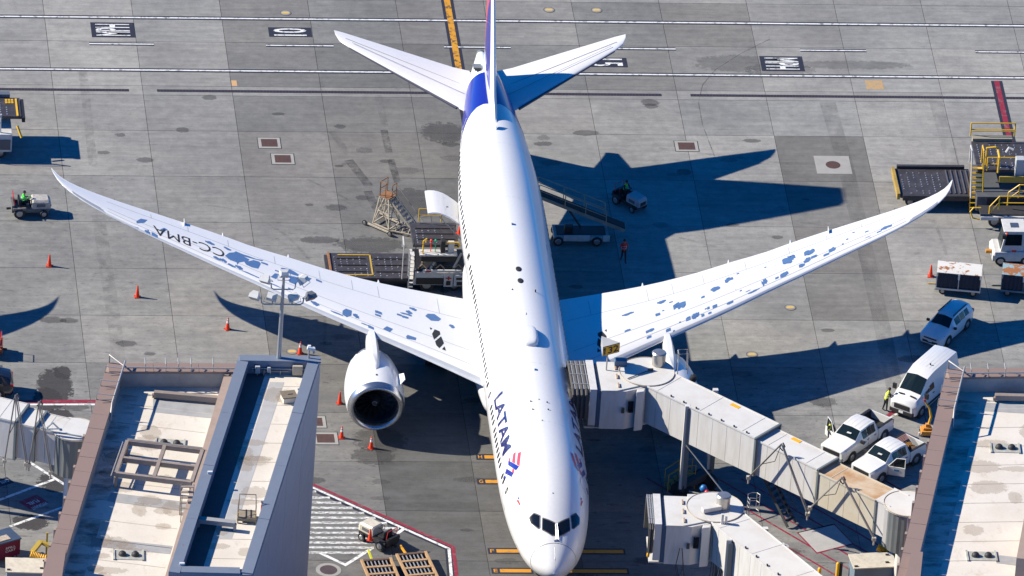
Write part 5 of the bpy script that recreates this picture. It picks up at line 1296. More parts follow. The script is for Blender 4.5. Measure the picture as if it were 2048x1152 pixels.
for k in range(7): MB().box((*bt(45.2 + k * 1.05, 6.62), 7.24), (.1, .16, .1)).build('roof_fitting', dark_m, bz)
lw = bt(47.2, 9.1)
MB().box((*lw, 6.6), (.5, .35, .6)).lathe([(.28, 0), (.28, .14), (.1, .2)], (lw.x + .1, lw.y - .5, 6.9), 'z', 12).lathe([(.28, 0), (.28, .14), (.1, .2)], (lw.x - .25, lw.y + .1, 6.9), 'z', 12).build('side_lamp', br_w, bz)

# -- the empty bridge in front of it
b2 = thing('boarding_bridge', 'retracted white boarding bridge at the bottom with a caged ladder beside its round roof', 'boarding bridge', (0, 0, 0))
a2 = math.radians(-61); d2 = Vector((math.cos(a2), math.sin(a2))); n2 = Vector((-d2.y, d2.x)); c2 = Vector((38.1, -40.9))
rotunda(b2, c2, 1.75, 4.35, 7.12, M('rotunda_grey', (.42, .41, .39), .6))
tunnel(b2, c2 + d2 * 1.0, c2 + d2 * 14, 2.4, 4.4, 7.15, br_w, br_roof)
vent_drum(b2, (38.606, -40.937, 7.25), 7.22)
cab(b2, c2, -.05, 4.2, 7.1, retracted=True)
cage_ladder(b2, c2 + Vector((2.15, .1)), 4.6, 8.0, .2)
MB().beam((*(c2 + Vector((-.9, -.75))), 7.45), (*(c2 + Vector((.3, -.35))), 7.45), .34, .28).build('roof_beam', br_w, b2)
q = c2 + Vector((.25, -1.95))
MB().beam((*q, 1.0), (*q, 7.9), .16).beam((*(q + Vector((.25, .05))), 1.0), (*(q + Vector((.25, .05))), 7.7), .14).build('mast_rail', br_w, b2)
MB().tube([(*q, 6.6), (q.x + 1.5, q.y - .2, 6.75), (q.x + 1.7, q.y - .2, 6.7)], .04, 6).tube([(*q, 6.4), (q.x + 1.3, q.y - .2, 6.5)], .03, 5).build('service_hook', pipe_m, b2)
cbl = MB()
for k in range(8):
    x0_ = c2.x - .28 + k * .12; y0_ = c2.y - 1.95 - .06 * (k % 3)
    cbl.tube([(x0_, y0_, 7.0), (x0_ + .02, y0_ - .05, 5.6), (x0_ + .05, y0_ - .05, 4.2), (x0_ + .1 * math.sin(k), y0_ - .02, 2.9 - .12 * (k % 4))], .032, 5)
for k in range(4):
    x0_ = c2.x + .95 + k * .2; y0_ = c2.y - 2.05
    cbl.tube([(x0_, y0_, 6.5), (x0_ + .1, y0_ - .02, 6.3), (x0_ + .12, y0_ - .03, 4.6), (x0_ + .02, y0_, 3.6)], .028, 5)
cbl.tube([(c2.x - 2.4, c2.y - 2.4, 5.6), (c2.x - 2.6, c2.y - 2.45, 4.2), (c2.x - 2.4, c2.y - 2.5, 3.4), (c2.x - 2.1, c2.y - 2.5, 4.2), (c2.x - 2.25, c2.y - 2.4, 5.6), (c2.x - 2.0, c2.y - 2.45, 3.6), (c2.x - 1.9, c2.y - 2.45, 2.0)], .03, 5)
cbl.build('hanging_cables', br_dark, b2)
MB().box((33.813, -42.903, 5.4), (.16, .3, 1.35), ry=.1).build('door_bumper', yel, b2, bevel=.05)
q = c2 + d2 * 3.6 - n2 * 1.42
MB().beam((*q, .9), (*q, 7.2), .3, .34).build('lift_column', br_w, b2); MB().beam((*(q + d2 * .22), 1.0), (*(q + d2 * .22), 7.0), .1, .3).build('column_track', br_edge, b2)
qf = q + n2 * 2.84; MB().beam((*qf, .9), (*qf, 7.2), .3, .34).build('lift_column', br_w, b2)
bo2 = MB().beam((*(q + n2 * .3), .9), (*(qf - n2 * .3), .9), .5, .5).build('bogie', br_dark, b2)
for s1_ in (.4, 2.4):
    for s2_ in (-.45, .45): MB().cyl((*(q + n2 * (s1_ - .2) + d2 * s2_), .5), (*(q + n2 * (s1_ + .2) + d2 * s2_), .5), .5, n=18).build('wheel', tyre_m, bo2)
MB().box((*(c2 + d2 * 5.4 + n2 * 1.35), 6.7), (.5, .4, .55)).lathe([(.28, 0), (.28, .14), (.1, .2)], (*(c2 + d2 * 5.8 + n2 * 1.4), 6.9), 'z', 12).build('side_lamp', br_w, b2)
MB().box((36.853, -39.618, 7.1), (.75, .55, .25)).build('cab_air_unit', br_w, b2)
for k in range(5): MB().box((*(c2 + d2 * (5 + k * 1.2) - n2 * 1.1), 7.24), (.1, .2, .08)).build('roof_fitting', dark_m, b2)

# -- the bridge of the left-hand stand
b3 = thing('boarding_bridge', 'white boarding bridge at the left edge joined to the left terminal by a slatted rotunda', 'boarding bridge', (0, 0, 0))
d3 = Vector((.914, -.407)); n3 = Vector((.407, .914))
def b3t(t, n_): return d3 * t + n3 * n_
tunnel(b3, b3t(-12, -29.5), b3t(7.0, -29.5), 2.32, 4.35, 7.15, br_w, br_roof)
tunnel(b3, b3t(6.9, -29.45), b3t(8.25, -29.45), 2.05, 4.4, 6.95, br_w, br_roof)
tunnel(b3, b3t(8.1, -29.4), b3t(9.9, -29.4), 1.9, 4.4, 6.85, br_w, br_roof, cap=False)
r3 = rotunda(b3, b3t(10.6, -29.4), 1.35, 3.9, 6.75, M('rotunda_slat', (.15, .165, .17), .5))
MB().cyl((*b3t(10.6, -29.4), 0), (*b3t(10.6, -29.4), 3.9), .5, n=20).build('rotunda_pillar', br_w, r3)
MB().prism([b3t(9.8, -28.2), b3t(12.2, -28.2), b3t(12.2, -30.4), b3t(9.8, -30.6)], 6.7, 6.88).build('wall_connector', br_roof, b3)
MB().prism([b3t(11.4, -28.3), b3t(13.2, -28.6), (3.4, -40.5), (1.2, -40.5)], 4.3, 6.7).build('wall_connector', br_w, b3)
arm_rig(b3, [(-6.638, -30.961, 4.269), (-6.151, -31.069, 9.293), (-5.305, -31.664, 4.483)], .05)
arm_rig(b3, [(-5.107, -31.643, 4.396), (-4.678, -31.724, 9.215), (-3.761, -32.351, 4.276)], .05)
MB().tube([b3t(8.6, -30.36).to_3d() + Vector((0, 0, 7.0)), b3t(9.6, -30.36).to_3d() + Vector((0, 0, 6.9)), b3t(11.4, -30.2).to_3d() + Vector((0, 0, 6.95))], .05, 6).tube([b3t(9.0, -30.2).to_3d() + Vector((0, 0, 6.95)), b3t(9.3, -29.9).to_3d() + Vector((0, 0, 7.25)), b3t(9.8, -30.0).to_3d() + Vector((0, 0, 6.95))], .06, 6).build('cable_loop', M('cable_grey', (.25, .29, .34), .6), b3)
q = b3t(3.0, -30.9); MB().beam((*q, .9), (*q, 7.1), .3, .3).build('lift_column', br_w, b3); q = b3t(3.0, -28.1); MB().beam((*q, .0), (*q, 7.1), .3, .3).build('lift_column', br_w, b3)
bo3 = MB().beam((*b3t(3, -30.9), .9), (*b3t(3, -28.1), .9), .5, .5).build('bogie', br_dark, b3)
for t_ in (2.5, 3.5):
    for m_ in (-30.4, -28.6): MB().cyl((*b3t(t_, m_ - .2), .5), (*b3t(t_, m_ + .2), .5), .5, n=18).build('wheel', tyre_m, bo3)

# ================================================================= vehicles and ground equipment
veh_w = M('vehicle_white', (.72, .72, .71), .28, dirt=.06, coat=.6, scale=2)
veh_glass = M('vehicle_glass', (.008, .016, .019), .12, dirt=0, spec=.35)
veh_black = M('vehicle_black_plastic', (.02, .02, .022), .55, dirt=.1)
lamp_c = M('headlamp_clear', (.42, .44, .46), .12, .3, dirt=0); lamp_r = M('tail_lamp_red', (.42, .015, .02), .25, dirt=0)
rim_m = M('wheel_rim', (.42, .42, .43), .35, .7, dirt=.2)
bed_m = M('bed_liner', (.022, .022, .024), .8, dirt=.3); steel_d = M('dark_steel', (.06, .058, .062), .6, .3, dirt=.3, scale=3)
deck_m = M('loader_deck', (.060, .056, .062), .55, .35, dirt=.4, dcol=(.11, .10, .105), scale=2)
gse_w = M('equipment_white', (.62, .61, .58), .5, dirt=.2, scale=3)
gse_cream = M('equipment_cream', (.62, .57, .47), .5, dirt=.25, scale=3)
orange = M('cone_orange', (.83, .055, .012), .5, dirt=.08); refl = M('reflective_white', (.75, .75, .73), .4)
wood = M('timber_edge', (.46, .29, .15), .8, dirt=.25, scale=5); rust = M('rusted_steel', (.30, .14, .06), .85, dirt=.5, scale=6, dcol=(.18, .09, .05))
def wheel(parent, x, y, r=.36, w=.24, z=None, m=None):
    z = r if z is None else z
    t = MB().lathe([(r * .58, -w/2 + .02), (r * .9, -w/2), (r, -w * .28), (r, w * .28), (r * .9, w/2), (r * .58, w/2 - .02)], (0, 0, 0), 'y', 20, caps=True).build('wheel', tyre_m, parent, (x, y, z), smooth=40)
    for s_ in (-1, 1): MB().cyl((0, s_ * (w/2 - .018), 0), (0, s_ * (w/2 + .006), 0), r * .58, r * .5, n=14).cyl((0, s_ * w/2, 0), (0, s_ * (w/2 + .02), 0), r * .16, n=8).build('rim', m or rim_m, t)
    return t
def ring_pts(sec):
    """section: y, [(half width, z)...] from underside to roof -> closed ring across the body (x forward, y side)"""
    x, P = sec
    return [Vector((x, -h, z)) for h, z in P] + [Vector((x, h, z)) for h, z in reversed(P) if h > 0]
def face_pt(secs, i, t, j, v, sd, off):
    """bilinear point on the skin between section i and i+1, profile points j and j+1; sd = side sign"""
    a0, a1 = secs[i][1][j], secs[i][1][j+1]; b0, b1 = secs[i+1][1][j], secs[i+1][1][j+1]
    xa, xb = secs[i][0], secs[i+1][0]
    h = lerp(lerp(a0[0], a1[0], v), lerp(b0[0], b1[0], v), t); z = lerp(lerp(a0[1], a1[1], v), lerp(b0[1], b1[1], v), t)
    return Vector((lerp(xa, xb, t), sd * h, z)) + Vector((0, sd * off, off * .3))
def side_pane(name, secs, i, t0, t1, j, v0, v1, m, parent, off=.012, i1=None):
    for sd in (-1, 1):
        q = [face_pt(secs, i, t0, j, v0, sd, off), face_pt(secs, i1 if i1 is not None else i, t1, j, v0, sd, off), face_pt(secs, i1 if i1 is not None else i, t1, j, v1, sd, off), face_pt(secs, i, t0, j, v1, sd, off)]
        if sd > 0: q = q[::-1]
        MB().quad(*q).build(name, m, parent)
def across_pane(name, secs, i, j, m, parent, sh=.08, off=.02, t0=.06, t1=.94):
    """pane spanning the body between section i and i+1 (windscreen, back window) at the top profile points j"""
    L = []
    for t in (t0, t1):
        P = [face_pt(secs, i, t, j, 1.0, sd, 0) for sd in (-1, 1)]; c = face_pt(secs, i, t, j + 1, 1.0, 1, 0); c.y = 0
        mid = (P[0] + P[1]) / 2
        row = []
        for w_ in (-1, -.5, 0, .5, 1):
            e = P[0] if w_ < 0 else P[1]; p = c.lerp(e, abs(w_) * (1 - sh)); row.append(p)
        L.append(row)
    n = (L[1][2] - L[0][2]).cross(Vector((0, 1, 0))).normalized()
    if n.z < 0: n = -n
    mb = MB()
    for k in range(4): mb.quad(L[0][k] + n * off, L[0][k+1] + n * off, L[1][k+1] + n * off, L[1][k] + n * off)
    return mb.build(name, m, parent, fix=True)
def arch(parent, x, y, r, sd):
    MB().cyl((x, y, r * .98), (x, y + sd * .012, r * .98), r * 1.22, n=22).build('wheel_arch', veh_black, parent)
def body(secs, m, parent, name='body'):
    return MB().loft([ring_pts(s_) for s_ in secs]).build(name, m, parent, smooth=32, fix=True)
def plate_box(parent, name, c, d, m, rz=0, bevel=0): return MB().box(c, d, rz).build(name, m, parent, bevel=bevel)
D = math.radians

# ---- compact SUV in the wing shadow
def suv(loc, rz, label, paint, name='parked_car', cat='car'):
    t = thing(name, label, cat, loc, rz)
    S_ = [(2.28, [(0, .3), (.66, .3), (.74, .5), (.72, .70), (.60, .80), (0, .84)]),
          (2.05, [(0, .24), (.82, .24), (.87, .5), (.85, .80), (.68, .93), (0, .98)]),
          (1.05, [(0, .22), (.86, .22), (.92, .55), (.91, .95), (.74, 1.06), (0, 1.12)]),
          (.30, [(0, .22), (.86, .22), (.92, .55), (.91, 1.0), (.60, 1.52), (0, 1.60)]),
          (-.35, [(0, .22), (.86, .22), (.92, .55), (.91, 1.02), (.60, 1.62), (0, 1.70)]),
          (-1.55, [(0, .24), (.86, .24), (.92, .55), (.91, 1.05), (.58, 1.58), (0, 1.66)]),
          (-2.1, [(0, .30), (.84, .30), (.90, .55), (.87, 1.05), (.54, 1.46), (0, 1.52)]),
          (-2.3, [(0, .40), (.74, .40), (.80, .6), (.76, 1.0), (.52, 1.1), (0, 1.12)])]
    b = body(S_, paint, t)
    across_pane('windscreen', S_, 2, 3, veh_glass, b, .05, .02, .10, .95)
    side_pane('side_window', S_, 3, .0, .96, 3, .12, .86, veh_glass, b); side_pane('side_window', S_, 4, .03, .5, 3, .12, .86, veh_glass, b); side_pane('side_window', S_, 4, .55, .98, 3, .16, .84, veh_glass, b)
    across_pane('rear_window', S_, 6, 3, veh_glass, b, .08, .02, .05, .6)
    for sd in (-1, 1):
        MB().beam((.25, sd * .57, 1.66), (-1.6, sd * .55, 1.68), .05, .05).build('roof_rail', veh_black, b)
        MB().add([(2.12, sd * .55, .86), (1.72, sd * .80, .93), (1.78, sd * .865, .80), (2.2, sd * .70, .74)], [(0, 1, 2, 3) if sd < 0 else (3, 2, 1, 0)]).build('headlamp', lamp_c, b)
        plate_box(b, 'tail_lamp', (-2.2, sd * .74, 1.0), (.2, .2, .22), lamp_r)
        m_ = plate_box(b, 'mirror', (.72, sd * 1.02, 1.08), (.16, .22, .15), veh_black, 0, .03)
        for x in (1.33, -1.33): arch(b, x, sd * .915, .36, sd)
    plate_box(b, 'grille', (2.26, 0, .72), (.06, .95, .10), veh_black); plate_box(b, 'lower_intake', (2.29, 0, .46), (.05, 1.1, .14), veh_black); plate_box(b, 'number_plate', (2.31, 0, .56), (.02, .3, .15), refl)
    for x in (1.33, -1.33):
        for sd in (-1, 1): wheel(t, x, sd * .82, .36, .24)
    return t
suv((57.48, -7.07, 0), D(-125), 'white compact SUV parked in the wing shadow near the baggage carts', veh_w)
suv((-7.35, -15.35, 0), D(178), 'dark car at the left edge beside the left boarding bridge', M('vehicle_navy', (.012, .016, .03), .25, dirt=.05, coat=.7))

# ---- high-roof van
def van(loc, rz, label):
    t = thing('delivery_van', label, 'van', loc, rz)
    S_ = [(2.98, [(0, .42), (.70, .42), (.78, .62), (.76, .98), (.62, 1.10), (0, 1.14)]),
          (2.75, [(0, .32), (.90, .32), (.97, .7), (.95, 1.08), (.76, 1.24), (0, 1.30)]),
          (2.05, [(0, .30), (.95, .30), (1.02, .8), (1.0, 1.30), (.82, 1.48), (0, 1.54)]),
          (1.05, [(0, .30), (.96, .30), (1.03, .9), (1.02, 1.5), (.76, 2.38), (0, 2.50)]),
          (.25, [(0, .30), (.96, .30), (1.03, .9), (1.03, 1.55), (.80, 2.58), (0, 2.68)]),
          (-2.75, [(0, .34), (.96, .34), (1.03, .9), (1.03, 1.55), (.80, 2.58), (0, 2.68)]),
          (-2.98, [(0, .44), (.92, .44), (.98, .9), (.98, 1.5), (.72, 2.46), (0, 2.54)])]
    b = body(S_, veh_w, t)
    across_pane('windscreen', S_, 2, 3, veh_glass, b, .04, .02, .10, .96)
    side_pane('side_window', S_, 2, .42, .98, 3, .02, .30, veh_glass, b, .014); side_pane('side_window', S_, 3, .02, .7, 3, .0, .40, veh_glass, b, .014)
    MB().box((2.98, 0, .88), (.08, 1.15, .34)).build('grille', veh_black, b, bevel=.04); plate_box(b, 'bumper', (2.92, 0, .50), (.24, 1.74, .26), veh_black, 0, .05); plate_box(b, 'number_plate', (3.05, 0, .55), (.02, .32, .16), refl)
    for sd in (-1, 1):
        MB().add([(2.95, sd * .62, 1.02), (2.42, sd * .93, 1.20), (2.50, sd * .985, 1.0), (2.90, sd * .84, .86)], [(0, 1, 2, 3) if sd < 0 else (3, 2, 1, 0)]).build('headlamp', lamp_c, b)
        MB().box((1.85, sd * 1.2, 1.55), (.14, .28, .38)).build('mirror', veh_black, b, bevel=.03)
        plate_box(b, 'sill_strip', (-.5, sd * 1.035, .55), (3.4, .02, .16), veh_black)
        plate_box(b, 'bonnet_vent', (2.32, sd * .42, 1.475), (.12, .42, .03), veh_black, sd * -.1)
        plate_box(b, 'tail_lamp', (-2.96, sd * .9, 1.4), (.08, .12, .5), lamp_r); plate_box(b, 'door_handle', (.55, sd * 1.04, 1.2), (.2, .03, .05), veh_black)
        for x in (2.0, -1.8): arch(b, x, sd * 1.028, .38, sd)
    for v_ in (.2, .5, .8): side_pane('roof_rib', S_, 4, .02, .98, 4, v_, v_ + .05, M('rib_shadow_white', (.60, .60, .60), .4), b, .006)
    MB().cyl((-.2, .25, 2.66), (-.2, .25, 2.76), .05, n=8).build('roof_antenna', veh_black, b)
    for x in (2.0, -1.8):
        for sd in (-1, 1): wheel(t, x, sd * .92, .38, .26)
    return t
van((54.95, -15.55, 0), D(-125.4), 'white high-roof van parked nose down beside the right terminal')

# ---- pickups
def pickup(loc, rz, label, k=1.0, open_side=1, load=False):
    t = thing('pickup_truck', label, 'pickup truck', loc, rz)
    S_ = [(2.9 * k, [(0, .5), (.74, .5), (.84, .72), (.82, 1.02), (.72, 1.12), (0, 1.15)]),
          (2.7 * k, [(0, .42), (.90, .42), (.96, .75), (.94, 1.08), (.80, 1.20), (0, 1.24)]),
          (1.35 * k, [(0, .42), (.92, .42), (.99, .8), (.97, 1.16), (.82, 1.28), (0, 1.33)]),
          (.62 * k, [(0, .42), (.92, .42), (.99, .8), (.98, 1.2), (.70, 1.80), (0, 1.86)]),
          (-.35 * k, [(0, .42), (.92, .42), (.99, .8), (.98, 1.2), (.72, 1.88), (0, 1.94)]),
          (-.95 * k, [(0, .42), (.92, .42), (.99, .8), (.98, 1.2), (.70, 1.80), (0, 1.86)]),
          (-1.12 * k, [(0, .42), (.92, .42), (.98, .8), (.96, 1.2), (.66, 1.30), (0, 1.32)])]
    b = body(S_, veh_w, t)
    across_pane('windscreen', S_, 2, 3, veh_glass, b, .05, .022, .10, .95); across_pane('rear_window', S_, 5, 3, veh_glass, b, .1, .015, .1, .8)
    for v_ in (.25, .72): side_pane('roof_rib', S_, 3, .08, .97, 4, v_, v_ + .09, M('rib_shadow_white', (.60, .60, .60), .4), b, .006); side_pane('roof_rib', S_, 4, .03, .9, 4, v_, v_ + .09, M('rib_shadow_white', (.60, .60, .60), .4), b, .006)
    side_pane('side_window', S_, 3, -.02, .50, 3, .06, .84, veh_glass, b, .014); side_pane('side_window', S_, 3, .56, .98, 3, .06, .86, veh_glass, b, .014); side_pane('side_window', S_, 4, .02, .72, 3, .06, .84, veh_glass, b, .014)
    # bed: floor, sides, tailgate
    x0, x1 = -2.85 * k, -1.16 * k
    MB().bb(x0, x1, -.8, .8, .56, .66).build('bed_floor', bed_m, t)
    for sd in (-1, 1):
        w_ = MB().loft([[(x, sd * .99, .46), (x, sd * 1.0, .85), (x, sd * .97, 1.22), (x, sd * .80, 1.22), (x, sd * .79, .5)] for x in (x0, x1)]).build('bed_side', veh_w, t, smooth=30, fix=True)
        MB().bb(x0 + .02, x1 - .02, sd * .885 - .09, sd * .885 + .09, 1.222, 1.245).build('bed_rail', veh_black, w_); MB().quad((x0, sd * .785, .66), (x1, sd * .785, .66), (x1, sd * .785, 1.215), (x0, sd * .785, 1.215)).build('bed_liner', bed_m, w_)
        arch(w_, -1.85 * k, sd * 1.0, .40, sd); arch(b, 1.85 * k, sd * .99, .40, sd)
        MB().add([(2.80 * k, sd * .62, 1.14), (2.48 * k, sd * .93, 1.16), (2.52 * k, sd * .965, .88), (2.88 * k, sd * .78, .86)], [(0, 1, 2, 3) if sd < 0 else (3, 2, 1, 0)]).build('headlamp', lamp_c, b)
        plate_box(w_, 'tail_lamp', (x0 - .01, sd * .92, 1.0), (.06, .14, .36), lamp_r)
        MB().box((1.0 * k, sd * 1.16, 1.26), (.14, .3, .22)).build('mirror', veh_black, b, bevel=.03)
        for xx in (.08, -.72): plate_box(b, 'door_handle', (xx * k, sd * 1.0, 1.02), (.2, .03, .05), veh_black)
        MB().bb(.02 * k, .035 * k, sd * .985 - .008, sd * .985 + .008, .5, 1.18).build('door_seam', veh_black, b)
    MB().bb(x0 - .06, x0 + .02, -.96, .96, .5, 1.2).build('tailgate', veh_w, t, bevel=.02); plate_box(t, 'rear_bumper', (x0 - .12, 0, .52), (.2, 1.8, .2), veh_black, 0, .03)
    MB().box((2.89 * k, 0, .94), (.08, 1.28, .30)).build('grille', veh_black, b, bevel=.03); plate_box(b, 'bumper', (2.88 * k, 0, .58), (.22, 1.8, .22), rim_m, 0, .05)
    plate_box(b, 'dash_card', (1.02 * k, .1, 1.60), (.26, .3, .02), refl, .2)
    vs, fs = fit_text('OVO', .34, .16, .02)
    # an opened front door
    sd = open_side; hx = 1.2 * k
    d = bpy.data.objects.new('door', None); frame(d, t, (hx, sd * .98, 0), sd * -D(62) if True else 0)
    MB().bb(-1.12, 0, -.05, .05, .5, 1.16).build('door_skin', veh_w, d, bevel=.03)
    MB().tube([(-.02, 0, 1.15), (-.5, sd * -.05, 1.76), (-1.08, sd * -.08, 1.80), (-1.1, sd * -.02, 1.15)], .035, 6).build('window_frame', veh_w, d)
    MB().quad((-.06, 0, 1.16), (-1.08, 0, 1.16), (-1.06, sd * -.07, 1.76), (-.5, sd * -.04, 1.73)).build('window_pane', veh_glass, d)
    plate_box(d, 'door_emblem', (-.55, sd * .055, .92), (.34, .02, .14), M('emblem_blue', (.05, .22, .42), .5)); plate_box(d, 'door_card', (-.55, -sd * .055, .82), (.9, .02, .5), veh_black)
    # the doorway it leaves
    for s2 in (-1, 1): plate_box(b, 'door_emblem', (.45 * k, s2 * .995, .92), (.3, .012, .13), M('emblem_blue', (.05, .22, .42), .5))
    for x in (1.85 * k, -1.85 * k):
        for s2 in (-1, 1): wheel(t, x, s2 * .88, .40, .27)
    MB().bb(-2.5 * k, 2.5 * k, -.6, .6, .36, .46).build('chassis', veh_black, t)
    if load:
        rl = random.Random(9)
        for i in range(7): MB().box((x0 + .5 + (i % 3) * .42, -.45 + (i // 3) * .42, .80 + .05 * (i % 2)), (.4, .34, .26), rl.uniform(0, 1.5)).build('load_box', M('load_orange', (.55, .26, .05), .7, dirt=.4) if i % 2 else M('load_brown', (.12, .07, .04), .8), t)
        for i in range(5): MB().beam((x0 + .1, -.7 + i * .12, 1.26), (x1 - .35, -.72 + i * .12, 1.24), .03).build('load_pole', M('load_pink', (.62, .36, .32), .6), t)
    return t
pickup((49.82, -21.57, 0), D(-131), 'white pickup with an empty dark bed and a worker at its open door', 1.0, -1)
pickup((51.6, -24.3, 0), D(-136.5), 'white pickup carrying orange gear in its bed, front door open towards the terminal', .95, 1, True)

# ---- baggage carts
def cart(loc, rz, label, top_m, side_m):
    t = thing('baggage_cart', label, 'baggage cart', loc, rz, 'covered baggage carts parked in line')
    L, W_, z0, z1 = 2.95, 1.55, .52, 1.75
    MB().bb(-L/2, L/2, -W_/2, W_/2, z0 - .1, z0).build('floor', steel_d, t)
    MB().loft([[(-L/2 - .02, y, z) for y, z in ((-W_/2, z1), (-W_/4, z1 + .10), (0, z1 + .13), (W_/4, z1 + .10), (W_/2, z1))] + [(-L/2 - .02, W_/2, z1 - .04), (-L/2 - .02, -W_/2, z1 - .04)],
               [(L/2 + .02, y, z) for y, z in ((-W_/2, z1), (-W_/4, z1 + .10), (0, z1 + .13), (W_/4, z1 + .10), (W_/2, z1))] + [(L/2 + .02, W_/2, z1 - .04), (L/2 + .02, -W_/2, z1 - .04)]]).build('roof', top_m, t, fix=True)
    for x in (-L/2 + .02, L/2 - .02): MB().bb(x - .02, x + .02, -W_/2, W_/2, z0, z1 - .04).build('end_panel', side_m, t)
    for y, nm in ((-W_/2 + .03, 'curtain'), (W_/2 - .03, 'curtain')):
        for k in range(2):
            x0 = -L/2 + .06 + k * (L/2 - .04); mb = MB()
            P = [(x0 + i * (L/2 - .1) / 10, y + (.03 if i % 2 else -.03)) for i in range(11)]
            mb.add([(p[0], p[1], z) for z in (z0, z1 - .08) for p in P], [(i, i + 1, i + 12, i + 11) for i in range(10)])
            mb.build(nm, M('curtain_navy', (.016, .026, .05), .8, dirt=.2), t)
    for x in (-L/2, L/2, 0):
        for y in (-W_/2, W_/2): MB().beam((x, y, z0 - .1), (x, y, z1), .05).build('post', side_m, t)
    MB().beam((-L/2, -W_/2 - .02, z0), (L/2, -W_/2 - .02, z0), .06, .12).build('side_rail', side_m, t)
    MB().bb(-.06, .06, -W_/2 - .05, -W_/2 - .03, z1 - .45, z1 - .05).build('strap', refl, t)
    for x in (-L/2 + .45, L/2 - .45):
        for y in (-W_/2 + .2, W_/2 - .2): wheel(t, x, y, .24, .16)
    MB().beam((-L/2 - .02, 0, .40), (-L/2 - .55, 0, .36), .08).tube([(-L/2 - .5, -.06, .36), (-L/2 - .62, 0, .36), (-L/2 - .5, .06, .36)], .025, 5).build('tow_hitch', M('hitch_ochre', (.45, .28, .08), .6), t)
    return t
def M_rusty(name, col, amt):
    m = bpy.data.materials.new(name); nt, bs, mk = nodes(m)
    tc = mk('ShaderNodeTexCoord').outputs['Object']
    f = ramp(nt, noise(nt, tc, 1.7, 6, .7), amt, amt + .05)
    c = mix(nt, f, col, mix(nt, noise(nt, tc, 9, 3), (.42, .16, .04), (.24, .10, .05)))
    nt.links.new(c, bs.inputs['Base Color']); bs.inputs['Roughness'].default_value = .7
    return m
cart((58.95, -1.53, 0), D(-9.3), 'covered baggage cart with a rust-streaked white roof beside an orange cone', M_rusty('white_rusty_roof', (.66, .64, .60), .54), gse_w)
cart((63.3, -1.75, 0), D(-9.8), 'covered baggage cart with a rusted pale blue roof at the right edge', M_rusty('blue_rusty_roof', (.26, .38, .42), .46), M('cart_teal', (.10, .20, .25), .6, dirt=.3))

# ---- cones
def cone(loc, label, band=False, h=.9):
    t = thing('traffic_cone', label, 'traffic cone', loc, random.uniform(0, 1.5), 'orange traffic cones round the aircraft')
    MB().box((0, 0, .02), (.40, .40, .04)).build('base', M('cone_base', (.45, .035, .015), .7, dirt=.3), t, bevel=.01)
    MB().lathe([(.155, .04), (.145, .08), (.035, h), (.02, h + .005)], (0, 0, 0), 'z', 18, caps=True).build('cone_body', orange, t, smooth=50)
    if band:
        for z0, z1 in ((.5, .66), (.72, .8)):
            f = lambda z: .145 - (z - .08) / (h - .08) * .11 + .004
            MB().lathe([(f(z0), z0), (f(z1), z1)], (0, 0, 0), 'z', 18).build('reflective_band', refl, t, smooth=50)
cone((-1.673, 0.841, 0), 'orange cone nearest the left edge below the left wingtip')
cone((3.93, -3.1, 0), 'orange cone out on open concrete between the wingtip and the roof mast')
cone((9.637, -7.175, 0), 'orange cone at the edge of the left wing shadow', True)
cone((14.211, -10.218, 0), 'white-banded orange cone beside a round yellow pit lid behind the annex', True)
cone((16.329, -16.536, 0), 'plain orange cone beside the left engine, topmost of the three there')
cone((16.12, -20.872, 0), 'white-banded orange cone ahead of the left engine, near a rusty pit cover', True)
cone((17.951, -22.131, 0), 'white-banded orange cone directly below the left engine intake', True)
cone((57.328, 0.321, 0), 'orange cone standing next to the white-roofed baggage cart')
ck = (25.525, 0.615, 2.92); cone((ck[0], ck[1], 2.9), 'orange cone on the loader deck against the fuselage', False, .75)
cb_ = (16.825, -34.775, 0.85); cone((cb_[0], cb_[1], .80), 'orange cone carried on the side of the tug by the hatched area', False, .85)

# ---- cargo loaders
def deck(parent, x0, x1, y0, y1, z, name='platform', rolls=None, balls=True, seed=1):
    p = MB().bb(x0, x1, y0, y1, z - .22, z).build(name, deck_m, parent, bevel=.02)
    if rolls:
        k = rolls[0]
        while k < rolls[1]:
            MB().cyl((k, y0 + .25, z + .02), (k, y1 - .25, z + .02), .06, n=8).build('roller', M('roller_steel', (.16, .15, .16), .4, .6), p); k += .34
    if balls:
        r = random.Random(seed); mb = MB()
        xs = [x0 + .35 + i * .42 for i in range(int((x1 - x0 - .6) / .42))]
        for x in xs:
            for j in range(int((y1 - y0 - .4) / .3)):
                if rolls and rolls[0] - .2 < x < rolls[1] + .2: continue
                if r.random() < .72: mb.lathe([(.055, 0), (.04, .03), (.01, .042)], (x, y0 + .3 + j * .3, z), 'z', 6)
        o = mb.build('ball_transfer_units', M('ball_steel', (.62, .62, .64), .3, .8, dirt=.2), p); o['kind'] = 'stuff'
    return p
def rail(parent, pts, m, r=.03, name='guard_rail', mid=True, posts=True, drop=1.0):
    P = [Vector(p) for p in pts]; mb = MB().tube(P, r, 6)
    if mid: mb.tube([p - Vector((0, 0, drop * .5)) for p in P], r * .8, 5)
    if posts:
        for p in P: mb.tube([p, p - Vector((0, 0, drop))], r, 6)
    return mb.build(name, m, parent)
yrail = M('yellow_rail', (.78, .47, .03), .45, dirt=.15)
lc = thing('cargo_loader', 'dark-decked cargo loader with white chassis raised against the open cargo door', 'cargo loader', (0, 0, 0), 0)
dl = deck(lc, 16.9, 22.25, -2.1, 1.15, 1.0, seed=3)
for y in (-1.3, -.45, .4): 
    for a, b in ((17.4, 19.3), (19.9, 22.0)): MB().bb(a, b, y - .05, y + .05, 1.0, 1.07).build('side_guide', steel_d, dl, bevel=.01)
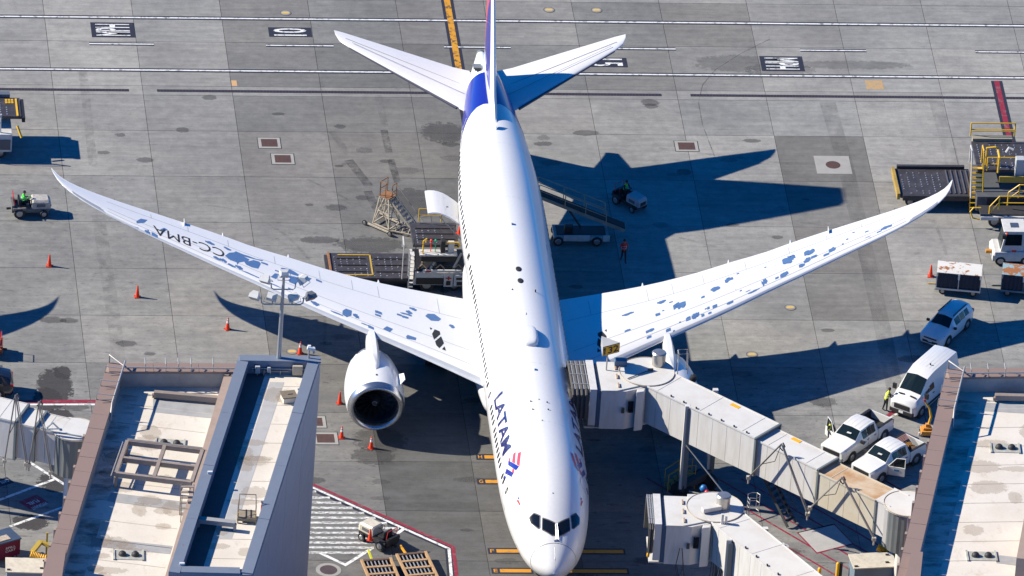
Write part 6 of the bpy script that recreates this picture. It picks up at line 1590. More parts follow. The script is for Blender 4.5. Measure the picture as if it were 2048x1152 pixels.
ym_ = M('worn_yellow_strip', (.55, .36, .05), .7, dirt=.4, scale=6)
for q in (((17.5, .85), (19.65, .85)), ((19.65, .85), (19.65, -1.75)), ((19.65, -1.75), (17.5, -1.75))): MB().beam((*q[0], 1.03), (*q[1], 1.03), .1, .03).build('edge_strip', ym_, dl)
MB().bb(16.82, 16.95, -2.1, 1.15, .75, 1.1).build('end_stop', rust, dl); MB().bb(16.6, 16.8, -1.9, 1.0, .7, .95).build('end_stop', steel_d, dl)
MB().bb(17.2, 22.2, -1.7, -1.5, .35, .8).bb(17.2, 22.2, .6, .8, .35, .8).build('scissor_frame', steel_d, lc)
for x in (17.6, 18.4):
    for y in (-1.6, .7): wheel(lc, x, y, .34, .28)
dh = deck(lc, 22.3, 25.35, -.9, 1.75, 2.9, 'bridge_platform', seed=4)
for y in (-.2, .5, 1.2): MB().bb(22.6, 25.1, y - .04, y + .04, 2.9, 2.96).build('side_guide', steel_d, dh)
MB().bb(22.4, 25.4, 1.72, 2.05, 2.55, 2.86).build('side_tray', deck_m, dh)
rail(lc, [(22.9, 2.0, 3.95), (24.4, 2.0, 3.95), (25.3, 2.0, 3.95)], yrail, .035)
ch = MB().bb(22.3, 25.9, -2.2, .9, .55, 1.5).build('chassis', gse_w, lc, bevel=.03)
MB().bb(22.45, 25.75, -2.05, .8, 1.5, 1.56).build('chassis_deck', veh_black, ch)
for k_ in range(4): MB().beam((22.7 + k_ * .75, -1.9, 1.62), (23.3 + k_ * .75, -1.0, 2.3), .1, .14).build('scissor_arm', gse_w if k_ % 2 else steel_d, ch)
for k_ in range(5): MB().tube([(22.6 + k_ * .6, -1.95, 1.7), (22.9 + k_ * .6, -1.8, 1.9), (23.2 + k_ * .6, -1.95, 1.65)], .04, 5).build('hydraulic_hose', veh_black if k_ % 2 else M('hose_tan', (.35, .25, .15), .7), ch)
MB().bb(22.5, 25.3, -2.24, -2.2, .62, 1.1).build('wheel_bay', veh_black, ch); wheel(lc, 23.25, -2.0, .5, .3)
for x in (25.1,): wheel(lc, x, -1.9, .45, .3); wheel(lc, 23.25, .8, .5, .3)
pnl = MB().bb(24.35, 24.95, -2.32, -2.22, .5, 1.5).build('control_panel', gse_w, lc)
MB().bb(24.5, 24.8, -2.34, -2.32, .62, .95).build('panel_vent', veh_black, pnl)
rc = M('equipment_red', (.5, .03, .03), .5); MB().bb(24.45, 24.85, -2.345, -2.325, 1.12, 1.2).bb(24.6, 24.7, -2.35, -2.33, 1.02, 1.3).build('red_emblem', rc, pnl)
eng_ = MB().bb(25.0, 26.1, -2.35, -1.2, .55, 1.35).build('engine_box', gse_w, lc, bevel=.04)
MB().bb(25.15, 25.6, -2.36, -2.33, 1.05, 1.22).bb(25.2, 25.95, -2.36, -2.33, .62, .9).build('grille', veh_black, eng_)
MB().bb(22.9, 25.5, -2.3, -2.2, 1.58, 1.75).build('name_board', gse_w, lc); MB().bb(23.1, 23.45, -2.32, -2.3, 1.61, 1.72).build('name_panel', rc, lc)
st_ = MB()
for y in (-2.35, -1.75): st_.beam((22.0, y, .25), (22.0, y, 3.0), .06)
for k in range(9): st_.box((22.15, -2.05, .45 + k * .3), (.28, .56, .04))
st_.build('ladder', gse_w, lc)
for x in (21.55, 22.35): MB().tube([(x, -2.2, 1.0), (x, -2.2, 3.6), (x + .02, -1.2, 3.7), (x + .02, -1.2, 2.9)], .035, 6).build('ladder_rail', gse_w if x < 22 else veh_black, lc)
op = MB().bb(22.7, 25.2, -1.75, -.95, 2.5, 2.6).build('operator_walkway', gse_w, lc)
MB().bb(22.8, 25.1, -1.77, -1.73, 2.1, 2.45).build('scissor_well', veh_black, op)
MB().bb(24.1, 24.4, -1.5, -1.0, 2.6, 3.5).build('operator_seat', veh_black, op, bevel=.05); MB().bb(24.6, 25.0, -1.4, -1.1, 2.6, 3.35).build('operator_console', gse_w, op, bevel=.03)
MB().tube([(24.5, -1.6, 3.5), (25.2, -1.6, 3.5), (25.35, -1.4, 3.2), (25.3, -1.2, 2.9), (24.6, -1.2, 2.95)], .05, 6).build('guard_rail', yrail, op)
MB().tube([(22.9, -1.6, 2.6), (22.9, -1.6, 3.6), (23.1, -1.5, 3.7), (23.1, -1.3, 3.3)], .05, 6).build('control_post', yrail, op)
for x, c in ((23.45, orange), (23.75, M('lamp_green', (.02, .3, .15), .4))): MB().lathe([(.09, 0), (.09, .1), (.02, .16)], (x, -1.3, 3.4), 'z', 10).cyl((x, -1.3, 2.6), (x, -1.3, 3.4), .03, n=6).build('signal_lamp', c, op)
MB().beam((22.85, -1.65, 2.0), (23.5, -1.55, 2.25), .2, .1).build('timber_chock', wood, op)

lr = thing('cargo_loader', 'cargo loader with bright yellow rails and roller deck behind the right wingtip', 'cargo loader', (0, 0, 0), 0)
dr = deck(lr, 56.25, 61.3, 9.25, 12.85, 1.05, seed=6, rolls=(59.7, 61.2))
MB().bb(56.4, 61.0, 12.8, 13.05, .8, 1.25).build('side_curb', steel_d, dr); MB().bb(56.4, 61.0, 9.05, 9.28, .75, 1.12).build('side_curb', steel_d, dr); MB().bb(56.02, 56.22, 9.2, 12.8, .75, 1.2).build('end_stop', M('ochre_edge', (.42, .28, .06), .6, dirt=.4), dr)
for x in (57.0, 57.9):
    for y in (9.7, 12.2): wheel(lr, x, y, .34, .28)
MB().bb(56.6, 61, 9.9, 10.1, .4, .85).build('scissor_frame', steel_d, lr)
db = deck(lr, 61.4, 66.5, 9.6, 13.4, 2.9, 'bridge_platform', seed=7)
MB().bb(61.5, 64.2, 13.4, 13.9, 2.6, 3.1).build('side_tray', M('tray_tan', (.30, .27, .19), .7), db)
rail(lr, [(61.4, 13.95, 4.0), (64.4, 13.95, 4.0)], yrail, .05); rail(lr, [(61.4, 13.4, 3.7), (64.4, 13.4, 3.7)], yrail, .04, posts=False, mid=False)
ch = MB().bb(61.3, 67, 8.2, 12.5, .5, 1.6).build('chassis', M('chassis_grey', (.10, .105, .115), .6, dirt=.2), lr)
MB().bb(62.0, 65, 8.15, 8.2, .6, 1.5).build('wheel_bay', veh_black, ch)
stp = MB()
for x in (60.95, 61.75): stp.beam((x, 8.75, .2), (x, 9.9, 3.2), .07, .1)
for k in range(9): stp.box((61.35, 8.85 + k * .12, .4 + k * .31), (.8, .24, .05))
stp.build('ladder', yrail, lr)
for x in (60.95, 61.75): MB().tube([(x, 8.7, 1.2), (x, 9.9, 4.2), (x, 10.6, 4.2), (x, 10.6, 2.9)], .05, 6).build('ladder_rail', yrail if x > 61 else gse_w, lr)
MB().tube([(62.0, 10.3, 2.9), (62.0, 10.3, 4.2), (62.6, 10.3, 4.25), (62.75, 10.3, 4.1), (62.75, 9.3, 4.0), (62.7, 9.2, 2.9)], .07, 7).build('guard_rail', yrail, lr)
rail(lr, [(62.0, 9.5, 3.9), (62.75, 9.5, 3.9)], yrail, .05)
rail(lr, [(62.8, 10.2, 3.5), (64.4, 10.2, 3.5), (66.4, 10.2, 3.5)], yrail, .05, mid=False, drop=.6)
MB().bb(62.8, 65.4, 8.9, 9.0, 2.3, 2.75).build('yellow_beam', M('dull_yellow', (.42, .30, .05), .6), lr)
MB().bb(63.9, 64.5, 9.2, 9.8, 2.5, 3.9).build('operator_cabin', M('cabin_grey', (.45, .47, .48), .5), lr, bevel=.05)
MB().tube([(63.3, 10.2, 3.9), (63.5, 10.3, 4.2), (63.8, 10.2, 4.1)], .09, 6).build('work_lamp', gse_w, lr)
MB().box((65.4, 10.1, 3.5), (.25, .25, .4)).build('control_box', gse_cream, lr)
rail(lr, [(63.3, 7.6, 2.3), (64.0, 7.6, 2.9), (67, 7.6, 2.9)], yrail, .05); rail(lr, [(62.0, 6.9, 1.6), (62.6, 6.9, 2.4), (67, 6.9, 2.4)], yrail, .05)
rw = MB().bb(61.4, 67, 6.8, 8.0, .9, 1.05).build('side_conveyor', steel_d, lr); MB().bb(61.4, 67, 6.6, 6.8, .7, .95).build('conveyor_edge', gse_w, rw)
MB().tube([(61.4, 6.9, 1.5), (60.9, 6.9, 1.5), (60.7, 6.9, 1.2), (60.9, 6.9, .7), (61.4, 6.9, .6)], .06, 6).build('bumper_hoop', yrail, lr)
for x in (62.4, 65.5): wheel(lr, x, 7.0, .42, .3)

ll = thing('cargo_loader', 'dark cargo loader cut off by the left edge, two yellow strips on its deck', 'cargo loader', (0, 0, 0), 0)
dd = deck(ll, -9.5, -2.75, 16.0, 18.5, 2.7, seed=8); MB().bb(-9.5, -3.4, 18.5, 18.95, 2.6, 2.95).build('side_tray', M('tray_blue', (.10, .13, .17), .6), dd)
for x in (-3.02,): MB().bb(x - .06, x + .06, 16.0, 18.3, 2.7, 2.76).build('edge_strip', yrail, dd)
for k in range(3):
    for j in range(3): MB().bb(-3.75 + k * .2, -3.6 + k * .2, 17.7 + j * .2, 17.85 + j * .2, 2.7, 2.74).build('tread_plate', yrail, dd)
MB().bb(-2.72, -2.5, 15.9, 18.4, 2.3, 2.65).build('end_stop', veh_black, dd)
MB().beam((-3.05, 15.6, 2.2), (-2.75, 15.2, 1.5), .12).build('yellow_strut', yrail, ll)
lb = MB().bb(-9, -3.4, 14.9, 17.8, .55, 1.9).build('chassis', gse_w, ll, bevel=.04); MB().bb(-4.6, -3.5, 14.84, 14.9, .75, 1.5).build('engine_grille', M('grille_grey', (.12, .12, .13), .6), lb)
MB().tube([(-4.2, 15.2, 1.9), (-4.2, 15.2, 3.3)], .06).build('exhaust_stack', gse_w, ll)
rail(ll, [(-8.5, 15.4, 3.8), (-5.0, 15.4, 3.8)], yrail)
for x in (-7.5, -4.2): wheel(ll, x, 15.1, .45, .3); wheel(ll, x, 17.5, .45, .3)

# ---- belt loader in the shadow on the far side
be = thing('belt_loader', 'belt loader with railed conveyor raised to the fuselage in the aircraft shadow', 'belt loader', (0, 0, 0), 0)
A_ = Vector((37.15, 5.0, .85)); B_ = Vector((31.0, 5.3, 3.35)); dv = (B_ - A_); up = Vector((0, 0, 1))
MB().beam(A_, B_, 1.0, .2).build('conveyor', M('conveyor_tan', (.36, .31, .24), .6, dirt=.3), be); MB().beam(A_ + Vector((0, 0, .14)), B_ + Vector((0, 0, .14)), .8, .03).build('belt', M('belt_black', (.012, .012, .014), .8), be)
for sd in (-.55, .55):
    o_ = Vector((0, sd, 0)); P = [A_.lerp(B_, t) + o_ + up * 1.0 for t in (.22, .45, .68, .97)]
    mb = MB().tube(P, .032, 6).tube([p - up * .45 for p in P], .026, 5)
    for p in P: mb.tube([p, p - up * .95], .03, 5)
    mb.build('guard_rail', M('rail_tan', (.42, .34, .22), .6, dirt=.3), be)
bc = MB().bb(32.3, 36.0, 3.95, 5.6, .45, .72).build('chassis', M('chassis_pale', (.40, .40, .39), .6, dirt=.2), be, bevel=.04)
MB().bb(32.5, 35.8, 4.2, 5.4, .72, .76).build('deck_plate', steel_d, bc)
for a_, b_ in ((32.95, 34.7), (35.6, 36.05)): MB().bb(a_, b_, 3.88, 3.945, .42, .86).build('side_panel', gse_w, bc)
for x in (32.6, 35.2):
    for y in (4.0, 5.5): wheel(be, x, y, .36, .24)
MB().beam((34.2, 5.1, .8), (33.0, 5.2, 2.6), .12).build('lift_ram', steel_d, be); MB().bb(33.0, 33.6, 4.2, 4.7, .82, 1.3).build('driver_seat', veh_black, be, bevel=.05)

# ---- baggage tugs
def tug(loc, rz, label, paint, hood_m, cab_rail=True, dark=False):
    t = thing('baggage_tug', label, 'tug', loc, rz)
    MB().bb(-1.3, 1.2, -.55, .55, .35, .62).build('chassis', veh_black if dark else paint, t, bevel=.03)
    h = MB().loft([[(x, y, z) for y, z in ((-w_, .55), (w_, .55), (w_, z1), (w_ * .75, z1 + .12), (-w_ * .75, z1 + .12), (-w_, z1))] for x, w_, z1 in ((1.32, .42, .92), (1.15, .52, 1.08), (.15, .52, 1.12), (.05, .48, 1.05))]).build('bonnet', hood_m, t, fix=True, smooth=25)
    MB().bb(1.31, 1.34, -.3, .3, .62, .9).build('grille', veh_black, h)
    for sd in (-1, 1):
        MB().cyl((1.30, sd * .36, .8), (1.36, sd * .36, .8), .08, n=12).build('headlamp', lamp_c, h)
        MB().bb(-1.25, -.35, sd * .62 - .12, sd * .62 + .12, .62, .78).build('fender', paint, t, bevel=.03); MB().bb(.35, .95, sd * .525 - .005, sd * .525 + .005, .75, .98).build('side_vent', M('grille_grey', (.12, .12, .13), .6), h)
        wheel(t, .85, sd * .62, .28, .2); wheel(t, -.8, sd * .64, .38, .26)
    MB().bb(-.75, -.3, -.4, .4, .62, .85).bb(-.85, -.72, -.4, .4, .8, 1.25).build('seat', veh_black, t, bevel=.04)
    MB().bb(-1.32, -1.15, -.6, .6, .5, .95).build('rear_plate', paint, t, bevel=.02)
    MB().tube([(.02, -.1, 1.0), (-.25, -.1, 1.2)], .03, 6).tube([(-.25 + .06 * math.cos(a), -.1 + .2 * math.sin(a), 1.2 + .16 * math.cos(a)) for a in [2*PI*k/10 for k in range(10)]], .02, 5, closed=True).build('steering_wheel', veh_black, t)
    if cab_rail: MB().tube([(-1.1, -.45, .9), (-1.2, -.45, 1.5), (-1.2, .45, 1.5), (-1.1, .45, .9)], .03, 6).build('back_rail', rc, t)
    MB().beam((-1.3, 0, .42), (-1.6, 0, .40), .12).build('tow_hitch', veh_black, t)
    return t
tug((-2.55, 7.75, 0), D(3), 'white baggage tug with a driver in green at the far left below a cargo loader', M('tug_frame_dirty', (.16, .155, .15), .6, dirt=.4, scale=4), M('tug_bonnet_dirty', (.50, .47, .42), .5, dirt=.4, scale=3, dcol=(.2, .18, .16)))
tug((37.95, 9.35, 0), D(-50), 'white tug with a driver crossing the aircraft shadow beside the tail', M('tug_dark', (.02, .022, .026), .6), M('tug_bonnet_grey', (.36, .37, .38), .5, dirt=.2), dark=True).scale = (.9, .9, .9)
tug((17.45, -33.75, 0), D(133), 'cream tug with a black frame parked on the white hatching below the annex', veh_black, gse_cream, dark=True)
tug((-6.75, -10.5, 0), D(176), 'rusty red tug at the left edge below the neighbouring wing shadow', M('tug_rust', (.30, .09, .05), .6, dirt=.4), M('tug_rust', (.30, .09, .05), .6))
rk = MB()
# ---- slatted pallet dollies at the bottom
def dolly(loc, rz, label):
    t = thing('pallet_dolly', label, 'dolly', loc, rz, 'pallet dollies at the bottom of the stand')
    L, W_ = 3.2, 1.9
    for x in (-W_/2, W_/2): MB().bb(x - .09, x + .09, -L, 0, .42, .56).build('side_beam', wood, t, bevel=.015)
    for y in (-.1, -.95, -1.8, -2.65, -L + .1): MB().bb(-W_/2 + .1, W_/2 - .1, y - .1, y + .1, .43, .55).build('cross_beam', wood if y != -.1 else M('brown_steel', (.14, .085, .06), .7), t, bevel=.015)
    for k in range(6):
        x = -W_/2 + .32 + k * .25
        MB().cyl((x, -L + .15, .47), (x, -.2, .47), .045, n=8).build('roller', M('roller_pale', (.42, .42, .43), .4, .6), t)
    MB().bb(-W_/2, W_/2, -L, -.05, .3, .36).build('pan', M('pan_black', (.012, .014, .02), .8), t)
    for x in (-W_/2 + .25, W_/2 - .25):
        for y in (-.55, -L + .5): wheel(t, x, y, .17, .12)
    return t
dA = dolly((17.086, -36.581, 0.5), D(-172) + PI, 'left timber-edged pallet dolly at the bottom with a lime drawbar'); dA.location.z = 0
dB = dolly((19.406, -35.83, 0.5), D(-170) + PI, 'right timber-edged pallet dolly at the bottom hooked to the cream tug'); dB.location.z = 0
MB().beam((-.25, .02, .40), (-.3, .95, .62), .12).build('drawbar', M('lime_yellow', (.62, .60, .03), .5), dA)
MB().beam((-.3, .02, .40), (-.45, 1.0, .5), .12).build('drawbar', M('amber_yellow', (.75, .36, .02), .5), dB)

# ---- cargo tractor at the right edge
ct = thing('cargo_tractor', 'white closed-cab cargo tractor below the yellow-railed loader at the right edge', 'tractor', (63.0, 2.75, 0), D(180))
MB().loft([[(x, y, z) for y, z in ((-.95, .35), (.95, .35), (.98, .8), (.9, z1), (-.9, z1), (-.98, .8))] for x, z1 in ((1.35, .8), (1.2, 1.0), (-1.3, 1.05), (-1.5, .9))]).build('body', gse_w, ct, fix=True, smooth=25)
cbn = MB().loft([[(.85, y, 1.0) for y in (-.82, .82)] + [(-.75, y, 1.0) for y in (.82, -.82)], [(.55, y, 2.5) for y in (-.72, .72)] + [(-.7, y, 2.5) for y in (.72, -.72)]]).build('cab', gse_w, ct, fix=True, bevel=.04)
MB().bb(-.82, .72, -.86, .86, 2.5, 2.6).build('cab_roof', gse_w, cbn, bevel=.03); MB().bb(-.35, .2, -.3, .3, 2.6, 2.62).build('roof_vent', M('vent_blue', (.06, .08, .13), .5), cbn)
MB().add([(.86, -.7, 1.15), (.86, .7, 1.15), (.6, .62, 2.4), (.6, -.62, 2.4)], [(0, 1, 2, 3)]).build('windscreen', veh_glass, cbn)
for sd in (-1, 1):
    MB().add([(.6, sd * .825, 1.5), (-.55, sd * .825, 1.5), (-.55, sd * .765, 2.3), (.5, sd * .765, 2.3)], [(0, 1, 2, 3) if sd < 0 else (3, 2, 1, 0)]).build('side_window', veh_glass, cbn)
    MB().bb(.6, .85, sd * 1.0, sd * 1.2, 2.2, 2.5).build('mirror', veh_black, cbn); MB().lathe([(.07, 0), (.07, .1), (.02, .14)], (.5, sd * .9, 2.4), 'z', 10).build('beacon', orange, cbn)
    MB().bb(-.2, .1, sd * .985, sd * .99, 1.1, 1.25).build('door_panel', rc if sd > 0 else gse_w, ct)
    for x in (.8, -.9): wheel(ct, x, sd * .85, .36, .28)
MB().box((1.55, .3, .75), (.4, .25, .22)).build('tow_hitch', M('hitch_orange', (.65, .26, .03), .6), ct, bevel=.03); MB().bb(-1.55, -1.3, -.9, .9, .4, 1.0).build('rear_ballast', veh_black, ct)

# ---- steel maintenance stand by the tail hold
ms = thing('maintenance_stand', 'rusty lattice maintenance stand with stairs left of the cargo door', 'maintenance stand', (20.35, 6.45, 0), D(-42))
sm = M('stand_cream_steel', (.52, .45, .34), .7, dirt=.35, scale=5)
fr = MB(); bx_ = [(0, 0), (1.35, 0), (1.35, 1.2), (0, 1.2)]; tp_ = [(.3, .2), (1.05, .2), (1.05, 1.0), (.3, 1.0)]
for (a, b), (c, d) in zip(bx_, tp_): fr.beam((a, b, .2), (c, d, 2.35), .07)
for i in range(4):
    a, b = bx_[i], bx_[(i+1) % 4]; c, d = tp_[i], tp_[(i+1) % 4]
    fr.beam((*a, .22), (*b, .22), .08).beam((*c, 2.35), (*d, 2.35), .07).beam((*a, .22), (*d, 2.35), .045).beam((*b, .22), (*c, 2.35), .045)
    m1 = [lerp(a[0], c[0], .5), lerp(a[1], c[1], .5), 1.28]; m2 = [lerp(b[0], d[0], .5), lerp(b[1], d[1], .5), 1.28]; fr.beam(m1, m2, .045)
fr.beam((-.5, -.25, .2), (1.75, -.25, .2), .1).beam((-.5, 1.4, .2), (1.75, 1.4, .2), .1)
fr.build('frame', sm, ms); MB().bb(.25, 1.1, .15, 1.05, 2.36, 2.42).build('platform', rust, ms)
for q in ([(.3, .2, 3.45), (.3, 1.0, 3.45)], [(.3, .2, 3.45), (.75, .2, 3.45)], [(1.05, 1.0, 3.3), (1.05, .55, 3.3)]): rail(ms, q, rust, .035, drop=1.05)
sr = MB()
for y in (.25, .95): sr.beam((1.05, y, 2.35), (3.1, y + .4, .25), .06, .12).tube([(1.1, y, 3.2), (3.1, y + .4, 1.1)], .025, 5).tube([(3.1, y + .4, 1.1), (3.1, y + .4, .2)], .03, 5)
for k in range(9): t_ = (k + .5) / 9; sr.box((lerp(1.05, 3.1, t_), lerp(.6, 1.0, t_), lerp(2.3, .3, t_)), (.22, .7, .03))
sr.build('stair', sm, ms)
lt = MB().beam((1.35, 0, .2), (3.2, .65, .2), .07).beam((1.35, 1.2, .2), (3.2, 1.55, .2), .07).beam((3.2, .6, .2), (3.2, 1.6, .2), .07)
for k in range(4): lt.beam((1.4 + k * .45, .1 + k * .15, .2), (1.8 + k * .45, 1.25 + k * .1, .2), .045).beam((1.8 + k * .4, .15 + k * .15, .2), (1.4 + k * .5, 1.2 + k * .1, 1.6 - k * .4), .04)
lt.build('base_frame', sm, ms)
for x, y in ((-.45, -.3), (1.7, -.35), (-.4, 1.45), (3.15, 1.5), (3.15, .6)): wheel(ms, x, y, .19, .1)
# yellow rail stand in the shadow under the bridge
ys_ = thing('rail_stand', 'dull yellow railed steps standing in the shadow under the boarding bridge', 'steps', (36.869, -27.423, 0), D(10))
yd_ = M('faded_yellow', (.45, .32, .09), .7, dirt=.3)
for y in (0, .8):
    MB().tube([(0, y, 0), (0, y, 1.3), (.9, y, 1.9), (1.8, y, 1.9), (1.8, y, 0)], .04, 6).tube([(.9, y, 1.9), (.9, y, 0)], .035, 5).tube([(0, y, .7), (.9, y, 1.3), (1.8, y, 1.3)], .03, 5).build('side_rail', yd_, ys_)
for k in range(4): MB().box((.15 + k * .25, .4, .25 + k * .25), (.25, .8, .04)).build('tread', yd_, ys_)
MB().box((1.4, .4, 1.05), (.8, .8, .05)).build('landing', yd_, ys_)
# drums hung by the bridge column
for px, m_, lab, r_ in (((38.809, -30.155, 2), M('drum_blue', (.02, .17, .48), .4), 'small blue drum beside the white lift column foot', .26), ((39.004, -30.546, 1.9), M('drum_red', (.45, .01, .03), .4), 'small red drum beside the white lift column foot', .22)):
    t = thing('hose_drum', lab, 'drum', px); t.location.z = .25
    z_ = px[2] - .25
    MB().lathe([(.02, r_), (r_ * .6, r_ * .8), (r_, 0), (r_ * .6, -r_ * .8), (.02, -r_)], (0, 0, z_), 'z', 16).build('drum', m_, t, smooth=60); MB().cyl((0, 0, -.25), (0, 0, z_), .05, n=8).box((0, 0, -.2), (.4, .4, .06)).build('stand', steel_d, t)
# orange lifting arm beside the right terminal
oa = thing('lifting_arm', 'orange lifting arm with a red tip beside the right terminal wall', 'lift arm', (54.677, -19.923, 0), 0)
oa.scale = (.8, .8, .8)
om = M('machine_orange', (.68, .29, .05), .6, dirt=.25, scale=4)
MB().bb(-.45, .5, -.5, .5, .12, .5).build('base', om, oa, bevel=.04); MB().bb(-.3, .4, -.3, .3, .5, .72).bb(-.1, .3, -.15, .15, .72, 1.0).build('turret', om, oa, bevel=.03)
MB().tube([(.15, 0, .9), (.3, .1, 1.6), (.15, .2, 2.3), (-.25, .3, 2.9)], [.11, .1, .085, .07], 8).build('arm', M('arm_yellow', (.78, .40, .02), .5), oa, smooth=50); MB().cyl((-.25, .3, 2.9), (-.35, .34, 3.1), .08, n=10).build('tip', rc, oa)
for x in (-.4, .42):
    for y in (-.45, .45): wheel(oa, x, y, .13, .08)
MB().box((-.62, -.3, .15), (.12, .12, .3)).build('jack_foot', refl, oa)
# bollards
for i, (c, lab, h) in enumerate((((45.563, -38.364, 0), 'short yellow bollard at the bottom beside the retracted bridge', 1.1), ((46.731, -38.353, -0), 'taller yellow and black bollard at the bottom right', 1.5), ((-6.282, -35.215, 0), 'yellow bollard in front of the red spill cart', 1.0))):
    t = thing('bollard', lab, 'bollard', c, 0, 'yellow bollards by the terminals')
    MB().lathe([(.12, 0), (.12, h - .06), (.09, h), (.02, h + .02)], (0, 0, 0), 'z', 14).build('post', yel, t, smooth=50)
    if i == 1: MB().cyl((.2, 0, 0), (.2, 0, h), .11, n=12).build('black_post', veh_black, t)
# spill cart at the bottom left
sc_ = thing('spill_cart', 'dark red spill cart with a navy lid in the bottom left corner', 'cart', (-6.755, -35.644, 0), D(28))
crm = M('spill_red', (.16, .006, .035), .5, dirt=.2)
MB().bb(-1.4, .75, -.7, .7, .3, 1.45).build('bin', crm, sc_, bevel=.03); MB().bb(-1.45, .8, -.75, .75, 1.45, 1.55).build('lid', M('lid_navy', (.05, .08, .14), .5, dirt=.3), sc_, bevel=.02)
MB().bb(-.9, .1, -.55, .0, 1.55, 1.6).build('rag_pile', M('rag_cream', (.5, .42, .34), .8, dirt=.5, scale=8), sc_)
for body_, z_ in (('SPILL', .95), ('CART', .72)):
    vs, fs = fit_text(body_, .75, .16, .01); MB().add([(-.35 + v.x, -.705, z_ + v.y) for v in vs], fs).build('lettering', refl, sc_)
for x in (-1.1, .45):
    for y in (-.55, .55): wheel(sc_, x, y, .17, .1)
# preconditioned-air housings with yellow hose at both terminals
def air_unit(loc, rz, label, hx=1):
    t = thing('air_unit', label, 'air unit', loc, rz, 'ground air units at the terminals')
    MB().prism([(-1.3, -1.0), (1.4, -1.0), (1.4, .55), (-1.3, .55)], 0, 2.0).build('housing', M('unit_blue_grey', (.16, .22, .28), .6, dirt=.2), t)
    MB().box((.05, -.25, 2.06), (2.9, 1.75, .08)).build('roof_slab', gse_cream, t, bevel=.01)
    MB().add([(-.9, .6, 2.0), (1.4, .6, 2.0), (1.2, 2.1, 1.2), (-.2, 2.1, 1.2), (-.9, .6, 1.9), (1.4, .6, 1.9), (1.2, 2.1, 1.1), (-.2, 2.1, 1.1)], [(0, 1, 2, 3), (7, 6, 5, 4), (0, 4, 5, 1), (1, 5, 6, 2), (2, 6, 7, 3), (3, 7, 4, 0)]).build('sloped_cover', M('cover_dusty', (.50, .47, .40), .7, dirt=.35, scale=2), t)
    MB().prism([(-.6, .6), (1.3, .6), (1.1, 2.0), (-.2, 2.0)], 0, 1.08).build('plinth', M('unit_blue_grey', (.16, .22, .28), .6), t)
    for x, y in ((-1.2, -.9), (.9, -.6), (1.1, .3)): MB().box((x, y, 2.13), (.22, .12, .08)).build('roof_fitting', steel_d, t)
    return t
def hose(parent, pts, r):
    P = [Vector(p) for p in pts]; Q = []
    for a, b in zip(P[:-1], P[1:]):
        for k in range(5): Q.append(a.lerp(b, k / 5))
    Q.append(P[-1]); mb = MB().tube(Q, r, 10).build('air_hose', M('hose_amber', (.75, .36, .01), .6), parent, smooth=60)
    for i, q in enumerate(Q[:-1:1]):
        d = (Q[min(i + 1, len(Q) - 1)] - Q[max(i - 1, 0)]).normalized(); u = d.cross(Vector((0, 0, 1))).normalized(); w = u.cross(d)
        MB().tube([q + (u * math.cos(2*PI*k/10) + w * math.sin(2*PI*k/10)) * (r + .01) for k in range(10)], .035, 4, closed=True).build('hose_ring', yel, mb)
u1 = air_unit((-5.588, -39.858, 0), -.05, 'pale-roofed air unit with a ribbed yellow hose at the bottom left corner')
hose(u1, [(.3, 2.35, 1.35), (.8, 2.25, 1.2), (1.5, 2.1, 1.15), (2.0, 2.0, 1.1)], .2)
MB().beam((.9, 3.6, 1.5), (.35, 2.6, 1.3), .3, .2).beam((1.3, 3.6, 0), (1.3, 3.6, 2.2), .12).beam((.9, 3.6, 1.5), (1.5, 3.3, 1.4), .25, .2).build('hose_frame', M('dull_yellow', (.42, .30, .05), .6), u1)
u2 = air_unit((48.795, -38.758, 0), .1, 'pale-roofed air unit with an amber hose below the right rotunda')
hose(u2, [(1.0, 2.4, 1.4), (1.5, 2.2, 1.2), (2.1, 2.0, 1.1), (2.5, 1.95, 1.0)], .22)
wb = MB().bb(1.9, 2.9, -.6, 1.2, 0, 1.5).build('control_cabinet', gse_w, u2, bevel=.06); MB().bb(1.95, 2.3, -.62, -.6, .5, 1.4).build('cabinet_panel', veh_black, wb)

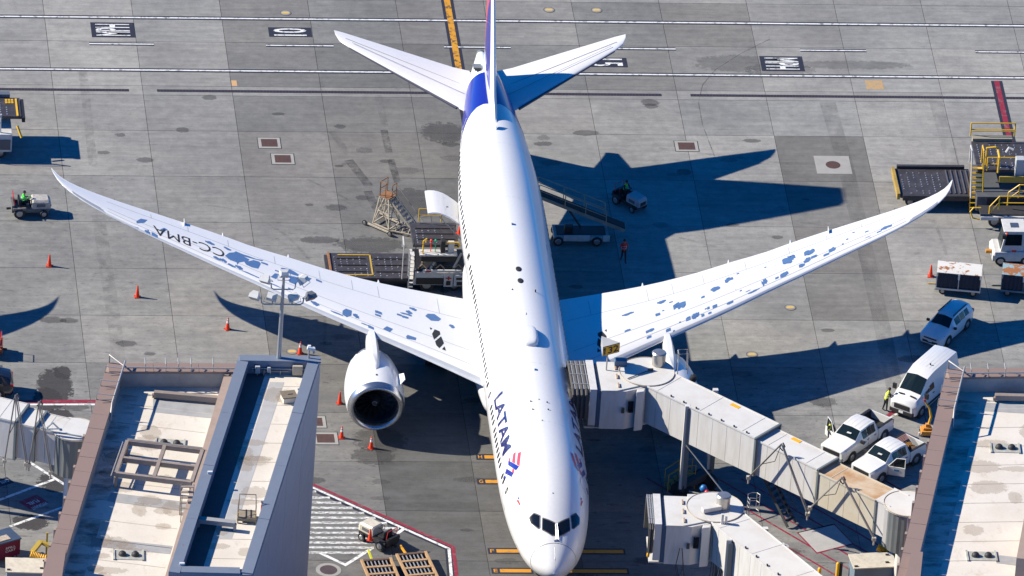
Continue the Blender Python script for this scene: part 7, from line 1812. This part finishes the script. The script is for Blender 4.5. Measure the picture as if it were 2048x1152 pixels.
# ================================================================= people
skin_t = M('skin', (.30, .17, .11), .6, dirt=.05); hair_m = M('dark_hair', (.012, .010, .009), .7, dirt=0); trouser = M('dark_trousers', (.012, .015, .024), .85, dirt=.1); shoe_m = M('work_boots', (.02, .017, .015), .7)
def person(loc, rz, label, vest, joints, seat=False, sleeves=None, cap=hair_m):
    """one skinned body; joints = dict of pose overrides in metres (x forward, y left, z up)"""
    J = dict(pel=(0, 0, .95), chest=(0, 0, 1.28), neck=(0, 0, 1.48), head=(.02, 0, 1.60), crown=(.02, 0, 1.72),
             shl=(0, .19, 1.42), ell=(-.02, .25, 1.14), wrl=(.08, .26, .90), shr=(0, -.19, 1.42), elr=(-.02, -.25, 1.14), wrr=(.08, -.26, .90),
             hil=(0, .10, .92), knl=(.03, .11, .50), anl=(0, .12, .09), tol=(.16, .13, .04), hir=(0, -.10, .92), knr=(.03, -.11, .50), anr=(0, -.12, .09), tor=(.16, -.13, .04))
    J.update(joints)
    R_ = dict(pel=.135, chest=.155, neck=.062, head=.095, crown=.075, shl=.075, ell=.05, wrl=.036, shr=.075, elr=.05, wrr=.036, hil=.10, knl=.068, anl=.046, tol=.04, hir=.10, knr=.068, anr=.046, tor=.04)
    E_ = [('pel', 'chest'), ('chest', 'neck'), ('neck', 'head'), ('head', 'crown'), ('chest', 'shl'), ('shl', 'ell'), ('ell', 'wrl'), ('chest', 'shr'), ('shr', 'elr'), ('elr', 'wrr'),
          ('pel', 'hil'), ('hil', 'knl'), ('knl', 'anl'), ('anl', 'tol'), ('pel', 'hir'), ('hir', 'knr'), ('knr', 'anr'), ('anr', 'tor')]
    names = list(J); vs = [Vector(J[n]) for n in names]; rr_ = [R_[n] for n in names]; es = [(names.index(a), names.index(b)) for a, b in E_]
    for s_, e_ in (('l', 1), ('r', -1)):          # palms and five fingers each
        w = Vector(J['wr' + s_]); f = (w - Vector(J['el' + s_])).normalized(); sdv = f.cross(Vector((0, e_, 0))).normalized() if abs(f.y) < .9 else Vector((1, 0, 0))
        pi = len(vs); vs.append(w + f * .07); rr_.append(.036); es.append((names.index('wr' + s_), pi))
        for k, (o_, l_) in enumerate(((-.032, .055), (-.011, .075), (.011, .08), (.032, .068))):
            a = len(vs); vs.append(w + f * .11 + sdv * o_); rr_.append(.011); es.append((pi, a))
            vs.append(w + f * (.11 + l_ * .7) + sdv * o_ + Vector((0, -e_ * .02, 0))); rr_.append(.009); es.append((a, a + 1))
        a = len(vs); vs.append(w + f * .07 + sdv * .055); rr_.append(.012); es.append((pi, a)); vs.append(w + f * .11 + sdv * .07); rr_.append(.010); es.append((a, a + 1))
    me = bpy.data.meshes.new('person'); me.from_pydata(vs, es, []); o = bpy.data.objects.new('person_body', me); COL.objects.link(o)
    sm_ = o.modifiers.new('skin', 'SKIN'); sm_.use_smooth_shade = True
    for i, sv in enumerate(me.skin_vertices[0].data): sv.radius = (rr_[i], rr_[i]); sv.use_root = (i == 0)
    o.modifiers.new('sub', 'SUBSURF').levels = 1
    bpy.context.view_layer.update()
    m2 = bpy.data.meshes.new_from_object(o.evaluated_get(bpy.context.evaluated_depsgraph_get())); bpy.data.objects.remove(o); bpy.data.meshes.remove(me)
    for m_ in (skin_t, vest, trouser, shoe_m, sleeves or skin_t): m2.materials.append(m_)
    hip = Vector(J['pel']); nk = Vector(J['neck']); ax = (nk - hip).normalized()
    segs = {'arm': [('shl', 'ell'), ('ell', 'wrl'), ('shr', 'elr'), ('elr', 'wrr')], 'leg': [('hil', 'knl'), ('knl', 'anl'), ('hir', 'knr'), ('knr', 'anr')]}
    def dseg(p, a, b):
        a, b = Vector(J[a]), Vector(J[b]); t = max(0, min(1, (p - a).dot(b - a) / (b - a).length_squared)); return (p - a.lerp(b, t)).length
    for p in m2.polygons:
        c = p.center
        dl = min(dseg(c, *s_) for s_ in segs['leg']); da = min(dseg(c, *s_) for s_ in segs['arm'][1::2]); du = min(dseg(c, *s_) for s_ in segs['arm'][0::2]); dt = dseg(c, 'pel', 'neck'); dh = dseg(c, 'head', 'crown')
        df = min(dseg(c, 'anl', 'tol'), dseg(c, 'anr', 'tor'))
        best = min((dh, 0), (da, 0 if not sleeves else 4), (du, 4 if sleeves else 1), (dt * .8, 1), (dl, 2), (df, 3))
        p.material_index = best[1]
    m2.shade_smooth()
    t = thing('person', label, 'person', loc, rz)
    b = bpy.data.objects.new('body', m2); frame(b, t)
    # hair or cap, eyes, nose, mouth, ears
    hc = Vector(J['head']).lerp(Vector(J['crown']), .55)
    rg = []
    for k in range(6):
        a = k / 5 * PI * .52; rg.append([hc + Vector((-.01 + .108 * math.sin(a) * math.cos(q) , .100 * math.sin(a) * math.sin(q), .125 * math.cos(a) - .005)) for q in [2*PI*i/14 for i in range(14)]])
    MB().loft(rg, caps=False).build('hair', cap, b, smooth=60)
    MB().tube([hc + Vector((.092, 0, .0)), hc + Vector((.118, 0, -.045)), hc + Vector((.09, 0, -.052))], .014, 5).build('nose', skin_t, b)
    for y in (-.034, .034): MB().lathe([(.012, 0), (.01, .008), (.001, .012)], hc + Vector((.085, y, .008)), 'x', 8).build('eye', hair_m, b)
    MB().box(hc + Vector((.088, 0, -.082)), (.01, .045, .008)).build('mouth', M('lips', (.22, .07, .06), .6), b)
    for y in (-.098, .098): MB().lathe([(.03, -.01), (.03, .01)], hc + Vector((0, y, -.02)), 'y', 8, caps=True).build('ear', skin_t, b)
    # reflective strips on the vest, following the trunk
    for t_ in (.30, .62):
        q = hip.lerp(nk, t_); rr2 = .172 if t_ > .4 else .165
        MB().tube([q + Vector((rr2 * .98 * math.cos(a), rr2 * math.sin(a), 0)) for a in [2*PI*k/16 for k in range(16)]], .014, 5, closed=True).build('vest_stripe', refl, b)
    return t
v_red = M('vest_red', (.80, .05, .025), .7, dirt=.05); v_grn = M('vest_green', (.05, .62, .05), .7, dirt=.05); v_yel = M('vest_lime', (.62, .72, .02), .7, dirt=.05); slv = M('dark_shirt', (.02, .022, .03), .8)
person((36.789, 1.922, 0), D(-80), 'person in a red hi-vis vest and dark trousers walking in the aircraft shadow', v_red,
       dict(knl=(.12, .10, .51), anl=(.20, .10, .10), tol=(.36, .11, .06), knr=(-.02, -.10, .50), anr=(-.22, -.10, .14), tor=(-.10, -.11, .05), wrl=(-.05, .27, .92), wrr=(.16, -.25, .94)))
person((52.259, -17.049, 0), D(20), 'person in a lime vest leaning against the front of the white van', v_yel,
       dict(pel=(.06, 0, .94), chest=(.16, 0, 1.26), neck=(.22, 0, 1.46), head=(.25, 0, 1.58), crown=(.25, 0, 1.70), shl=(.2, .19, 1.40), shr=(.2, -.19, 1.40), ell=(.26, .24, 1.14), wrl=(.42, .15, 1.08), elr=(.24, -.24, 1.14), wrr=(.40, -.12, 1.06), hil=(.06, .1, .9), hir=(.06, -.1, .9), knl=(.02, .11, .5), knr=(.08, -.11, .5), anl=(-.1, .12, .09), tol=(.06, .13, .04), anr=(.08, -.12, .09), tor=(.24, -.13, .04)), sleeves=slv)
person((48.13, -21.23, 0), D(-60), 'person in a lime vest standing behind an open pickup door', v_yel,
       dict(ell=(.12, .24, 1.18), wrl=(.32, .2, 1.15), elr=(.05, -.25, 1.15), wrr=(.25, -.2, 1.0), knl=(.06, .11, .5)), sleeves=slv)
sit = dict(pel=(-.02, 0, .0), chest=(.0, 0, .33), neck=(.03, 0, .53), head=(.06, 0, .65), crown=(.06, 0, .77), shl=(.02, .19, .47), shr=(.02, -.19, .47), ell=(.14, .24, .22), elr=(.14, -.24, .22), wrl=(.38, .13, .30), wrr=(.38, -.13, .30), hil=(.02, .1, -.02), hir=(.02, -.1, -.02), knl=(.42, .14, .02), knr=(.42, -.14, .02), anl=(.5, .14, -.38), anr=(.5, -.14, -.38), tol=(.64, .15, -.42), tor=(.64, -.15, -.42))
pp = person((-3.05, 7.7, .95), D(3), 'person in a bright green vest driving the white tug at the far left', v_grn, sit, sleeves=v_grn)
pp = person((37.65, 9.75, .95), D(-50), 'person in a green vest driving the tug across the aircraft shadow', v_grn, sit, sleeves=slv)

# things of one kind share a group
GROUPS = {'boarding bridge': 'boarding bridges at the terminals', 'cargo loader': 'cargo loaders on the apron', 'tug': 'baggage tugs on the apron', 'pickup truck': 'white pickups beside the bridge',
          'person': 'ramp workers in vests', 'car': 'cars parked on the apron', 'airliner': 'airliners on the stands', 'building': 'terminal buildings along the bottom', 'drum': 'small drums by the lift column'}
for o in list(COL.objects):
    if o.parent is None and o.get('category') in GROUPS and 'group' not in o: o['group'] = GROUPS[o['category']]
